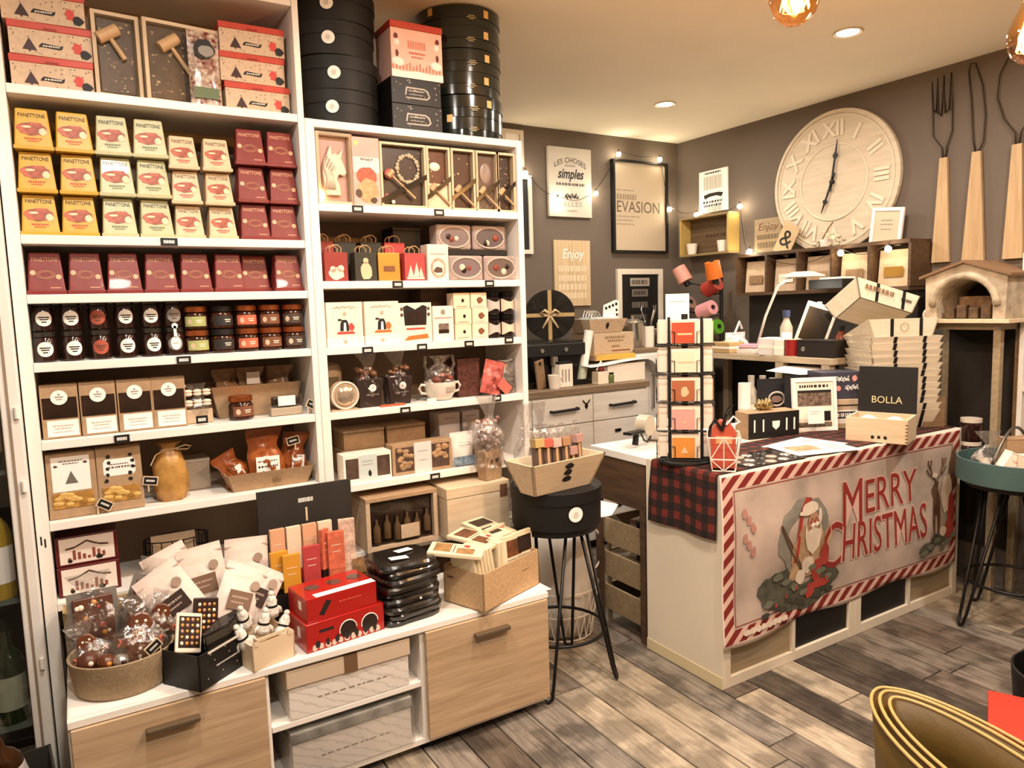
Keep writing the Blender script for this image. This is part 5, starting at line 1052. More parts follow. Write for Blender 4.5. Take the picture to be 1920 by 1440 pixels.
fb = thing('clear_bouquet', 'clear cone of red and white sweets in a kraft bag behind the crate', 'sweets bag', (-.585, .615, .7472), .2); B().frus(.075, .05, .085, .055, 0, .11).build('kraft_bag', KRAFT, fb, bevel=.002)
g = B(); rd_ = random.Random(14)
for q in range(40): g.sph((rd_.uniform(-.045, .045), rd_.uniform(-.03, .03), .10+rd_.random()*.13), rd_.uniform(.006, .011), 1, 1, 1, 7, 5)
g.build('sweets', M('sweets_rw', '#d8c8bd', .3, noise=(30, .6), col2='#7a3a34'), fb, smooth=True)['kind'] = 'stuff'; pouch(.14, .27, .08, 12, 14, 33, .5, neck=True).build('clear_cone', CELLOC, fb, smooth=True).location = (0, 0, .05); flat([blob(-.012, .07, .006, .012, 8, .3, 2), blob(.014, .074, .008, .009, 8, .3, 3)], INKB, fb, -.0265, 'marks', -.025)
for k, (x, y) in enumerate(((-.52, .46), (-.45, .47))): e = thing('clear_cone_bag', f'empty looking clear cone bag behind the mallets, {("left", "right")[k]} one', 'clear bag', (x, y, .741), .3*k, 'clear cone bags'); pouch(.10, .30, .05, 10, 12, 50+k, .5, neck=True).build('cone', CELLOC, e, smooth=True); B().sph((0, 0, .03), .022, 1, .6, 1).build('sweet', M('figure_choc'), e, smooth=True)
# white bag in wire basket behind the stool
wbk = thing('wire_bin', 'white wire basket lined with a big white sack behind the stool', 'basket', (-.19, .74, 0)); wr = B(); WW = M('wire_white', '#e6ddd0', .4)
for z, r_ in ((.006, .135), (.11, .15), (.215, .165)): wr.tube([(r_*math.cos(a*PI/12), r_*math.sin(a*PI/12), z) for a in range(24)], .003, 6, True)
for a in range(24):
    c0, s0 = math.cos(a*PI/12), math.sin(a*PI/12); c1, s1 = math.cos((a+1)*PI/12), math.sin((a+1)*PI/12); wr.cyl((.135*c0, .135*s0, .006), (.165*c1, .165*s1, .215), .0022, None, 5); wr.cyl((.135*c1, .135*s1, .006), (.165*c0, .165*s0, .215), .0022, None, 5)
wr.build('wire_frame', WW, wbk); B().tube([(.165+.045*math.sin(a*PI/16), -.02, .24-.09*math.cos(a*PI/16)+.09) for a in range(0, 17)], .004, 6).build('ring_handle', WW, wbk)
b = B(); n = 28; vs = []; prof = [(.115, .012), (.13, .12), (.142, .22), (.145, .30), (.125, .38), (.085, .43), (.03, .445)]
for r_, z in prof:
    for i in range(n): a = 2*PI*i/n; rr = r_*(1+.035*math.sin(7*a+z*9)+.02*math.sin(13*a)); vs.append((rr*math.cos(a), rr*math.sin(a), z))
fs = [(j*n+i, j*n+(i+1) % n, (j+1)*n+(i+1) % n, (j+1)*n+i) for j in range(len(prof)-1) for i in range(n)] + [tuple(reversed(range(n))), tuple(range((len(prof)-1)*n, len(prof)*n))]
b.add(vs, fs).build('white_sack', M('sack_white', '#e3dcd3', .6, bump=.4, bscale=20), wbk, smooth=True)
ss = B().add([(-.36, .36, .6012), (-.215, .35, .6012), (-.10, .45, .6012), (-.13, .58, .6012), (-.33, .54, .6012)], [(0, 1, 2, 3, 4)]).build('white_sheet', PAPER, None, solid=.0012); tag(ss, 'white sheet sticking out under the hat box on the stool', 'paper')
# ------------------------------------------------------------------ on the sales counter
ZC = CH+.0005
def plaid():
    m = bpy.data.materials.new('plaid_cloth'); m.use_nodes = True; nt = m.node_tree; p = nt.nodes['Principled BSDF']; p.inputs['Roughness'].default_value = .9
    tc = nn(nt, 'ShaderNodeTexCoord'); sx = nn(nt, 'ShaderNodeSeparateXYZ'); nt.links.new(tc.outputs['Object'], sx.inputs[0])
    v = nn(nt, 'ShaderNodeMath', operation='SUBTRACT'); nt.links.new(sx.outputs[0], v.inputs[0]); nt.links.new(sx.outputs[2], v.inputs[1])
    outs = []
    for src in (sx.outputs[1], v.outputs[0]):
        a = nn(nt, 'ShaderNodeMath', operation='MULTIPLY'); a.inputs[1].default_value = 17; nt.links.new(src, a.inputs[0])
        f = nn(nt, 'ShaderNodeMath', operation='FRACT'); nt.links.new(a.outputs[0], f.inputs[0])
        g = nn(nt, 'ShaderNodeMath', operation='GREATER_THAN'); g.inputs[1].default_value = .52; nt.links.new(f.outputs[0], g.inputs[0]); outs.append(g)
    s_ = nn(nt, 'ShaderNodeMath', operation='ADD'); nt.links.new(outs[0].outputs[0], s_.inputs[0]); nt.links.new(outs[1].outputs[0], s_.inputs[1])
    d = nn(nt, 'ShaderNodeMath', operation='DIVIDE'); d.inputs[1].default_value = 2; nt.links.new(s_.outputs[0], d.inputs[0])
    r = nn(nt, 'ShaderNodeValToRGB'); r.color_ramp.interpolation = 'CONSTANT'; e = r.color_ramp.elements
    e[0].color = hexc('#150d0b'); e[1].position = .4; e[1].color = hexc('#32140d'); q = e.new(.9); q.color = hexc('#6b2418')
    nt.links.new(d.outputs[0], r.inputs[0]); nt.links.new(r.outputs[0], p.inputs['Base Color']); return m
ru = B(); pts = [(-.012, .548), (-.008, .65), (-.007, .775), (-.002, .784), (.004, .7846), (.5, .7846), (1.0, .7846), (1.525, .7846)]
ru.grid(lambda u, v: (pts[min(7, round(u*7))][0]-(.004*math.sin(v*9) if u < .2 else 0), .022+v*(.338 if u > .2 else .352), pts[min(7, round(u*7))][1]-(.006*v if u < .1 else 0)), 7, 14)
tag(ru.build('plaid_runner', plaid(), None, solid=.0022), 'red and black plaid table runner hanging over the counter end', 'table runner').location.z = .0006
# --- banner
def ban(x, y, z): return (x, y - .006*math.sin(5.5*x+1.2*math.sin(6*z)) - .005*math.sin(13*z+3*x) - .004, z)
BX_, BW_, BZ0, BZ1 = -.018, 1.512, .165, .787
def banner_mat():
    m = bpy.data.materials.new('banner_print'); m.use_nodes = True; nt = m.node_tree; p = nt.nodes['Principled BSDF']; p.inputs['Roughness'].default_value = .75
    tc = nn(nt, 'ShaderNodeTexCoord'); sx = nn(nt, 'ShaderNodeSeparateXYZ'); nt.links.new(tc.outputs['Object'], sx.inputs[0])
    def mth(op, a, b=None):
        n = nn(nt, 'ShaderNodeMath', operation=op)
        for k, q in enumerate((a, b)):
            if q is None: continue
            if isinstance(q, (int, float)): n.inputs[k].default_value = q
            else: nt.links.new(q, n.inputs[k])
        return n.outputs[0]
    X, Z = sx.outputs[0], sx.outputs[2]
    dd = mth('MINIMUM', mth('MINIMUM', mth('SUBTRACT', X, BX_), mth('SUBTRACT', BX_+BW_, X)), mth('MINIMUM', mth('SUBTRACT', Z, BZ0), mth('SUBTRACT', BZ1, Z)))
    border = mth('LESS_THAN', dd, .056); hem = mth('LESS_THAN', dd, .007)
    line = mth('MULTIPLY', mth('GREATER_THAN', dd, .062), mth('LESS_THAN', dd, .067))
    st = mth('GREATER_THAN', mth('FRACT', mth('MULTIPLY', mth('ADD', mth('MULTIPLY', X, -1.0), mth('MULTIPLY', Z, 1.2)), 13.5)), .45)
    n = nn(nt, 'ShaderNodeTexNoise'); n.inputs['Scale'].default_value = 4.5; n.inputs['Detail'].default_value = 6; nt.links.new(tc.outputs['Object'], n.inputs['Vector'])
    r = nn(nt, 'ShaderNodeValToRGB'); e = r.color_ramp.elements; e[0].position = .3; e[0].color = hexc('#8f857b'); e[1].position = .7; e[1].color = hexc('#d0beb1'); q = e.new(.5); q.color = hexc('#b8a89c'); nt.links.new(n.outputs['Fac'], r.inputs[0])
    def mix(f, a, b):
        x = nn(nt, 'ShaderNodeMixRGB'); nt.links.new(f, x.inputs[0])
        for k, q in ((1, a), (2, b)):
            if isinstance(q, str): x.inputs[k].default_value = hexc(q)
            else: nt.links.new(q, x.inputs[k])
        return x.outputs[0]
    c = mix(line, r.outputs[0], '#8a4438'); c = mix(border, c, mix(st, '#d9b8a8', '#7d211b')); c = mix(hem, c, '#e2cfc2')
    nt.links.new(c, p.inputs['Base Color']); return m
bnr = thing('christmas_banner', 'printed Merry Christmas cloth banner with candy stripe border on the counter front', 'banner', (0, 0, 0))
B().grid(lambda u, v: ban(BX_+u*BW_, -.006, BZ0+v*(BZ1-BZ0)-.012*(1-v)*math.sin(u*16)), 90, 36).build('cloth', banner_mat(), bnr, smooth=True, solid=.0015)
RI = M('banner_red', '#8e2a24', .75); RO = M('banner_outline', '#d8b3a6', .75)
def btext(s_, size, x, z, wd, sh=0, dz=.0):
    for off, m_, y, nm_ in ((.007, RO, -.0098, 'letter_outline'), (0.0, RI, -.0112, 'lettering')):
        text(s_, size, m_, bnr, x, y, z, nm_, width=wd*(1.03 if off > .005 else 1), offset=off*.8, fn=lambda a, b_, c: ban(a, b_, c+dz*math.sin((a-x)/wd*PI+PI/2)))
btext('M', .26, .72, .565, .13); btext('ERRY', .20, .985, .572, .36); btext('C', .27, .59, .41, .125); btext('HRISTMAS', .215, .948, .405, .575)
def bp(polys, m_, nm_, lay=0): flat(polys, m_, bnr, -.0100-.0006*lay, nm_, fn=ban)
BGn = M('print_green', '#4f4f42', .8, noise=(30, .3)); BGy = M('print_shade', '#8d8a80', .8, noise=(12, .2)); BTn = M('print_robe', '#b39573', .8, noise=(25, .2)); BBr = M('print_brown', '#5d4431', .8, noise=(25, .25)); BBe = M('print_beard', '#ddcfbd', .8, noise=(30, .08)); BSk = M('print_skin', '#b98a6a', .8); BRd = M('print_red', '#a23c31', .8, noise=(20, .15))
bp([blob(.42, .50, .15, .15, 20, .25, 3)], BGy, 'shade_print')
bp([blob(.27, .32, .10, .07, 18, .4, 4), blob(.42, .26, .17, .05, 20, .4, 5), blob(.56, .30, .08, .05, 16, .4, 6)], BGn, 'holly_print', 1)
bp([[(.33, .33), (.36, .43), (.37, .50), (.40, .54), (.50, .54), (.53, .49), (.535, .42), (.50, .33)]], BTn, 'robe_print', 2)
bp([[(.355, .40), (.37, .52), (.385, .59), (.40, .62), (.41, .60), (.395, .54), (.385, .46), (.38, .40)], [(.39, .60), (.42, .645), (.455, .64), (.44, .60), (.41, .585)]], BRd, 'cap_print', 3)
bp([blob(.445, .60, .048, .026, 14, .12, 3)], BBe, 'cap_brim', 4); bp([blob(.462, .548, .032, .036, 14, .1, 2)], BSk, 'face_print', 5)
bp([[(.415, .55), (.425, .51), (.46, .525), (.50, .51), (.505, .54), (.515, .49), (.50, .44), (.465, .415), (.43, .44), (.412, .49)]], BBe, 'beard_print', 6); bp([disc(.452, .558, .005, 8), disc(.476, .556, .005, 8)], BBr, 'eye_print', 6)
bp([[(.27, .56), (.28, .565), (.36, .45), (.42, .36), (.41, .35), (.35, .43)]], BBr, 'staff_print', 5)
bp([blob(.44, .38, .04, .035, 12, .3, 8), blob(.40, .34, .03, .03, 12, .3, 9)], BBe, 'toy_print', 7); bp([blob(.54, .40, .03, .05, 12, .4, 4), blob(.50, .34, .03, .05, 12, .4, 5), blob(.52, .285, .06, .018, 12, .4, 6), blob(.46, .27, .03, .03, 12, .4, 7)], BRd, 'bow_print', 7)
bp([blob(.20+.035*q, .235+.012*((q*5) % 3), .024, .011, 8, .6, q) for q in range(12)], M('print_pine', '#3c3d34', .8), 'pine_print', 6); bp([blob(.10+.03*q, .20+.02*((q*3) % 3), .02, .012, 9, .5, q) for q in range(8)], BBe, 'snow_print', 5)
bp([[(1.285, .40), (1.295, .50), (1.28, .535), (1.30, .56), (1.315, .575), (1.335, .565), (1.33, .535), (1.345, .48), (1.345, .40), (1.335, .33), (1.325, .33), (1.32, .42), (1.305, .42), (1.30, .33), (1.29, .33)]], BBr, 'deer_print', 3)
b = B()
for s_ in (-1, 1):
    for P_ in ([(0, .57), (.03, .60), (.045, .64), (.04, .67)], [(.03, .60), (.055, .61), (.07, .63)], [(.042, .63), (.06, .65), (.062, .67)]): b.tube([ban(1.315+s_*x, -.0118, z) for x, z in P_], .003, 5)
b.build('antler_print', BBr, bnr)
bp([blob(1.40, .50, .045, .09, 16, .3, 3)], BBe, 'figure_light', 3); bp([blob(1.435, .43, .03, .08, 14, .35, 4), blob(1.42, .34, .045, .045, 14, .4, 8)], BRd, 'figure_red', 4); bp([blob(1.33, .31, .06, .03, 14, .4, 3), blob(1.24, .28, .06, .028, 14, .4, 5)], BGn, 'foliage_print', 5); bp([blob(1.44, .60, .03, .10, 14, .4, 6)], BBr, 'bark_print', 2); bp([blob(.09+.02*(q % 3), .64-.03*q, .012, .02, 8, .6, q) for q in range(6)], M('print_rose', '#b58478', .8), 'rose_print', 3)
bp([blob(.425, .588, .05, .012, 12, .2, 5), blob(.50, .565, .012, .03, 10, .2, 7)], BBe, 'fur_trim', 7); bp([[(.44, .536), (.455, .545), (.468, .538), (.482, .545), (.50, .534), (.48, .524), (.468, .530), (.452, .523)]], M('print_moustache', '#efe6d8', .8), 'moustache_print', 8); bp([disc(.466, .548, .006, 8), disc(.444, .546, .007, 8), disc(.488, .544, .007, 8)], BRd, 'cheek_print', 7)
bp([[(.535, .49), (.575, .52), (.585, .47), (.56, .40), (.53, .40)], [(.37, .50), (.345, .47), (.34, .40), (.365, .38)]], BTn, 'sleeve_print', 3)
bp([blob(.22+.05*q, .275+.03*((q*7) % 4), .03, .014, 7, .7, 40+q) for q in range(8)], M('print_sage', '#6f7160', .8), 'leaf_print', 8); bp([disc(.26+.06*q, .26+.02*(q % 3), .008, 8) for q in range(6)], BRd, 'berry_print', 9)
bp([blob(1.22+.045*q, .265+.02*(q % 3), .028, .013, 7, .7, 60+q) for q in range(6)], M('print_sage'), 'leaf_print', 8); bp([blob(1.36, .34, .03, .022, 9, .4, 12), blob(1.30, .60, .02, .012, 9, .3, 4)], BBe, 'snow_print', 8)
# --- card spinner
sp_ = thing('card_spinner', 'black rotating rack of greeting cards in five rows on the counter corner', 'card rack', (.07, .255, ZC+.0035), -.72)
B().lathe([(.001, 0), (.098, 0), (.098, .008), (.09, .014), (.001, .014)], 36).build('base', BLACK, sp_, smooth='auto'); B().cyl((0, 0, .0145), (0, 0, .56), .012, None, 12).build('pole', BLACK, sp_, smooth='auto')
CARDS = [('#b5492c', '#e6d6c4'), ('#e2cfb6', '#e6d6c4'), ('#a35f3c', '#e9dccb'), ('#d69a90', '#e9d8cd'), ('#d2883a', '#e9dccb')]
for r in range(5):
    zz = .452-.107*r
    for s_ in range(4):
        a = s_*PI/2; T = TR(0, 0, 0, 0, 0, a)
        cm = M('card_%d_%d' % (r, s_), CARDS[(r+s_*2) % 5][0] if s_ == 0 else ['#c9a184', '#e0cdb9', '#b9a9a0'][(r+s_) % 3] if not (s_ == 1 and r in (1, 3)) else ['#8a8f95', '#cf9a93'][r == 3], .6)
        if s_ == 0: cm = M('card_%d' % r, CARDS[r][0], .6)
        so = .036 if s_ % 2 else 0.0
        pk_ = B().box(-.052 if not so else -.03, .052 if not so else .03, -.062-so, -.030-so, zz, zz+.088, T).build('card_pack', M('card_edge', CARDS[r][1], .6), sp_, bevel=.001)
        B().box(-.050 if not so else -.028, .032 if not so else .028, -.0655-so, -.0625-so, zz+.002, zz+.078, T).build('front_card', cm, pk_)
        w_ = B()
        for x in (-.04, .04): w_.tube([T @ Vector(q) for q in ((x, -.030, zz-.006), (x, -.069-so, zz-.006), (x, -.069-so, zz+.045), (x*1.3, -.069-so, zz+.045))], .0016, 5)
        w_.tube([T @ Vector(q) for q in ((-.054, -.03, zz-.006), (-.054, -.069-so, zz-.006), (.054, -.069-so, zz-.006), (.054, -.03, zz-.006))], .0022, 5); w_.build('wire_pocket', BLACKM, sp_)
        if s_ == 0: flat([[disc(0, zz+.04, .006, 10), rect(-.03, .03, zz+.036, zz+.042), blob(-.004, zz+.036, .014, .02, 12, .3, 2), disc(-.006, zz+.03, .006, 10), [(-.02, zz+.02), (.008, zz+.02), (-.006, zz+.045)]][r if r != 0 else 1] if r else rect(-.03, .024, zz+.032, zz+.039)], M('card_mark', '#e6b58f', .6) if r != 1 else M('card_mark2', '#cbb296', .6), sp_, -.0662, 'card_mark')
B().box(-.056, .056, -.028, .028, .0145, .022).build('foot_plate', BLACK, sp_); [B().box(s_*.059-.005, s_*.059+.005, -.045, -.03, .02, .55).build('side_rail', BLACK, sp_) for s_ in (-1, 1)]
sg = thing('menu_card', 'white photo card standing in clip above the card spinner', 'card', (.137, .362, ZC+.0005), -.72)
B().box(-.045, .045, -.002, .002, .45, .64).build('card', PAPER, sg); B().box(-.034, .036, -.0028, -.0019, .47, .535).build('photo', M('photo_mix', '#7a6654', .5, noise=(40, .5)), sg); B().cyl((0, .004, .0), (0, .004, .62), .003, None, 8).build('clip_rod', BLACKM, sg); B().lathe([(.001, 0), (.03, 0), (.03, .006), (.001, .006)], 16, TR(0, .004, 0)).build('foot', BLACKM, sg); flat(dashes(-.03, .03, .61, .003, 2), INKG, sg, -.0026, 'marks')
# --- white wire basket with red bag
wb_ = thing('geometric_basket', 'small white geometric wire basket on the counter corner', 'basket', (.085, .078, ZC+.0035), -.80); g = B()
def q8(w_, d, z): return [(-w_/2, -d/2, z), (w_/2, -d/2, z), (w_/2, d/2, z), (-w_/2, d/2, z)]
lo, md, hi = q8(.078, .105, .002), q8(.09, .122, .045), q8(.112, .15, .125)
for R_ in (lo, md, hi): g.tube(R_, .0028, 6, True)
for k in range(4):
    g.cyl(lo[k], md[k], .0026, None, 6); g.cyl(md[k], hi[k], .0026, None, 6); n_ = (k+1) % 4; mdl = [(lo[k][i]+lo[n_][i])/2 for i in range(3)]; mdm = [(md[k][i]+md[n_][i])/2 for i in range(3)]; mdh = [(hi[k][i]+hi[n_][i])/2 for i in range(3)]
    g.cyl(mdl, mdm, .0022, None, 6); g.cyl(mdm, mdh, .0022, None, 6); g.cyl(md[k], mdh, .0022, None, 6); g.cyl(md[n_], mdh, .0022, None, 6); g.cyl(mdl, md[k], .0022, None, 6); g.cyl(mdl, md[n_], .0022, None, 6)
g.build('wire_frame', WW, wb_)
rb2 = thing('red_paper_house', 'coral red card house bag with black ribbon inside the wire basket', 'gift bag', (.088, .082, ZC+.009), -.80); B().prism([(-.04, 0), (.04, 0), (.044, .13), (.02, .165), (-.012, .172), (-.046, .13)], -.03, .03).build('body', M('coral_card2', '#b8503c', .55), rb2, bevel=.001); B().prism([(-.026, .09), (.03, .09), (.03, .118), (-.026, .118)], -.0315, -.0303).build('cookie_picture', M('biscuit_ink'), rb2); B().tube([(-.005, -.033, .14), (.01, -.036, .20), (.03, -.03, .235)], .007, 6).build('ribbon_tail', BLACK, rb2); B().tube([(-.005, -.033, .14), (-.03, -.036, .18), (-.045, -.03, .15), (-.05, -.036, .11)], .006, 6).build('ribbon_loop', BLACK, rb2); B().tube([(.01, -.032, .16), (.035, -.03, .19), (.055, -.028, .17), (.03, -.03, .155)], .004, 6).build('white_cord', PAPER, rb2)
# --- discs, leaflets, black box, frame
mt = thing('badge_board', 'black board with loose silver badges beside the wire basket', 'board', (.30, .105, ZC+.0035), -.05); B().box(-.13, .17, -.085, .10, 0, .003).build('board', BLACKG, mt)
rd_ = random.Random(6)
for k in range(14): x, y = -.11+.062*(k % 5)+rd_.uniform(-.008, .008), -.06+.06*(k//5)+rd_.uniform(-.008, .008); B().lathe([(.001, .0066), (.018, .0062), (.022, .0035), (.022, .0032)], 18, TR(x, y, 0)).build('badge', [SILVER, M('badge_dark', '#2b2725', .2), M('badge_rose', '#b59a8c', .25)][k % 3], mt, smooth='auto')
for k, (x, y, z, rz) in enumerate(((.66, .17, .0035, .12), (.62, .10, .005, -.25))):
    e = thing('leaflet', f'white printed leaflet on the counter, {("upper one reaching to the wine box", "front one with orange picture")[k]}', 'leaflet', (x, y, ZC+z+.003*k), rz, 'leaflets on the counter'); B().box(-.15, .15, -.105, .105, 0, .0016).build('paper', PAPER, e); B().box(-.11, .02, -.04, .05, .0017, .0021).build('picture', M('leaf_pic', '#c78a63', .5, noise=(25, .4)), e); b = B()
    for q in range(5): b.box(.04, .13, -.06+.024*q, -.052+.024*q, .0017, .002)
    b.build('text_lines', INKG, e)
bk_ = thing('black_front_box', 'kraft gift box with black front and white bars', 'gift box', (.745, .47, ZC), -.25); B().box(-.13, .13, -.10, .0, 0, .115).build('body', KRAFT, bk_, bevel=.002); B().box(-.1305, .1305, -.1015, -.1003, .001, .114).build('black_front', BLACK, bk_); flat([rect(x-.004, x+.004, .03, .085) for x in (-.10, -.055, .065, .105)] + [[(-.01, .075), (.03, .075), (.028, .05), (.01, .035), (-.008, .05)]], PAPER, bk_, -.1022, 'white_bars')
bow = B()
for a in range(8): c0, s0 = math.cos(a*PI/4), math.sin(a*PI/4); bow.tube([(0, -.03, .13), (c0*.03, -.03+s0*.02, .15+.01*(a % 2)), (c0*.045, -.03+s0*.03, .135), (c0*.02, -.03+s0*.015, .122), (0, -.03, .125)], .007, 6)
bow.build('gold_bow', M('dull_gold', '#a88f5c', .45, metal=.3), bk_, smooth=True)
fr = thing('standing_picture', 'white standing frame with photo collage behind the leaflets', 'picture frame', (.975, .35, ZC+.0035), -.45, rx=-.10)
for x0, x1, z0, z1 in ((-.105, -.09, 0, .245), (.09, .105, 0, .245), (-.0895, .0895, 0, .015), (-.0895, .0895, .225, .245)): B().box(x0, x1, -.008, .008, z0, z1).build('frame_bar', PAPER, fr, bevel=.001)
B().box(-.0895, .0895, -.002, .006, .0155, .2245).build('sheet', CREAM2, fr); B().box(-.08, .08, -.0032, -.0022, .115, .185).build('photo', M('photo_collage', '#6d5c50', .5, noise=(60, .6)), fr); B().box(-.08, .08, -.0036, -.0033, .175, .187).build('dark_header', INK, fr); flat(dashes(-.07, .07, .205, .012, 4), INK, fr, -.0028, 'heading'); B().box(.03, .075, -.0032, -.0022, .045, .09).build('dark_panel', BLACK, fr); B().box(-.08, .08, -.0032, -.0022, .018, .04).build('photo', M('photo_collage'), fr)
nc = thing('white_note', 'white note card leaning on the standing frame', 'card', (.935, .317, ZC+.0455), -.45, rx=-.10); B().box(-.038, .038, -.003, -.001, 0, .075).build('card', PAPER, nc); flat(dashes(-.028, .02, .055, .003, 1) + dashes(-.028, .01, .045, .003, 2), INKG, nc, -.0036, 'marks')
kb2 = thing('label_carton', 'kraft carton with white label left of the wine box lid', 'carton', (1.185, .375, ZC+.0035), -.5); B().box(-.105, .105, -.08, .08, 0, .135).build('body', KRAFT2, kb2, bevel=.002); B().box(-.075, .06, -.0812, -.0803, .022, .085).build('label_card', PAPER, kb2); flat([rect(-.065, .05, .046, .078)], M('navy_ink', '#2c2d3d'), kb2, -.0816, 'label_block'); flat(dashes(-.06, .045, .062, .018, 8, .35), PAPER, kb2, -.082, 'block_marks'); B().box(-.075, .075, -.0812, -.0803, .104, .110).build('slot', INK, kb2)
nb_ = thing('navy_box', 'navy blue gift box with handwritten title on the kraft carton', 'gift box', (1.175, .38, ZC+.1395), -.5); B().box(-.115, .095, -.07, .07, 0, .125).build('body', M('navy_card', '#3c3a47', .6), nb_, bevel=.002); scribble(nb_, -.05, .02, .092, .016, PAPER, -.0708, 2, .0022); flat([blob(.045, .095, .012, .014, 10, .3, 2), blob(-.03, .05, .012, .012, 10, .3, 4)], M('coral_ink', '#e39a8f'), nb_, -.0708, 'pink_dot'); scribble(nb_, .0, .07, .052, .016, PAPER, -.0708, 4, .0022)
# --- wine box
wn = thing('wine_box', 'pale wooden wine box with open black lid reading BOLLA', 'wooden box', (1.015, .06, ZC+.0035), -1.22)
Wb, Db, Hb = .235, .19, .10
B().box(-Wb/2, Wb/2, -Db/2, -Db/2+.009, 0, Hb).build('front_board', PALEWOOD, wn, bevel=.001); B().box(-Wb/2, Wb/2, Db/2-.009, Db/2, 0, Hb).build('back_board', PALEWOOD, wn, bevel=.001)
for s_ in (-1, 1): B().box(min(s_*Wb/2, s_*(Wb/2-.009)), max(s_*Wb/2, s_*(Wb/2-.009)), -Db/2+.0092, Db/2-.0092, 0, Hb).build('side_board', PALEWOOD, wn)
B().box(-Wb/2+.009, Wb/2-.009, -Db/2+.009, Db/2-.009, 0, .006).build('bottom_board', PALEWOOD, wn)
for q in range(6): B().box(Wb/2-.008, Wb/2+.0006, -Db/2-.0006, -Db/2+.009, .006+.014*q, .013+.014*q).build('finger_joint', KRAFTD, wn)
flat([blob(-.012+.024*q, .022, .007, .008, 8, .4, q) for q in range(3)], INK, wn, -Db/2-.0008, 'brand_mark')
ld = B().box(-Wb/2+.002, Wb/2-.002, Db/2-.008, Db/2, Hb+.001, Hb+.205, TR(0, 0, 0, -.06)).build('lid', BLACK, wn, bevel=.001)
text('BOLLA', .043, M('gold_ink', '#e2cfa0', .5), ld, 0, Db/2-.0035, Hb+.055, 'lettering', width=.12); flat([disc(0, Hb+.165, .011, 14), blob(.0, Hb+.088, .016, .010, 9, .4, 3)], M('gold_dim', '#8d7c5c'), ld, Db/2+.002-.0002, 'emblem', .06)
for k, x in enumerate((-.05, .052)): e = thing('white_cheese', f'white round ball in the wine box, {("left", "right")[k]} one', 'white ball', (1.015+x*math.cos(-1.22), .06+x*math.sin(-1.22), ZC+.01), 0, 'white balls in the wine box'); B().sph((0, 0, .05), .043, 1, 1, 1, 18, 12).build('ball', M('ball_white', '#efe8df', .5), e, smooth=True)
# --- stack of boat crates
CW_ = wood('crate_pale', '#d5c6ab', '#e8ddc8', 'x', 6)
def boat(label, loc, rz, rx=0, ry=0):
    t = thing('boat_crate', label, 'wooden crate', loc, rz, 'nested wooden boat crates', rx, ry); open_tray(t, .33, .24, .085, .03, CW_, .006); B().box(-.045, .045, -.0008, .0008, .05, .066, TR(-.151, 0, 0, 0, 0, PI/2) @ TR(0, -.008, 0)).build('hand_slot', BLACK, t); B().box(-.06, -.045, -.0012, .0012, .002, .09, TR(0, -.0906, 0, .3396)).build('stripe', BLACK, t); B().box(.075, .09, -.0012, .0012, .002, .09, TR(0, -.0906, 0, .3396)).build('stripe', BLACK, t); return t
b0 = boat('nested pale wooden boat crate, first from below', (1.37, .235, ZC+.0035), -.50)
for k in range(1, 12): dup(b0, (1.37+.004*math.sin(k*2), .235+.003*math.cos(k*3), ZC+.0035+.0305*k), -.50+.03*math.sin(k*1.7), f'nested pale wooden boat crate, {("second", "third", "fourth", "fifth", "sixth", "seventh", "eighth", "ninth", "tenth", "eleventh", "twelfth")[k-1]} from below')
u1 = dup(b0, (1.37, .235, 1.165), -.50, 'pale wooden boat crate tipped forward on top of the stack', rx=-.35)
u2 = dup(b0, (1.30, .29, 1.30), -.42, 'pale wooden boat crate with stencil lying crooked on the very top', rx=-.6, ry=.30)
flat(dashes(-.12, .03, .05, .02, 5, .3), KRAFTD, u2, -.1155, 'stencil_marks', -.353, z0=.045); flat(dashes(.065, .12, .04, .013, 6, .3), INK, u2, -.1155, 'stencil_marks', -.353, z0=.045)
B().tube([(.018*math.cos(a*PI/8), -.118-.006*math.sin(a*PI/8), .045+.018*math.sin(a*PI/8)) for a in range(16)], .0012, 5, True).build('round_stencil', KRAFTD, u1)
pt = thing('panettone_carton', 'tall white carton with red bow behind the crate stack', 'carton', (1.49, .16, ZC+.0035), -.5); B().box(-.04, .04, -.04, .04, 0, .24).build('body', CREAM2, pt, bevel=.002); flat([blob(0, .19, .02, .022, 14, .2, 3)], INKG, pt, -.0406, 'emblem'); B().box(-.041, .041, -.042, .042, .2405, .252).build('red_lid', INKR, pt, bevel=.001); B().tube([(.02, -.04, .25), (.04, -.045, .262), (.055, -.045, .245)], .006, 6).build('red_bow', INKR, pt)
wd = thing('wood_wedge', 'small wooden board leaning between the crate stack and the banner', 'board', (1.455, .085, ZC+.0035), -.5); B().prism([(-.05, 0), (.05, 0), (.05, .14), (-.05, .10)], -.008, .008).build('board', KRAFTD, wd)
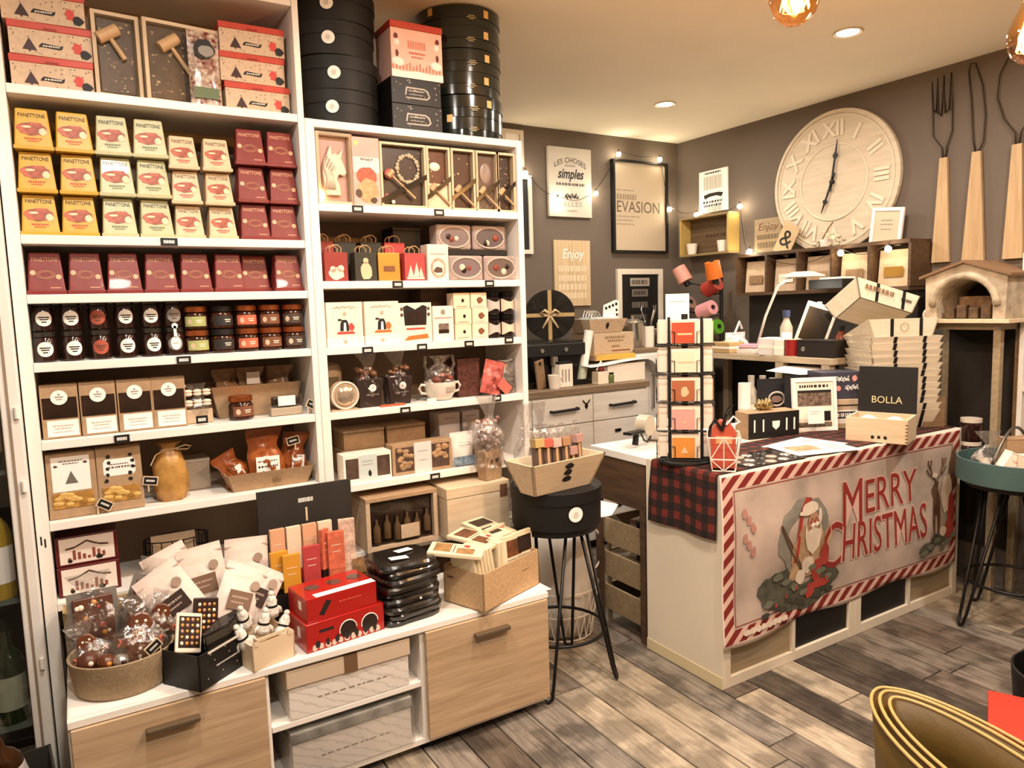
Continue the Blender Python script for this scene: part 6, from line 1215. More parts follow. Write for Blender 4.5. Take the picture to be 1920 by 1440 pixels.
# ------------------------------------------------------------------ second stool with gift tub, right of the counter
hairpin_stool('black hairpin stool right of the counter, under the teal tub', (1.40, -.30, 0), .30, BLACK, .615, .20, .225)
tbx = thing('gift_tub', 'teal round tub filled with wrapped gifts on the right stool', 'tub', (1.40, -.30, .6155)); R_ = .222
B().lathe([(.001, 0), (R_-.005, 0), (R_, .004), (R_, .095), (R_-.004, .097), (R_-.008, .095), (R_-.008, .01), (.001, .009)], 44).build('tub_wall', M('teal_card', '#46605f', .5, noise=(12, .05)), tbx, smooth='auto')
cyl_label(R_, .05, .022, .006, PAPER, tbx, 'rect', -2.0, 'white_marks', .001)
B().tube([(-.17+.34*i/12, .02, .09+.13*math.sin(PI*i/12)) for i in range(13)], .006, 8).build('handle', M('steel_grey', '#6b655e', .35, metal=.7), tbx, smooth=True)
def gift(label, nm_, loc, rz, rx, ry, w_, d, h, mat, mark):
    t = thing(nm_, label, 'gift', loc, rz, 'gifts in the teal tub', rx, ry); B().box(-w_/2, w_/2, -d/2, d/2, 0, h).build('body', mat, t, bevel=.002); flat(dashes(-w_*.35, w_*.35, h*.6, h*.1, 3) + dashes(-w_*.25, w_*.25, h*.35, h*.06, 4), mark, t, -d/2-.0008, 'marks'); B().box(-w_/2-.001, w_/2+.001, -d/2-.001, d/2+.001, h, h+.004).build('lid', mat, t); return t
gift('white gift box with pink print tilted in the teal tub', 'gift_carton', (1.29, -.335, .66), -.6, 0, .55, .15, .05, .07, CREAM2, PINK)
gift('cream square tin reading black letters in the teal tub', 'gift_carton', (1.285, -.405, .63), -.65, 0, 0, .09, .06, .12, CREAM, INK)
gift('kraft carton with white label at the tub back', 'gift_carton', (1.41, -.29, .63), -.6, 0, 0, .13, .07, .16, KRAFT, PAPER)
gift('red and white gift carton at the tub front right', 'gift_carton', (1.38, -.435, .63), -.6, 0, .1, .12, .04, .085, M('rw_print', '#d8b5ab', .5), INKR)
e = thing('clear_gift_wrap', 'crumpled clear wrap around gifts at the tub left', 'gift wrap', (1.28, -.24, .64), -.6); pouch(.14, .19, .08, 12, 14, 77, .5, neck=True).build('wrap', CELLOC, e, smooth=True); B().sph((0, 0, .05), .03, 1, .8, 1).build('sweet', M('sweet_white', '#ded2c6', .4), e, smooth=True)
# pale crate on a white plinth at the right edge
pl_ = thing('white_plinth', 'low white plinth at the right edge under the pale crate', 'plinth', (1.52, -.66, 0)); B().box(-.12, .16, -.12, .12, .03, .2).build('box', WHITE2, pl_, bevel=.003)
for x in (-.10, .14):
    for y in (-.1, .1): B().box(x-.015, x+.015, y-.015, y+.015, 0, .0299).build('foot', WHITE2, pl_)
cr_ = thing('tilted_crate', 'pale wooden crate with dark inside resting on the white plinth', 'crate', (1.50, -.66, .2005), -.9)
for x0, x1, z0, z1 in ((-.16, -.125, 0, .28), (.125, .16, 0, .28), (-.1245, .1245, 0, .035), (-.1245, .1245, .245, .28)): B().box(x0, x1, -.10, .10, z0, z1).build('slat', PALEWOOD, cr_, bevel=.002)
B().box(-.124, .124, .08, .095, .036, .244).build('dark_back', BLACK, cr_)
wf = thing('white_post_unit', 'shallow white wall unit at the right edge beside the oven', 'shelf unit', (1.695, -.15, 0))
for y in (0, -.46): B().box(0, .089, y-.02, y, .66, 1.56).build('side_panel', WHITE2, wf, bevel=.002)
for z in (.66, .95, 1.25, 1.54): B().box(.002, .089, -.4595, -.0205, z, z+.02).build('shelf_board', WHITE2, wf)
B().box(.078, .089, -.4595, -.0205, .681, 1.53).build('back_panel', INNER, wf)
# ------------------------------------------------------------------ foreground bag and tub
fgm = M('gold_leather', '#5a4419', .5, noise=(9, .15), bump=.3, bscale=40); fge = M('gold_edge', '#b8955a', .35)
fg = thing('gold_tote_bag', 'olive gold tote bag with folded rim in the near right corner', 'tote bag', (-.415, -1.09, 0), 1.225)
def oval(t, a, b_, k=1.0):
    c, s_ = math.cos(t), math.sin(t); return (a*abs(c)**k*(1 if c > 0 else -1), b_*abs(s_)**1.15*(1 if s_ > 0 else -1))
N = 48
def shell(a, b_, z0, z1, shrink=.86):
    bb_ = B(); vs = []
    for j in range(5):
        f = j/4; k_ = shrink+(1-shrink)*f
        for i in range(N): x, y = oval(2*PI*i/N, a*k_, b_*k_); vs.append((x, y, z0+(z1-z0)*f))
    return bb_.add(vs, [(j*N+i, j*N+(i+1) % N, (j+1)*N+(i+1) % N, (j+1)*N+i) for j in range(4) for i in range(N)])
o_ = shell(.335, .130, .001, .45); o_.f.append(tuple(reversed(range(N)))); o_.build('outer_wall', fgm, fg, smooth=True, solid=.003)
shell(.315, .108, .05, .452).build('inner_lining', fgm, fg, smooth=True, solid=.003); shell(.29, .084, .08, .45).build('inner_pocket', fgm, fg, smooth=True, solid=.003)
for a, b_, z in ((.338, .133, .455), (.318, .111, .457), (.293, .087, .455)): B().tube([(*oval(2*PI*i/N, a, b_), z) for i in range(N)], .0042, 8, True).build('rolled_edge', fge, fg, smooth=True)
bt = thing('black_tub', 'round black tub at the right edge behind the gold bag', 'tub', (.70, -.80, 0)); B().lathe([(.001, 0), (.15, 0), (.16, .02), (.175, .20), (.168, .202), (.15, .03), (.001, .02)], 36).build('tub_wall', BLACK, bt, smooth='auto'); B().sph((-.03, -.02, .12), .08, 1, 1, .7).build('dark_ball', M('plum', '#3b3438', .5), bt, smooth=True); B().tube([(-.12, -.06, .22), (-.05, -.11, .25), (.04, -.12, .24)], .012, 8).build('orange_snack', M('snack_orange', '#c28a4c', .5), bt, smooth=True)
rc = thing('red_carry_box', 'red carry box with white logo between the gold bag and the black tub', 'carry box', (.215, -.86, 0), .45); B().box(-.12, .12, -.08, .08, 0, .25).build('body', M('red_box', '#b93423', .45), rc, bevel=.002); B().tube([(-.118, -.078, .25), (-.06, -.08, .285), (0, -.08, .295)], .004, 6).build('handle', M('red_box'), rc); flat([blob(-.045, .185, .04, .03, 14, .3, 2)], PAPER, rc, -.0808, 'logo'); flat([blob(-.045, .188, .02, .010, 10, .3, 3)], INKG, rc, -.0813, 'logo_mark'); B().box(-.045, .085, -.075, -.03, .2503, .2508).build('top_mark', PAPER, rc)
# ------------------------------------------------------------------ kitchen corner behind the counter
bc = thing('drawer_cabinet', 'white panelled drawer cabinet with wood worktop on the back wall', 'cabinet', (0, 0, 0)); YC = 1.47
WP = wood('white_plank_paint', '#c9c2b8', '#ddd6cc', 'x', 4, .5)
B().box(-.27, .965, YC-.02, 2.06, .905, .94).build('worktop', GREYWOOD, bc, bevel=.003); B().box(-.26, .955, YC+.002, 2.055, .06, .9045).build('carcass', WHITE2, bc); B().box(-.25, .945, YC+.05, 2.05, 0, .0598).build('plinth', BLACK, bc)
for c in range(3):
    x0 = -.255+.4035*c; x1 = x0+.3985
    for r, (z0, z1) in enumerate(((.745, .895), (.56, .74), (.31, .555), (.065, .305))):
        d = B().box(x0, x1, YC-.018, YC+.0015, z0, z1).build('drawer_front', WP, bc, bevel=.002)
        if r == 0: xm = (x0+x1)/2; B().tube([(xm-.085, YC-.019, z0+.08), (xm-.085, YC-.045, z0+.08), (xm+.085, YC-.045, z0+.085), (xm+.085, YC-.019, z0+.085)], .008, 8).build('handle', BLACKM, d)
        else: xm = (x0+x1)/2; B().box(xm-.05, xm-.012, YC-.028, YC-.0185, z1-.07, z1-.055).build('handle', BLACKM, d)
ah = flat([[(.49, .83), (.502, .815), (.514, .83), (.512, .845), (.525, .858), (.53, .873), (.518, .865), (.508, .852), (.496, .852), (.486, .865), (.474, .873), (.479, .858), (.492, .845)]], BLACK, bc, YC-.0192, 'antler_sticker')
cm = thing('coffee_machine', 'tall black coffee machine behind the shelf end', 'coffee machine', (.40, 1.77, .9405)); B().box(-.22, .23, -.16, .2, 0, .25).build('body', BLACKG, cm, bevel=.012); B().box(-.21, .21, -.2, -.161, .0, .03).build('drip_tray', BLACKM, cm); B().box(-.2, .2, -.19, -.161, .17, .24).build('head', BLACK, cm, bevel=.006); B().cyl((-.02, -.19, .12), (-.02, -.19, .17), .022, None, 14).build('spout', M('steel', '#b5b0a8', .25, metal=.9), cm)
for x in (-.1, .06): B().cyl((x, -.2, .205), (x, -.19, .205), .012, None, 12).build('knob', M('steel'), cm)
db = thing('ribbon_disc_box', 'round black box with gold ribbon bow standing on the coffee machine', 'gift box', (.505, 1.80, 1.1915), -.5); B().lathe([(.145, -.04), (.145, .04), (.001, .04)], 40, TR(0, 0, .146, PI/2)).build('drum', M('drum_black', '#1f211f', .35), db, smooth='auto'); B().lathe([(.001, 0), (.146, 0)], 40, TR(0, -.0405, .146, PI/2)).build('face', M('drum_black'), db)
RB = M('ribbon_gold', '#b39a68', .45); B().box(-.011, .011, -.0425, -.041, .002, .290).build('ribbon', RB, db); B().box(-.144, .144, -.0425, -.041, .135, .157).build('ribbon', RB, db); bw_ = B()
for s_ in (-1, 1): bw_.tube([(0, -.046, .146), (s_*.03, -.06, .175), (s_*.055, -.055, .16), (s_*.03, -.05, .142), (0, -.046, .146)], .008, 6); bw_.tube([(0, -.046, .146), (s_*.02, -.05, .11), (s_*.045, -.048, .07)], .007, 6)
bw_.build('bow', M('ribbon_pale', '#c9b48c', .4), db, smooth=True)
ro = thing('paper_roll', 'white paper roll leaning among the boxes on the worktop', 'paper roll', (.575, 1.60, .9405), 0, ry=.22); B().lathe([(.001, 0), (.024, 0), (.026, .31), (.001, .31)], 18).build('roll', PAPER, ro, smooth='auto'); B().lathe([(.0265, 0.02), (.0265, .11)], 18).build('green_sleeve', M('pale_green', '#c6d0bb', .6), ro)
mug = thing('white_mug', 'small white mug at the worktop edge', 'mug', (.335, 1.515, .9405)); B().lathe([(.001, 0), (.028, 0), (.036, .075), (.033, .075), (.026, .006), (.001, .006)], 22).build('cup', M('cup_white'), mug, smooth='auto'); B().tube([(.033, 0, .06), (.052, 0, .055), (.05, 0, .025), (.029, 0, .02)], .004, 6).build('handle', M('cup_white'), mug)
cb2 = thing('cutting_board', 'worn wooden board leaning on the coffee machine', 'board', (.275, 1.55, .9405), .4, ry=-.15); B().box(-.04, .04, -.006, .006, 0, .16).build('board', KRAFTD, cb2, bevel=.004); B().lathe([(.012, -.007), (.012, .007)], 12, TR(0, 0, .14, PI/2)).build('hole', BLACK, cb2)
wt2 = thing('white_tin', 'white striped tin on the worktop behind the mug', 'tin', (.42, 1.56, .9405)); B().box(-.045, .045, -.04, .04, 0, .13).build('body', CREAM2, wt2, bevel=.004); B().box(-.046, .046, -.041, .041, .13, .14).build('lid', BLACK, wt2); flat([rect(-.03+.022*q, -.022+.022*q, .03, .1) for q in range(3)], INKG, wt2, -.0408, 'stripes')
sc2 = thing('cream_bottle_box', 'small cream card box with red bow on the worktop', 'box', (.66, 1.53, .9405)); B().box(-.035, .035, -.03, .03, 0, .07).build('body', CREAM, sc2, bevel=.002); B().sph((.005, -.01, .085), .022, 1, .7, .8).build('red_bow', M('deep_red', '#7b2420', .5), sc2, smooth=True); B().tube([(-.03, -.01, .08), (0, -.012, .13), (.03, -.01, .08)], .005, 6).build('white_ribbon', PAPER, sc2)
gj = thing('green_jar', 'small green jar on the worktop', 'jar', (.735, 1.53, .9405)); B().lathe([(.001, 0), (.022, 0), (.024, .04), (.018, .05)], 16).build('glass', M('olive_green', '#5d6a38', .2), gj, smooth='auto'); B().lathe([(.02, .0502), (.02, .06), (.001, .06)], 16).build('lid', BLACK, gj)
pb2 = thing('paper_ream', 'cream paper ream box on the worktop', 'paper box', (.85, 1.62, .9405)); B().box(-.14, .14, -.1, .12, 0, .095).build('body', CREAM2, pb2, bevel=.002); B().box(-.141, .141, -.101, .121, .0952, .105).build('lid', CREAM, pb2)
sh2 = B().grid(lambda u, v: (.57+.62*u, 1.50+.30*v, 1.052-.012*math.cos(u*5)-(.13*max(0, u-.72)/.28 if u > .72 else 0)+.004*math.sin(v*7)), 16, 8).build('wrapping_sheet', M('white_film', '#d9d6d6', .3, noise=(6, .12)), None, smooth=True, solid=.0012); tag(sh2, 'crinkled white and blue wrapping sheet draped over the paper box', 'wrapping sheet')
yb = thing('yellow_pad', 'yellow paper pad under the kraft shipping box', 'paper pad', (.83, 1.68, 1.066)); B().box(-.16, .14, -.1, .1, 0, .03).build('pad', M('yellow_pad', '#caa346', .6), yb, bevel=.002); B().box(-.161, -.15, -.1005, .1005, .001, .0305).build('binding', KRAFT, yb)
kx = thing('shipping_carton', 'kraft shipping carton with printed lines on the yellow pad', 'carton', (.85, 1.73, 1.0965)); B().box(-.15, .15, -.1, .12, 0, .125).build('body', KRAFT2, kx, bevel=.002); flat(dashes(-.07, .08, .098, .014, 3) + dashes(-.05, .07, .078, .012, 5) + dashes(-.02, .04, .045, .012, 7), KRAFTD, kx, -.1008, 'printed_lines'); flat([rect(-.02, .12, .016, .022)], M('maroon_ink'), kx, -.1008, 'maroon_line'); B().box(-.15, .15, .008, .012, .1251, .1265).build('tape', KRAFT, kx)
kt2 = thing('kraft_basket', 'kraft tray with papers on top of the shipping carton', 'tray', (.81, 1.73, 1.2235)); open_tray(kt2, .29, .2, .08, .025, KRAFT2, .004); flat([blob(0, .042, .012, .02, 10, .4, 2)], INK, kt2, -.0885, 'black_mark', -.31, z0=.042); B().box(-.12, .12, -.085, .08, .062, .076).build('papers', PAPER, kt2, bevel=.004); B().box(-.10, .11, -.075, .07, .0765, .09, TR(0, 0, 0, 0, 0, .2)).build('papers', M('pale_blue'), kt2, bevel=.003)
hp = thing('cut_out_sign', 'white cut-out sign with black dots stuck in the kraft tray', 'sign', (.90, 1.72, 1.314), .0); B().prism([(-.06, 0), (.05, -.005), (.06, .03), (.062, .095), (.035, .1), (-.055, .07)], -.003, .003).build('board', PAPER, hp); flat([disc(-.038+.026*q, .052+.008*q, .010, 9) for q in range(4)] + [disc(.042, .04, .009, 9), disc(.044, .012, .009, 9)], INK, hp, -.0036, 'black_dots')
cl = thing('wire_clips', 'grey wire clips lying on the kraft tray left side', 'clips', (.71, 1.72, 1.315)); g = B()
for q in range(4): g.tube([(-.05+.02*q, -.04, 0.003), (-.03+.02*q, -.03, .04), (-.01+.025*q, -.035, .03), (.02+.02*q, -.04, .004)], .004, 6)
g.build('clip_bundle', SILVER, cl)
# white cabinet 2 with scale and pots
w2 = thing('white_fridge', 'white low fridge with wood top beside the drawer cabinet', 'fridge', (1.33, 1.80, 0)); B().box(-.33, .36, -.16, .25, .02, 1.09).build('body', M('fridge_white', '#dcdad6', .3), w2, bevel=.006); B().box(-.34, .37, -.17, .255, 1.0905, 1.115).build('wood_top', GREYWOOD, w2, bevel=.002); B().box(-.32, .35, -.18, -.161, .05, 1.08).build('door', M('fridge_white'), w2, bevel=.006)
for x in (-.3, .33): B().box(x-.02, x+.02, -.12, .22, 0, .0198).build('foot', BLACK, w2)
B().tube([(-.2, -.182, .95), (-.2, -.2, .95), (-.2, -.2, .75), (-.2, -.182, .75)], .006, 6).build('handle', M('steel'), w2)
TP = 1.1155
sp2 = thing('steel_pot', 'steel stock pot on the fridge top', 'pot', (1.12, 1.78, TP)); B().lathe([(.001, 0), (.07, 0), (.075, .01), (.075, .15), (.079, .155)], 26).build('pot_wall', M('steel'), sp2, smooth='auto'); B().lathe([(.078, .1555), (.05, .175), (.012, .18), (.012, .2), (.001, .2)], 26).build('lid', M('steel'), sp2, smooth='auto')
ut2 = thing('utensil_jar', 'white jar of whisks and spoons on the fridge top', 'jar', (1.20, 1.72, TP)); B().lathe([(.001, 0), (.032, 0), (.034, .13), (.030, .13), (.028, .006), (.001, .006)], 20).build('jar_wall', M('cup_white'), ut2, smooth='auto')
for k in range(5): B().tube([(0, 0, .05), (.02*math.cos(k*1.3), .02*math.sin(k*1.3), .16), (.045*math.cos(k*1.3), .045*math.sin(k*1.3), .23), (.04*math.cos(k*1.3), .05*math.sin(k*1.3), .26)], .004, 6).build('utensil', [M('steel'), BLACKM][k % 2], ut2)
bs = thing('mixing_bowls', 'stacked white bowls on the fridge top', 'bowls', (1.34, 1.74, TP))
for k in range(4): B().lathe([(.03, .002+.018*k), (.07, .04+.018*k), (.078, .055+.018*k), (.073, .055+.018*k), (.03, .012+.018*k)], 24).build('bowl', [M('cup_white'), M('bowl_grey', '#a7a59d', .3)][k % 2], bs, smooth='auto')
kt3 = thing('black_kettle', 'small black kettle before the bowls', 'kettle', (1.285, 1.69, TP)); B().lathe([(.001, 0), (.045, 0), (.05, .02), (.04, .065), (.02, .075), (.001, .078)], 22).build('kettle_body', BLACKG, kt3, smooth='auto'); B().tube([(.04, 0, .05), (.06, 0, .065), (.055, 0, .03)], .005, 6).build('handle', BLACK, kt3)
gb3 = thing('green_pack', 'pale green bag on the fridge top', 'bag', (1.43, 1.70, TP)); pouch(.1, .12, .06, 8, 10, 61, .3).build('bag', M('pale_green2', '#b9c4ad', .4), gb3, smooth=True); B().box(-.03, .03, -.034, -.031, .03, .06).build('label_card', PAPER, gb3)
# things on the side desk
tg = thing('tape_gun', 'black packing tape gun with roll on the side desk', 'tape gun', (.15, .60, ZC), .35); B().lathe([(.026, -.025), (.045, -.025), (.045, .025), (.026, .025)], 24, TR(.04, 0, .085, PI/2)).build('tape_roll', M('tape_clear', '#cdbfa9', .25), tg, smooth='auto'); B().box(-.12, .03, -.02, .02, .058, .070, TR(0, 0, 0, 0, .05)).build('frame_plate', BLACKM, tg, bevel=.003); B().tube([(-.04, 0, .058), (-.045, 0, .03), (-.05, 0, .012)], .013, 8).build('handle', BLACK, tg); B().tube([(.0, 0, .055), (.03, 0, .02), (.06, 0, .008), (.09, 0, .03), (.085, 0, .07)], .004, 6).build('wire_guard', BLACKM, tg)
wr2 = thing('white_tape_roll', 'fat white paper roll lying at the side desk corner', 'paper roll', (.30, .64, ZC), .5); B().lathe([(.018, -.06), (.05, -.06), (.05, .06), (.018, .06)], 26, TR(0, 0, .05, PI/2)).build('roll', PAPER, wr2, smooth='auto'); B().lathe([(.017, -.061), (.017, .061)], 16, TR(0, 0, .05, PI/2)).build('core', KRAFTD, wr2)
cr2 = thing('slatted_crate', 'slatted wooden crate under the side desk', 'crate', (.13, .565, 0))
for r in range(3):
    for y in (-.14, .14): B().box(-.10, .16, y-.006, y+.006, .06+.15*r, .17+.15*r).build('slat', OAKD, cr2, bevel=.002)
    for x in (-.10, .16): B().box(x-.006, x+.006, -.133, .133, .06+.15*r, .17+.15*r).build('slat', OAKD, cr2, bevel=.002)
for x in (-.088, .148):
    for y in (-.125, .125): B().box(x-.006, x+.006, y-.008, y+.008, 0, .48).build('corner_post', OAKD, cr2)
B().box(-.094, .154, -.133, .133, .30, .312).build('crate_floor', OAKD, cr2)
for k, (x, y, m_, nm_) in enumerate(((.11, .50, BLACK, 'black parcel in the slatted crate'), (.16, .60, M('rose_pack', '#a88d83', .4), 'rose parcel in the slatted crate'), (.17, .52, M('clear_pack', '#b7ada2', .2), 'grey parcel in the slatted crate'))): e = thing('parcel', nm_, 'parcel', (x, y, .3125), .2*k, 'parcels in the crate'); B().box(-.045, .045, -.04, .04, 0, .17-.02*k).build('body', m_, e, bevel=.006); B().box(-.0455, .0455, -.008, .008, .001, .1705-.02*k).build('band', INKG, e)
for k, (x, y, h, m_) in enumerate(((.86, .66, .21, PAPER), (.93, .68, .24, M('grey_wrap', '#a9a296', .4, noise=(30, .2))), (1.0, .67, .235, M('grey_wrap')), (1.06, .66, .22, M('grey_wrap')))):
    e = thing('wrapped_bottle', ('white paper tube', 'grey wrapped bottle next to the paper tube', 'grey wrapped bottle in the middle', 'grey wrapped bottle at the right')[k] + ' standing on the side desk', 'bottle', (x, y, ZC), 0, 'wrapped bottles on the side desk'); B().lathe([(.001, 0), (.032, 0), (.034, h*.55), (.026, h*.68), (.015, h*.8), (.016, h)] if k else [(.03, 0), (.03, h), (.026, h), (.026, .004)], 18).build('wrap', m_, e, smooth='auto'); B().lathe([(.0335 if k else .0305, h*.3), (.0345 if k else .0305, h*.42)], 18).build('label', [M('label_cream', '#d6cab6', .5), CREAM][k % 2], e)
for k, (x, y, r_) in enumerate(((1.00, .60, .055), (1.075, .50, .075))):
    e = thing('black_tote', f'black cloth bag with round badge behind the frame, {("left", "right")[k]} one', 'bag', (x, y, ZC), -.5, 'black cloth bags'); pouch(.17, .225+.02*k, .055, 10, 12, 70+k, .2).build('cloth', M('cloth_black', '#17151a', .8), e, smooth=True); B().tube([(r_*.7*math.cos(a*PI/10), -.031, .13+r_*.6*math.sin(a*PI/10)) for a in range(20)], .005, 6, True).build('badge_ring', M('badge_cream', '#b8ab9c', .5), e); flat([blob(0, .13, r_*.5, r_*.3, 12, .3, k)], M('badge_brown', '#7a625a', .5), e, -.033, 'badge_print')
wp2 = B().add([(1.06, .70, 1.035), (1.12, .52, 1.02), (1.25, .50, 1.045), (1.36, .42, 1.03), (1.32, .62, 1.048), (1.20, .70, 1.05)], [(0, 1, 2), (0, 2, 5), (2, 3, 4), (2, 4, 5)]).build('folded_paper', PAPER, None, solid=.001); tag(wp2, 'white folded paper lying over the black cloth bags', 'paper')
# ------------------------------------------------------------------ high work desk along the right wall
wdk = thing('work_desk', 'high grey wooden work desk along the right wall under the clock', 'desk', (0, 0, 0)); DT = 1.10
B().box(1.19, 1.78, .42, 1.612, DT-.032, DT).build('desk_top', wood('desk_grey', '#a8977d', '#c2b196', 'y', 5), wdk, bevel=.003)
for x in (1.215, 1.745):
    for y in (.46, .73, 1.57): B().box(x-.022, x+.022, y-.022, y+.022, 0, DT-.0325).build('leg', M('desk_leg', '#b9aa90', .6), wdk)
B().box(1.76, 1.775, .44, 1.59, .3, DT-.0325).build('back_board', BLACK, wdk); B().box(1.24, 1.745, .50, 1.44, .50, .52).build('lower_shelf', DARKWOOD, wdk)
DT += .0005
# thread cones
th = thing('ribbon_stand', 'black stand of ribbon cones in the corner on the work desk', 'ribbon stand', (1.66, 1.55, DT)); B().box(-.05, .05, -.05, .05, 0, .012).build('foot', BLACK, th); B().cyl((0, 0, .012), (0, 0, .50), .012, None, 10).build('pole', BLACK, th)
CON = [('pink', '#c98f80', (-.04, .14, .42), -.5), ('orange', '#d0691f', (-.05, -.12, .43), .0), ('red', '#9b3326', (0, .0, .36), 1.3), ('rose', '#c98d92', (-.07, -.02, .22), 1.4), ('green', '#4f8a22', (-.06, -.06, .11), 1.5), ('brown', '#8a6a5a', (-.05, .18, .24), 1.2), ('blue', '#4a5568', (-.04, .16, .10), 1.4)]
for nm_, c, (x, y, z), tilt in CON:
    B().tube([(0, 0, z-.02), (-.03+x*.5, (y+.07)*.5, z-.03), (-.06+x, y+.07, z-.005)], .005, 6).build('arm', BLACK, th)
    e = thing('ribbon_cone', f'{nm_} ribbon cone on the black stand in the corner', 'ribbon cone', (1.60+x, 1.62+y, DT+z), 0, 'ribbon cones', tilt*.9, -.25 if tilt < 1 else 0); B().lathe([(.001, 0), (.050, 0), (.046, .105), (.001, .105)], 22).build('ribbon_winding', M('ribbon_'+nm_, c, .5), e, smooth='auto'); B().lathe([(.014, -.006), (.014, .112)], 12).build('core', BLACK, e); B().cyl((0, 0, -.03), (0, 0, -.006), .02, None, 10).build('holder', BLACK, e)
# desk lamp
dl = thing('desk_lamp', 'white round desk lamp with glowing disc over the work desk', 'desk lamp', (1.32, .98, DT)); B().lathe([(.001, 0), (.06, 0), (.06, .012), (.02, .02), (.001, .02)], 24).build('base', M('lamp_white', '#d7d2c8', .4), dl, smooth='auto')
B().tube([(0, 0, .02), (0, -.06, .20), (.0, -.14, .36), (0, -.26, .42)], .007, 8).build('arm', M('lamp_white'), dl, smooth=True); B().lathe([(.001, .425), (.05, .425), (.105, .405), (.108, .398), (.10, .398)], 30, TR(0, -.29, 0)).build('shade', M('lamp_white'), dl, smooth='auto'); B().lathe([(.001, .3985), (.099, .3985)], 30, TR(0, -.29, 0)).build('light_disc', M('lamp_disc', '#ffffff', emit='#fff3e0', es=25), dl)
lamp('desk_lamp_light', 'AREA', (0, -.29, .39), 3.0, (1, .9, .75), .18, parent=dl)
# tablet, bottles, boxes on the desk
tbt = thing('tablet', 'white tablet tilted on its stand on the work desk', 'tablet', (1.27, .62, DT+.035), -.95, ry=.32, rx=-.15); B().box(-.075, .075, -.005, .005, .015, .235).build('body', M('tablet_white', '#e3ded6', .3), tbt, bevel=.004); B().box(-.060, .060, -.0058, -.0048, .04, .21).build('screen', M('screen_black', '#15130f', .15), tbt); B().box(-.03, .03, .006, .08, -.025, .02).build('stand', M('tablet_white'), tbt, bevel=.003)
def bottle(label, x, y, r_, h, body, capm):
    t = thing('bottle', label, 'bottle', (x, y, DT), 0, 'bottles on the work desk'); B().lathe([(.001, 0), (r_, 0), (r_, h*.62), (r_*.5, h*.78), (r_*.45, h*.84)], 18).build('body', body, t, smooth='auto'); B().lathe([(r_*.6, h*.842), (r_*.6, h), (.001, h)], 16).build('cap', capm, t, smooth='auto'); cyl_label(r_, h*.35, r_*.9, h*.16, PAPER, t, 'rect', -2.3, 'label'); return t
bottle('spray bottle with blue cap on the work desk', 1.30, .77, .032, .23, M('spray_grey', '#a7a08f', .3), M('cap_blue', '#3b4666', .4)); bottle('slim bottle with white label behind the tablet', 1.42, .66, .02, .27, M('amber', '#a8742c', .2), M('cap_white', '#e3ddd3', .4)); bottle('red brown bottle beside the tablet', 1.40, .52, .026, .15, M('rust_bottle', '#7a3a26', .3), BLACK)
rs = thing('red_ribbon_spool', 'dark red ribbon spool at the desk edge', 'ribbon spool', (1.235, .68, DT)); B().lathe([(.001, .002), (.036, .002), (.036, .082), (.001, .082)], 24).build('ribbon', M('spool_red', '#8e1f20', .35), rs, smooth='auto')
for z in (0, .0822): B().lathe([(.001, z), (.038, z), (.038, z+.002), (.001, z+.002)], 24).build('flange', KRAFT, rs)
bb3 = thing('dark_long_box', 'long black box with small emblem at the desk edge', 'box', (1.245, .535, DT)); B().box(-.04, .08, -.11, .095, 0, .075).build('body', M('box_dark', '#231d1a', .5), bb3, bevel=.002); B().box(-.041, .081, -.111, .096, .0752, .085).build('lid', M('box_dark'), bb3); B().sph((-.0405, .06, .04), .012, .15, 1, 1, 10, 6).build('emblem', SILVER, bb3)
for k, (x, y, w_, h, c, nm_) in enumerate(((1.24, 1.12, .13, .06, '#b69a6c', 'kraft box'), (1.25, .965, .10, .03, '#e4dfd8', 'white notebook'), (1.25, .96, .09, .02, '#c98da0', 'pink notebook'), (1.24, .82, .09, .09, '#d8d5d2', 'white cotton pack'), (1.24, .75, .05, .085, '#e3d9cb', 'cream tin'))):
    zz = DT if k != 2 else DT+.0305; e = thing(nm_.replace(' ', '_'), nm_ + ' on the work desk edge' + (' on top of the white one' if k == 2 else ''), nm_.split()[-1], (x, y, zz), .1*k); B().box(-.05, .07, -w_/2, w_/2, 0, h).build('body', M('c_'+nm_.replace(' ', '_'), c, .5), e, bevel=.004); B().box(-.051, .071, -w_/2-.0008, w_/2+.0008, h*.4, h*.6).build('band', CREAM2, e)
cs = thing('wood_sticks', 'bundle of wooden sticks in a kraft box on the desk', 'sticks', (1.23, 1.245, DT)); B().box(-.03, .03, -.03, .03, 0, .06).build('cup', KRAFT, cs)
for k in range(6): B().cyl((-.02+.008*k, -.01+.006*(k % 3), .06), (-.03+.012*k, -.02+.012*(k % 3), .15), .004, None, 6).build('stick', PALEWOOD, cs)
wc = thing('white_crumple', 'white crumpled film on the desk beside the sticks', 'film', (1.32, 1.13, DT+.0005)); pouch(.16, .11, .1, 10, 10, 81, .6).build('film', M('white_film'), wc, smooth=True); B().tube([(-.03, -.02, .10), (.0, -.03, .17), (.03, -.02, .13)], .007, 6).build('film_tail', M('white_film'), wc)
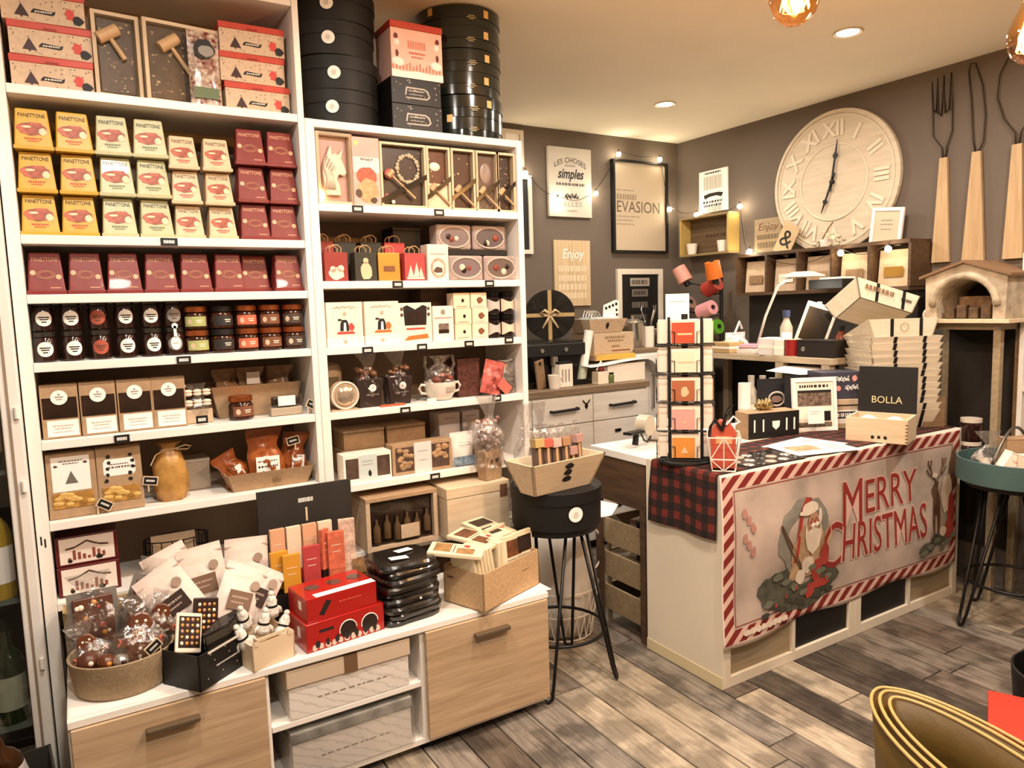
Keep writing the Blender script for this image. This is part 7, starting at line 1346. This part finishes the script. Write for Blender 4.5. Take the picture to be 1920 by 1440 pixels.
# cubby shelf with kraft bags on the wall
cu2 = thing('wall_cubby', 'dark wall cubby shelf holding kraft bags above the desk', 'wall shelf', (0, 0, 0)); CX0 = 1.60
for z in (1.425, 1.655): B().box(CX0, 1.784, .30, 1.37, z-.009, z+.009).build('shelf_board', DARKWOOD, cu2)
ys_ = [.30, .512, .726, .94, 1.154, 1.37]
for y in ys_: B().box(CX0, 1.784, y-.007, y+.007, 1.4345, 1.6455).build('divider', DARKWOOD, cu2)
B().box(1.776, 1.784, .31, 1.36, 1.435, 1.645).build('back_panel', DARKWOOD, cu2); B().box(1.70, 1.784, .31, 1.36, 1.13, 1.415).build('void_board', M('void_shade', '#1a1612', .7), cu2)  # black board below the cubby paints the shade of a dark void
for k in range(5):
    y = (ys_[k]+ys_[k+1])/2; e = thing('kraft_bag', f'kraft paper bag in the wall cubby, {ORDN[k]} from the oven', 'paper bag', (1.69, y, 1.4345), PI/2, 'kraft bags in the wall cubby'); B().frus(.17, .09, .165, .06, 0, .185).build('bag', KRAFT2, e, bevel=.003); B().box(-.05, .05, -.0475, -.046, .05, .10).build('window', [GOLD, KRAFTD, KRAFT, CREAM, KRAFTD][k], e)
    e.rotation_euler[2] = -PI/2
dk2 = thing('dark_tray', 'dark tray with white card below the white framed sign', 'tray', (1.52, .66, 1.435)); B().box(-.06, .07, -.10, .10, 0, .05).build('tray_body', BLACK, dk2, bevel=.003); B().box(-.05, .06, -.09, .04, .0502, .06).build('white_card', PAPER, dk2); B().box(-.02, .08, -.09, -.07, -.009+.0, -.0005).build('bracket', BLACK, dk2)
fl_ = thing('flower_sprig', 'cream dried flower sprig on the cubby shelf', 'dried flowers', (1.66, .80, 1.665)); g = B(); rd_ = random.Random(9)
for k in range(14): g.sph((rd_.uniform(-.05, .05), rd_.uniform(-.09, .09), rd_.uniform(.0, .09)), rd_.uniform(.008, .016), 1, 1, .8, 7, 5)
g.build('blossoms', M('petal_cream', '#cdbfa2', .7), fl_, smooth=True)['kind'] = 'stuff'; B().tube([(0, .05, 0), (0, .02, .05), (-.01, -.02, .1), (0, -.04, .13)], .004, 6).build('stem', KRAFTD, fl_); B().lathe([(.001, -.0005), (.03, 0), (.035, .04), (.03, .04), (.025, .005)], 16).build('pot', M('cup_white'), fl_, smooth='auto')
# model oven on its table
ov = thing('model_stone_oven', 'model stone bread oven with arched mouth on the right wall', 'model oven', (1.66, .005, 1.277)); STN = M('stone_plaster', '#b5a68f', .9, noise=(16, .25), bump=1.0, bscale=35)
arch = [(-.17, 0), (-.12, 0)] + [(-.12*math.cos(a*PI/14), .06+.115*math.sin(a*PI/14)) for a in range(15)] + [(.12, 0), (.17, 0), (.175, .20), (.0, .255), (-.175, .20)]
Tov = TR(0, 0, 0, 0, 0, -PI/2)
b = B(); n = len(arch); b.add([Tov @ Vector((x, -.13, z)) for x, z in arch] + [Tov @ Vector((x, .11, z)) for x, z in arch], [tuple(range(n)), tuple(reversed(range(n, 2*n)))] + [(i+n, (i+1) % n + n, (i+1) % n, i) for i in range(n)]); b.build('stone_front', STN, ov)
ra = B().tube([Tov @ Vector((-.138*math.cos(a*PI/14), -.135, .06+.133*math.sin(a*PI/14))) for a in range(15)], .016, 8); ra.build('arch_rim', STN, ov, smooth=True)
B().box(-.19, .19, .105, .12, 0, .2, Tov).build('back_wall', M('oven_back_brown', '#2b2119', .9), ov); B().box(-.20, .20, -.16, .12, -.018, -.0005, Tov).build('hearth_board', PALEWOOD, ov, bevel=.002)  # inner back of the oven in plain dark brown
for s_ in (-1, 1): B().add([Tov @ Vector(q) for q in ((s_*.195, -.15, .196), (0, -.15, .262), (0, .12, .262), (s_*.195, .12, .196), (s_*.195, -.15, .184), (0, -.15, .25), (0, .12, .25), (s_*.195, .12, .184))], [(0, 1, 2, 3), (7, 6, 5, 4), (0, 4, 5, 1), (1, 5, 6, 2), (2, 6, 7, 3), (3, 7, 4, 0)]).build('roof_slab', M('roof_wood', '#7d5f43', .7), ov)
for k in range(4): B().box(-.10+.052*k, -.06+.052*k, -.10, -.06, .0, .05+.012*(k % 2), Tov).build('log', M('log_brown', '#5a452f', .8, noise=(40, .3)), ov, bevel=.004)
B().box(-.09, .07, .0, .08, .0, .10, Tov).build('brick_pile', M('brick_tan', '#8a6d4e', .9, noise=(30, .3)), ov, bevel=.004)
ot = thing('oven_table', 'wooden table frame with dark recess under the model oven', 'table', (1.66, .005, 0)); B().box(-.11, .12, -.145, .205, 1.228, 1.258).build('table_top', OAKD, ot, bevel=.002)
for x in (-.09, .105):
    for y in (-.13, .19): B().box(x-.015, x+.015, y-.015, y+.015, 0, 1.2275).build('leg', OAKD, ot)
B().box(.09, .115, -.114, .17, .2, 1.22).build('dark_back', M('recess', '#1f1811', .8), ot); B().box(-.1, .089, -.11, .17, .60, .62).build('lower_shelf', OAKD, ot)
for k in range(2):
    e = thing('preserve_jar', f'dark preserve jar with white lid under the oven table, {("lower", "upper")[k]} of two', 'jar', (1.58, -.02, .6205+.105*k), 0, 'preserve jars under the oven'); B().lathe([(.001, 0), (.045, 0), (.048, .01), (.048, .075), (.04, .082)], 22).build('glass', M('jam_dark'), e, smooth='auto'); B().lathe([(.044, .0822), (.044, .1), (.001, .1)], 22).build('lid', M('lid_cream', '#cfc4b2', .4), e, smooth='auto')
hs2 = thing('mini_wreath_house', 'small round ornament with red glow beside the oven', 'ornament', (1.545, .165, 1.2585), -1.2); B().tube([(.03*math.cos(a*PI/10), 0, .037+.03*math.sin(a*PI/10)) for a in range(20)], .007, 8, True).build('ring', M('lamp_white'), hs2, smooth=True); B().sph((0, 0, .02), .014).build('red_ball', M('orn_red', '#b8382a', .4), hs2, smooth=True)
hs2.location.x = 1.56
# ------------------------------------------------------------------ wall clock (on the right wall, looking along -x)
def on_right(name, label, cat, y, z, x=XW-.001, group=None): return thing(name, label, cat, (x, y, z), -PI/2, group)   # local x runs along -y, local -y looks into the room
CK = M('clock_wood', '#cbbda6', .7, noise=(6, .08), stretch=(1, 1, 8)); CKR = M('clock_relief', '#dcd0bb', .65); 
ck_ = on_right('wall_clock', 'big round pale wooden wall clock with Roman numerals and black hands', 'clock', .835, 2.022)
B().lathe([(.001, .0), (.383, 0), (.388, .01), (.385, .03), (.365, .036), (.362, .026), (.001, .026)], 64, TR(0, 0, 0, PI/2)).build('face_board', CK, ck_, smooth='auto')
for r_, t_ in ((.352, .0045), (.205, .005)): B().tube([(r_*math.cos(a*PI/40), -.028, r_*math.sin(a*PI/40)) for a in range(80)], t_, 6, True).build('ring', CKR, ck_, smooth=True)
for k, s_ in enumerate(('XII', 'I', 'II', 'III', 'IV', 'V', 'VI', 'VII', 'VIII', 'IX', 'X', 'XI')):
    a = PI/2-k*PI/6; vs, fs = text_mesh(s_, .115, None, .003, 0, .95); ro_ = a-PI/2; ca, sa = math.cos(ro_), math.sin(ro_); cx_, cz_ = .28*math.cos(a), .28*math.sin(a)
    top = [(cx_+x*ca-y*sa, -.0305, cz_+x*sa+y*ca) for x, y, _ in vs]
    B().add(top, fs).build('numeral', CKR, ck_, solid=.004)
for q in range(6): B().box(-.36, .36, -.0266, -.0262, -.30+.12*q-.001, -.30+.12*q+.001).build('plank_line', KRAFTD, ck_) if abs(-.30+.12*q) < .05 else None
def hand(ang, L, nm_):
    ca, sa = math.cos(ang), math.sin(ang); P = lambda u, v: (ca*u-sa*v, sa*u+ca*v)
    pts = [P(-.05, .004), P(0, .006), P(L*.55, .005), P(L*.62, .016), P(L*.7, .005), P(L, .001), P(L, -.001), P(L*.7, -.005), P(L*.62, -.016), P(L*.55, -.005), P(0, -.006), P(-.05, -.004)]
    B().prism(pts, -.040, -.036).build(nm_, BLACK, ck_)
hand(math.radians(82), .225, 'minute_hand'); hand(math.radians(-111), .175, 'hour_hand'); B().lathe([(.012, 0), (.012, .043), (.001, .045)], 16, TR(0, 0, 0, PI/2)).build('hub', BLACK, ck_)
# ------------------------------------------------------------------ giant wire cutlery with wooden handles
WIR = M('wire_dark', '#3a3026', .5, metal=.5); HW = wood('handle_wood', '#a88a64', '#c2a680', 'z', 5)
def cutlery(kind, label, y, ztop_handle, zbot, w0, w1, paths):
    t = on_right('giant_' + kind, label, 'wall decoration', y, zbot, group='giant cutlery on the wall'); h = ztop_handle-zbot
    B().prism([(-w1/2, 0), (w1/2, 0), (w0/2, h), (-w0/2, h)], -.022, -.002).build('wooden_handle', HW, t, bevel=.002)
    b = B()
    for P in paths: b.tube([(x, -.012, h+z) for x, z in P], .004, 6)
    b.build('wire_outline', WIR, t, smooth=True); return t
cutlery('fork', 'giant wire fork with wooden handle right of the clock', .245, 2.045, 1.545, .036, .085, [[(-.006, 0), (-.012, .05), (-.055, .11), (-.062, .24), (-.068, .37), (-.060, .24), (-.045, .22), (-.042, .38), (-.036, .22), (-.02, .20), (-.012, .385), (-.002, .21), (.015, .22), (.022, .39), (.03, .24), (.034, .12), (.012, .05), (.006, 0)]])
cutlery('knife', 'giant wire knife with wooden handle in the middle', .095, 2.045, 1.54, .038, .10, [[(-.008, 0), (-.02, .06), (-.035, .25), (-.05, .37), (-.042, .405), (-.02, .40), (.012, .30), (.030, .16), (.026, .04), (.008, 0)]])
cutlery('spoon', 'giant wire spoon with wooden handle at the right edge', -.075, 2.045, 1.54, .04, .085, [[(-.008, 0), (-.012, .05), (-.06, .12), (-.092, .22), (-.085, .32), (-.05, .39), (0, .405), (.05, .39), (.085, .32), (.092, .22), (.06, .12), (.012, .05), (.008, 0)]])
# ------------------------------------------------------------------ signs on the right wall
def sign_r(name, label, y, z, w_, h, mat, th=.012, tilt=0): 
    t = on_right(name, label, 'sign', y, z); t.rotation_euler = (0, 0, -PI/2)
    B().box(-w_/2, w_/2, -th, 0, -h/2, h/2, TR(0, 0, 0, 0, tilt)).build('board', mat, t, bevel=.001); return t
s1 = sign_r('quote_sign', 'white sign with black brush mark above the small wooden crate shelf', 1.728, 2.108, .245, .27, PAPER, .012)
flat(dashes(-.08, .08, .055, .085, 7, .4), M('pale_ink', '#b3aa98'), s1, -.0128, 'tall_marks'); flat(dashes(-.08, .08, -.118, .03, 9, .35), M('pale_ink'), s1, -.0128, 'tall_marks'); flat([[(-.08, -.022), (-.03, -.012), (.05, -.012), (.09, -.02), (.075, -.045), (.03, -.032), (-.03, -.036), (-.07, -.048)]], INK, s1, -.0128, 'mustache_mark'); flat(dashes(-.085, .085, -.068, .014, 2) + dashes(-.08, .08, -.092, .016, 3) + dashes(-.07, .07, .118, .012, 4), INK, s1, -.0128, 'small_print')
cs_ = on_right('crate_shelf', 'small wooden crate shelf with two white pots on the wall', 'wall shelf', 1.73, 1.69); CWm = wood('crate_olive', '#7a6640', '#9c8558', 'x', 5)
B().box(-.215, .215, -.10, -.001, 0, .014).build('bottom_board', CWm, cs_); B().box(-.215, .215, -.10, -.001, .244, .258).build('top_board', CWm, cs_)
for s_ in (-1, 1): B().box(s_*.208-.007, s_*.208+.007, -.10, -.001, .0145, .2435).build('side_board', M('crate_yellow', '#b79a58', .6), cs_)
B().box(-.2, .2, -.012, -.002, .0145, .2435).build('back_board', wood('crate_back', '#4f3d28', '#6b543a', 'x', 5), cs_); flat(dashes(-.06, .17, .13, .02, 3, .5), M('stencil_dark', '#33261a'), cs_, -.0128, 'stencil_marks')
for k, x in enumerate((-.14, .13)): e = thing('white_pot', f'small white pot on the wooden crate shelf, {("left", "right")[k]} one', 'pot', (XW-.06, 1.73-x, 1.7045), 0, 'white pots on the crate shelf'); B().lathe([(.001, 0), (.028, 0), (.037, .072), (.033, .072), (.024, .006)], 20).build('pot_wall', M('cup_white'), e, smooth='auto'); B().lathe([(.001, .055), (.031, .055)], 16).build('soil', M('soil', '#4a3526', .9), e)
s2_ = sign_r('enjoy_sign', 'pale wooden Enjoy sign left of the clock', 1.285, 1.755, .20, .25, wood('sign_wood', '#8d7a60', '#a5906f', 'x', 5)); text('Enjoy', .06, INKB, s2_, 0, -.0128, .075, 'lettering', width=.15, shear=.2); flat(dashes(-.08, .08, .015, .028, 4, .2) + dashes(-.075, .075, -.035, .034, 5, .25) + dashes(-.08, .08, -.09, .028, 6, .2), M('sign_faint', '#6f5f49'), s2_, -.0128, 'faint_marks')
s3_ = sign_r('ampersand_sign', 'small tilted wooden sign with black ampersand below the clock', 1.105, 1.735, .115, .185, wood('sign_wood2', '#b39a74', '#c8b08a', 'x', 5), .010, .5); o_ = text('&', .14, BLACK, s3_, 0, -.0112, 0, 'lettering'); o_.matrix_local = TR(0, 0, 0, 0, .5); s3_.location.x = XW-.06
s4_ = on_right('white_framed_sign', 'white framed print hanging right of the clock', 'picture', .50, 1.745, XW-.05); 
for x0, x1, z0, z1 in ((-.085, -.068, -.095, .095), (.068, .085, -.095, .095), (-.0675, .0675, -.095, -.078), (-.0675, .0675, .078, .095)): B().box(x0, x1, -.014, 0, z0, z1, TR(0, 0, 0, 0, .10)).build('frame_bar', PAPER, s4_)
B().box(-.0675, .0675, -.008, -.002, -.0775, .0775, TR(0, 0, 0, 0, .10)).build('print_sheet', M('print_sand', '#cfc0a6', .6), s4_); flat(dashes(-.03, .03, .03, .006, 2) + dashes(-.035, .035, .01, .006, 3) + dashes(-.03, .03, -.015, .006, 4), INKG, s4_, -.0086, 'text_lines').matrix_local = TR(0, 0, 0, 0, .10)
# ------------------------------------------------------------------ pictures on the back wall (looking along -y)
def on_back(name, label, x, z, cat='picture'): return thing(name, label, cat, (x, YB-.001, z))
p1 = on_back('choses_sign', 'white canvas sign with grey French lettering on the back wall', .853, 2.155, 'sign'); B().box(-.165, .165, -.022, 0, -.213, .213).build('canvas', M('canvas_grey', '#c3bcae', .8, noise=(5, .05)), p1, bevel=.003)
for s_, sz, z, wd, ink, sh in (('LES CHOSES', .046, .135, .24, INK, 0), ('simples', .085, .05, .20, INK, .3), ('BELLES', .04, -.135, .17, INKG, 0)): text(s_, sz, ink, p1, 0, -.0228, z, 'lettering', width=wd, shear=sh, offset=.002 if s_ == 'simples' else 0, fn=(lambda a, b_, c: (a, b_, c-a*a*2.4)) if s_ == 'LES CHOSES' else None)
flat(dashes(-.04, .04, .102, .012, 2), INKG, p1, -.0228, 'small_marks'); flat(dashes(-.11, .11, -.012, .016, 3, .25), M('ink_taupe', '#5d5349'), p1, -.0228, 'small_marks'); scribble(p1, -.05, .06, -.085, .022, INK, -.0232, 4, .003); flat(dashes(-.03, .05, -.175, .008, 4), INKG, p1, -.0228, 'small_marks')
p2 = on_back('evasion_poster', 'tall beige EVASION poster in black frame near the corner', 1.425, 2.028); 
for x0, x1, z0, z1 in ((-.238, -.222, -.30, .30), (.222, .238, -.30, .30), (-.2215, .2215, -.30, -.286), (-.2215, .2215, .286, .30)): B().box(x0, x1, -.035, 0, z0, z1).build('frame_bar', BLACK, p2, bevel=.001)
B().box(-.2215, .2215, -.02, -.002, -.2855, .2855).build('poster_sheet', M('poster_beige', '#b9a991', .7), p2); text('EVASION', .105, M('poster_ink', '#5c4f40'), p2, -.015, -.0208, -.005, 'lettering', width=.37); flat(dashes(-.20, -.03, .062, .036, 6, .4), M('poster_ink2', '#8a7a64'), p2, -.0208, 'faint_marks'); flat(dashes(-.20, -.05, .105, .008, 2) + dashes(-.20, .0, -.065, .008, 3) + dashes(-.20, -.06, -.09, .008, 4) + dashes(-.20, -.05, -.115, .008, 5), M('poster_ink2'), p2, -.0208, 'small_print')
p3 = on_back('enjoy_plaque', 'pale wooden plaque with white Enjoy lettering on the back wall', .862, 1.592, 'sign'); PQ = wood('plaque_wood', '#b59c78', '#cdb692', 'z', 4)
for k in range(2): B().box((-.141, .0006)[k], (-.0006, .141)[k], -.014, 0, -.207, .207).build('board', PQ, p3, bevel=.001)
text('Enjoy', .085, PAPER, p3, 0, -.0148, .12, 'lettering', width=.17, shear=.25)
flat([q for k, z in enumerate((.03, -.03, -.085, -.14)) for q in dashes(-.11, .11, z, .036, 3+k, .25)], M('whitewash', '#d6c5a8', .7), p3, -.0148, 'faint_marks')
p4 = on_back('house_rules', 'black board with white lettering in white frame above the fridge', 1.42, 1.36)
for x0, x1, z0, z1 in ((-.20, -.163, -.26, .26), (.163, .20, -.26, .26), (-.1625, .1625, -.26, -.223), (-.1625, .1625, .223, .26)): B().box(x0, x1, -.025, 0, z0, z1).build('frame_bar', M('frame_white', '#d8cfbf', .5), p4, bevel=.002)
B().box(-.1625, .1625, -.012, -.002, -.2225, .2225).build('board', BLACK, p4); B().box(-.085, .085, -.0138, -.0122, .145, .20).build('plaque', M('chalk_white', '#a39a8c', .7), p4, bevel=.0004); flat(dashes(-.07, .07, .172, .03, 3, .5), BLACK, p4, -.0144, 'plaque_marks'); B().box(-.07, .07, -.0138, -.0122, .075, .125).build('plaque', M('chalk_grey', '#6d665c', .7), p4); flat(dashes(-.055, .055, .10, .026, 5, .5), BLACK, p4, -.0144, 'plaque_marks'); flat(dashes(-.07, .07, .02, .04, 3) + dashes(-.08, .08, -.06, .03, 4), M('chalk_grey'), p4, -.0128, 'chalk_lines')
for k, (x, z, w_, h) in enumerate(((.44, 2.335, .15, .21), (.50, 1.945, .13, .47))):
    e = on_back('white_picture', f'white framed picture half hidden behind the shelf unit, {("upper", "lower")[k]} one', x, z)
    for x0, x1, z0, z1 in ((-w_/2, -w_/2+.025, -h/2, h/2), (w_/2-.025, w_/2, -h/2, h/2), (-w_/2+.0255, w_/2-.0255, -h/2, -h/2+.025), (-w_/2+.0255, w_/2-.0255, h/2-.025, h/2)): B().box(x0, x1, -.02, 0, z0, z1).build('frame_bar', M('frame_white'), e)
    B().box(-w_/2+.0255, w_/2-.0255, -.01, -.002, -h/2+.0255, h/2-.0255).build('print', BLACK if k else PAPER, e)
bl = thing('black_post', 'black metal clothes post behind the shelf unit end', 'post', (-.345, .86, 0)); B().box(-.012, .012, -.012, .012, 0.008, 1.62).build('post', BLACKM, bl); B().box(-.05, .05, -.05, .05, 0, .0079).build('foot', BLACKM, bl)
# ------------------------------------------------------------------ string lights
BUL = [(.512, 2.03, 2.187), (.742, 2.025, 2.041), (1.042, 2.03, 2.096), (1.226, 2.02, 2.353), (1.58, 2.02, 2.346), (1.675, 2.03, 2.024), (1.745, 1.847, 1.967), (1.745, 1.478, 1.974), (1.745, 1.417, 1.663), (1.585, 1.262, 1.675), (1.585, .66, 1.62), (1.585, .40, 1.62)]
SLN = ['left of the canvas sign', 'on the canvas sign', 'right of the canvas sign', 'above the poster left corner', 'above the poster right corner', 'right of the poster', 'left on the crate shelf', 'right on the crate shelf', 'below the crate shelf', 'left end of the wall cubby', 'under the white framed print', 'right end of the wall cubby']
BM = M('fairy_bulb', '#fff3da', emit='#ffe9c2', es=60)
gl_ = thing('fairy_light_cable', 'thin dark cable of the fairy lights across both walls', 'cable', (0, 0, 0)); b = B()
for k in range(len(BUL)-1):
    p, q = Vector(BUL[k]), Vector(BUL[k+1]); b2_ = []
    for i in range(9): f = i/8; v = p.lerp(q, f); v.z -= .10*math.sin(PI*f)*min(1, (q-p).length*1.5) if k not in (2, 3, 4, 8) else .02*math.sin(PI*f); b2_.append((min(v.x, XW-.012), min(v.y, YB-.012), v.z+.024))
    b.tube(b2_, .0018, 5)
b.build('cable', M('cable_dark', '#241d17', .6), gl_)
for k, (x, y, z) in enumerate(BUL):
    t = thing('fairy_light', 'small glowing round fairy light ' + SLN[k], 'fairy light', (x, y, z), 0, 'fairy lights along the walls'); B().sph((0, 0, 0), .016, 1, 1, 1, 14, 9).build('bulb', BM, t, smooth=True); B().cyl((0, 0, .012), (0, 0, .03), .006, None, 8).build('socket', M('cable_dark'), t)
    lamp('fairy_light_lamp', 'POINT', (0 if k < 6 else -.02, -.02 if k < 6 else 0, 0), .75, (1, .86, .62), .014, parent=t)
# ------------------------------------------------------------------ pendant filament bulbs
AMB = film('amber_glass', .03, .05, .5, tint='#ffd9a0')
FIL = M('filament', '#ffb65c', emit='#ff9a3c', es=60)
for k, (x, y, z) in enumerate(((-.60, -.74, 2.0), (.135, -.84, 2.0))):
    t = thing('pendant_bulb', ('amber pendant filament bulb at the top edge', 'amber pendant filament bulb at the right edge', 'amber pendant filament bulb over the shelves')[k], 'pendant lamp', (x, y, z), 0, 'pendant filament bulbs')
    B().lathe([(.001, -.062), (.02, -.058), (.04, -.04), (.05, -.012), (.048, .015), (.036, .045), (.022, .072), (.018, .085)], 28).build('glass_bulb', AMB, t, smooth=True); B().lathe([(.019, .0852), (.021, .088), (.021, .135), (.012, .14), (.001, .141)], 20).build('socket', BLACK, t, smooth='auto'); B().cyl((0, 0, .1405), (0, 0, CEIL-z-.02), .003, None, 8).build('cord', BLACK, t); B().lathe([(.001, CEIL-z-.02), (.045, CEIL-z-.02), (.05, CEIL-z-.001), (.001, CEIL-z-.001)], 24).build('ceiling_rose', BLACK, t, smooth='auto')
    g = B()
    for q in range(6): a0, a1 = q*PI/3, (q+.5)*PI/3; g.tube([(.008*math.cos(a0), .008*math.sin(a0), .06), (.028*math.cos(a0), .028*math.sin(a0), -.03), (.028*math.cos(a1), .028*math.sin(a1), -.03), (.008*math.cos(a1), .008*math.sin(a1), .06)], .0012, 5)
    g.build('filament', FIL, t); lamp('pendant_lamp', 'POINT', (0, 0, 0), 34, (1, .72, .44), .03, parent=t)
# ------------------------------------------------------------------ glass display cabinet at the left edge
gc = thing('glass_cabinet', 'white framed glass display cabinet of bottles at the left edge', 'display cabinet', (0, 0, 0)); GX1, GX0, GY0, GY1, GZ = -2.029, -2.62, .585, .94, 1.87
for x in (GX0, GX1-.045): B().box(x, x+.045, GY0, GY0+.035, .0, GZ).build('frame_post', WHITE2, gc, bevel=.004); B().box(x, x+.045, GY1-.03, GY1, 0, GZ).build('frame_post', WHITE2, gc, bevel=.004)
for z in (0.03, GZ-.045): B().box(GX0+.0455, GX1-.0455, GY0, GY0+.03, z, z+.045).build('frame_rail', WHITE2, gc, bevel=.004)
B().box(GX0, GX1, GY0-.005, GY1+.005, GZ+.0003, GZ+.025).build('top_panel', WHITE2, gc, bevel=.002); B().box(GX0+.0455, GX1-.0455, GY1-.012, GY1-.004, .05, GZ-.05).build('back_panel', M('mirror_dark', '#3b352c', .3), gc)
B().box(GX0+.0455, GX1-.0455, GY0+.012, GY0+.016, .076, GZ-.046).build('glass_door', GLASS, gc); 
for z in (.26, .62, .98, 1.34): B().box(GX0+.046, GX1-.046, GY0+.035, GY1-.015, z, z+.012).build('glass_shelf', M('shelf_glass', '#7d8a7d', .1, alpha=.5), gc)
B().box(GX0+.046, GX1-.046, GY0+.035, GY1-.015, .03, .05).build('base_board', WHITE2, gc)
for z in (.45, .95, 1.15): B().cyl((GX1-.01, GY0-.006, z-.015), (GX1-.01, GY0-.006, z+.015), .006, None, 8).build('hinge', WHITE, gc)
def wine(label, x, y, z, r_, h, glass, lab):
    t = thing('glass_bottle', label, 'bottle', (x, y, z), 0, 'bottles in the glass cabinet'); B().lathe([(.001, 0), (r_, 0), (r_, h*.55), (r_*.75, h*.64), (r_*.33, h*.72), (r_*.33, h*.95)], 22).build('glass', glass, t, smooth='auto'); B().lathe([(r_*.38, h*.88), (r_*.38, h), (.001, h)], 16).build('capsule', BLACK, t, smooth='auto'); cyl_label(r_, h*.3, r_*1.1, h*.16, lab, t, 'rect', -1.4, 'label', .001); return t
GLS = [M('green_bottle', '#1d2a17', .1, coat=.5), M('amber_bottle', '#3a1e0a', .1, coat=.5), M('straw_bottle', '#a58a32', .1, coat=.5), M('dark_bottle', '#17110f', .1, coat=.5)]; LBs = [M('lab_sage', '#9aa08a', .6), PAPER, KRAFT2, M('lab_sand', '#c8b88e', .6)]
GN = ['green', 'amber', 'straw yellow', 'near black']
for r, z in enumerate((.2725, .6325, .9925)):
    for c in range(4): k = (r*2+c*3+c//2) % 4; wine(f'{GN[k]} glass bottle on the {("lowest", "middle", "upper")[r]} glass shelf, {ORDN[c]} from the right', -2.125-.115*c, .67+.06*(c % 2), z, .042, .30+.02*((c+r) % 3), GLS[k], LBs[(r+c) % 4])
B().box(GX1-.012, GX1-.001, GY0+.0355, GY1-.0305, 0.0, GZ-.001).build('side_panel', WHITE2, gc)
B().box(GX1-.030, GX1-.024, GY0-.003, GY0-.0003, .0, GZ).build('frame_groove', INNER, gc)
bbx = thing('bottle_bin', 'dark bin of loose bottles on the floor at the left edge', 'bin', (-2.20, .38, 0), .1); open_tray(bbx, .36, .34, .22, .015, M('bin_grey', '#3b3733', .5), .006)
for k in range(10):
    e = wine(f'loose {GN[k % 4]} bottle lying in the floor bin, {ORDN[k]} of the pile', -2.10-.05*(k % 5), .30+.10*(k//5)+.02*(k % 3), .06+.03*(k % 3)+.05*(k//5), .033, .22, GLS[k % 4], LBs[k % 4]); e['group'] = 'loose bottles in the floor bin'; e.rotation_euler = (-.6+.2*(k % 3), .35*math.sin(k*2), .3*k)
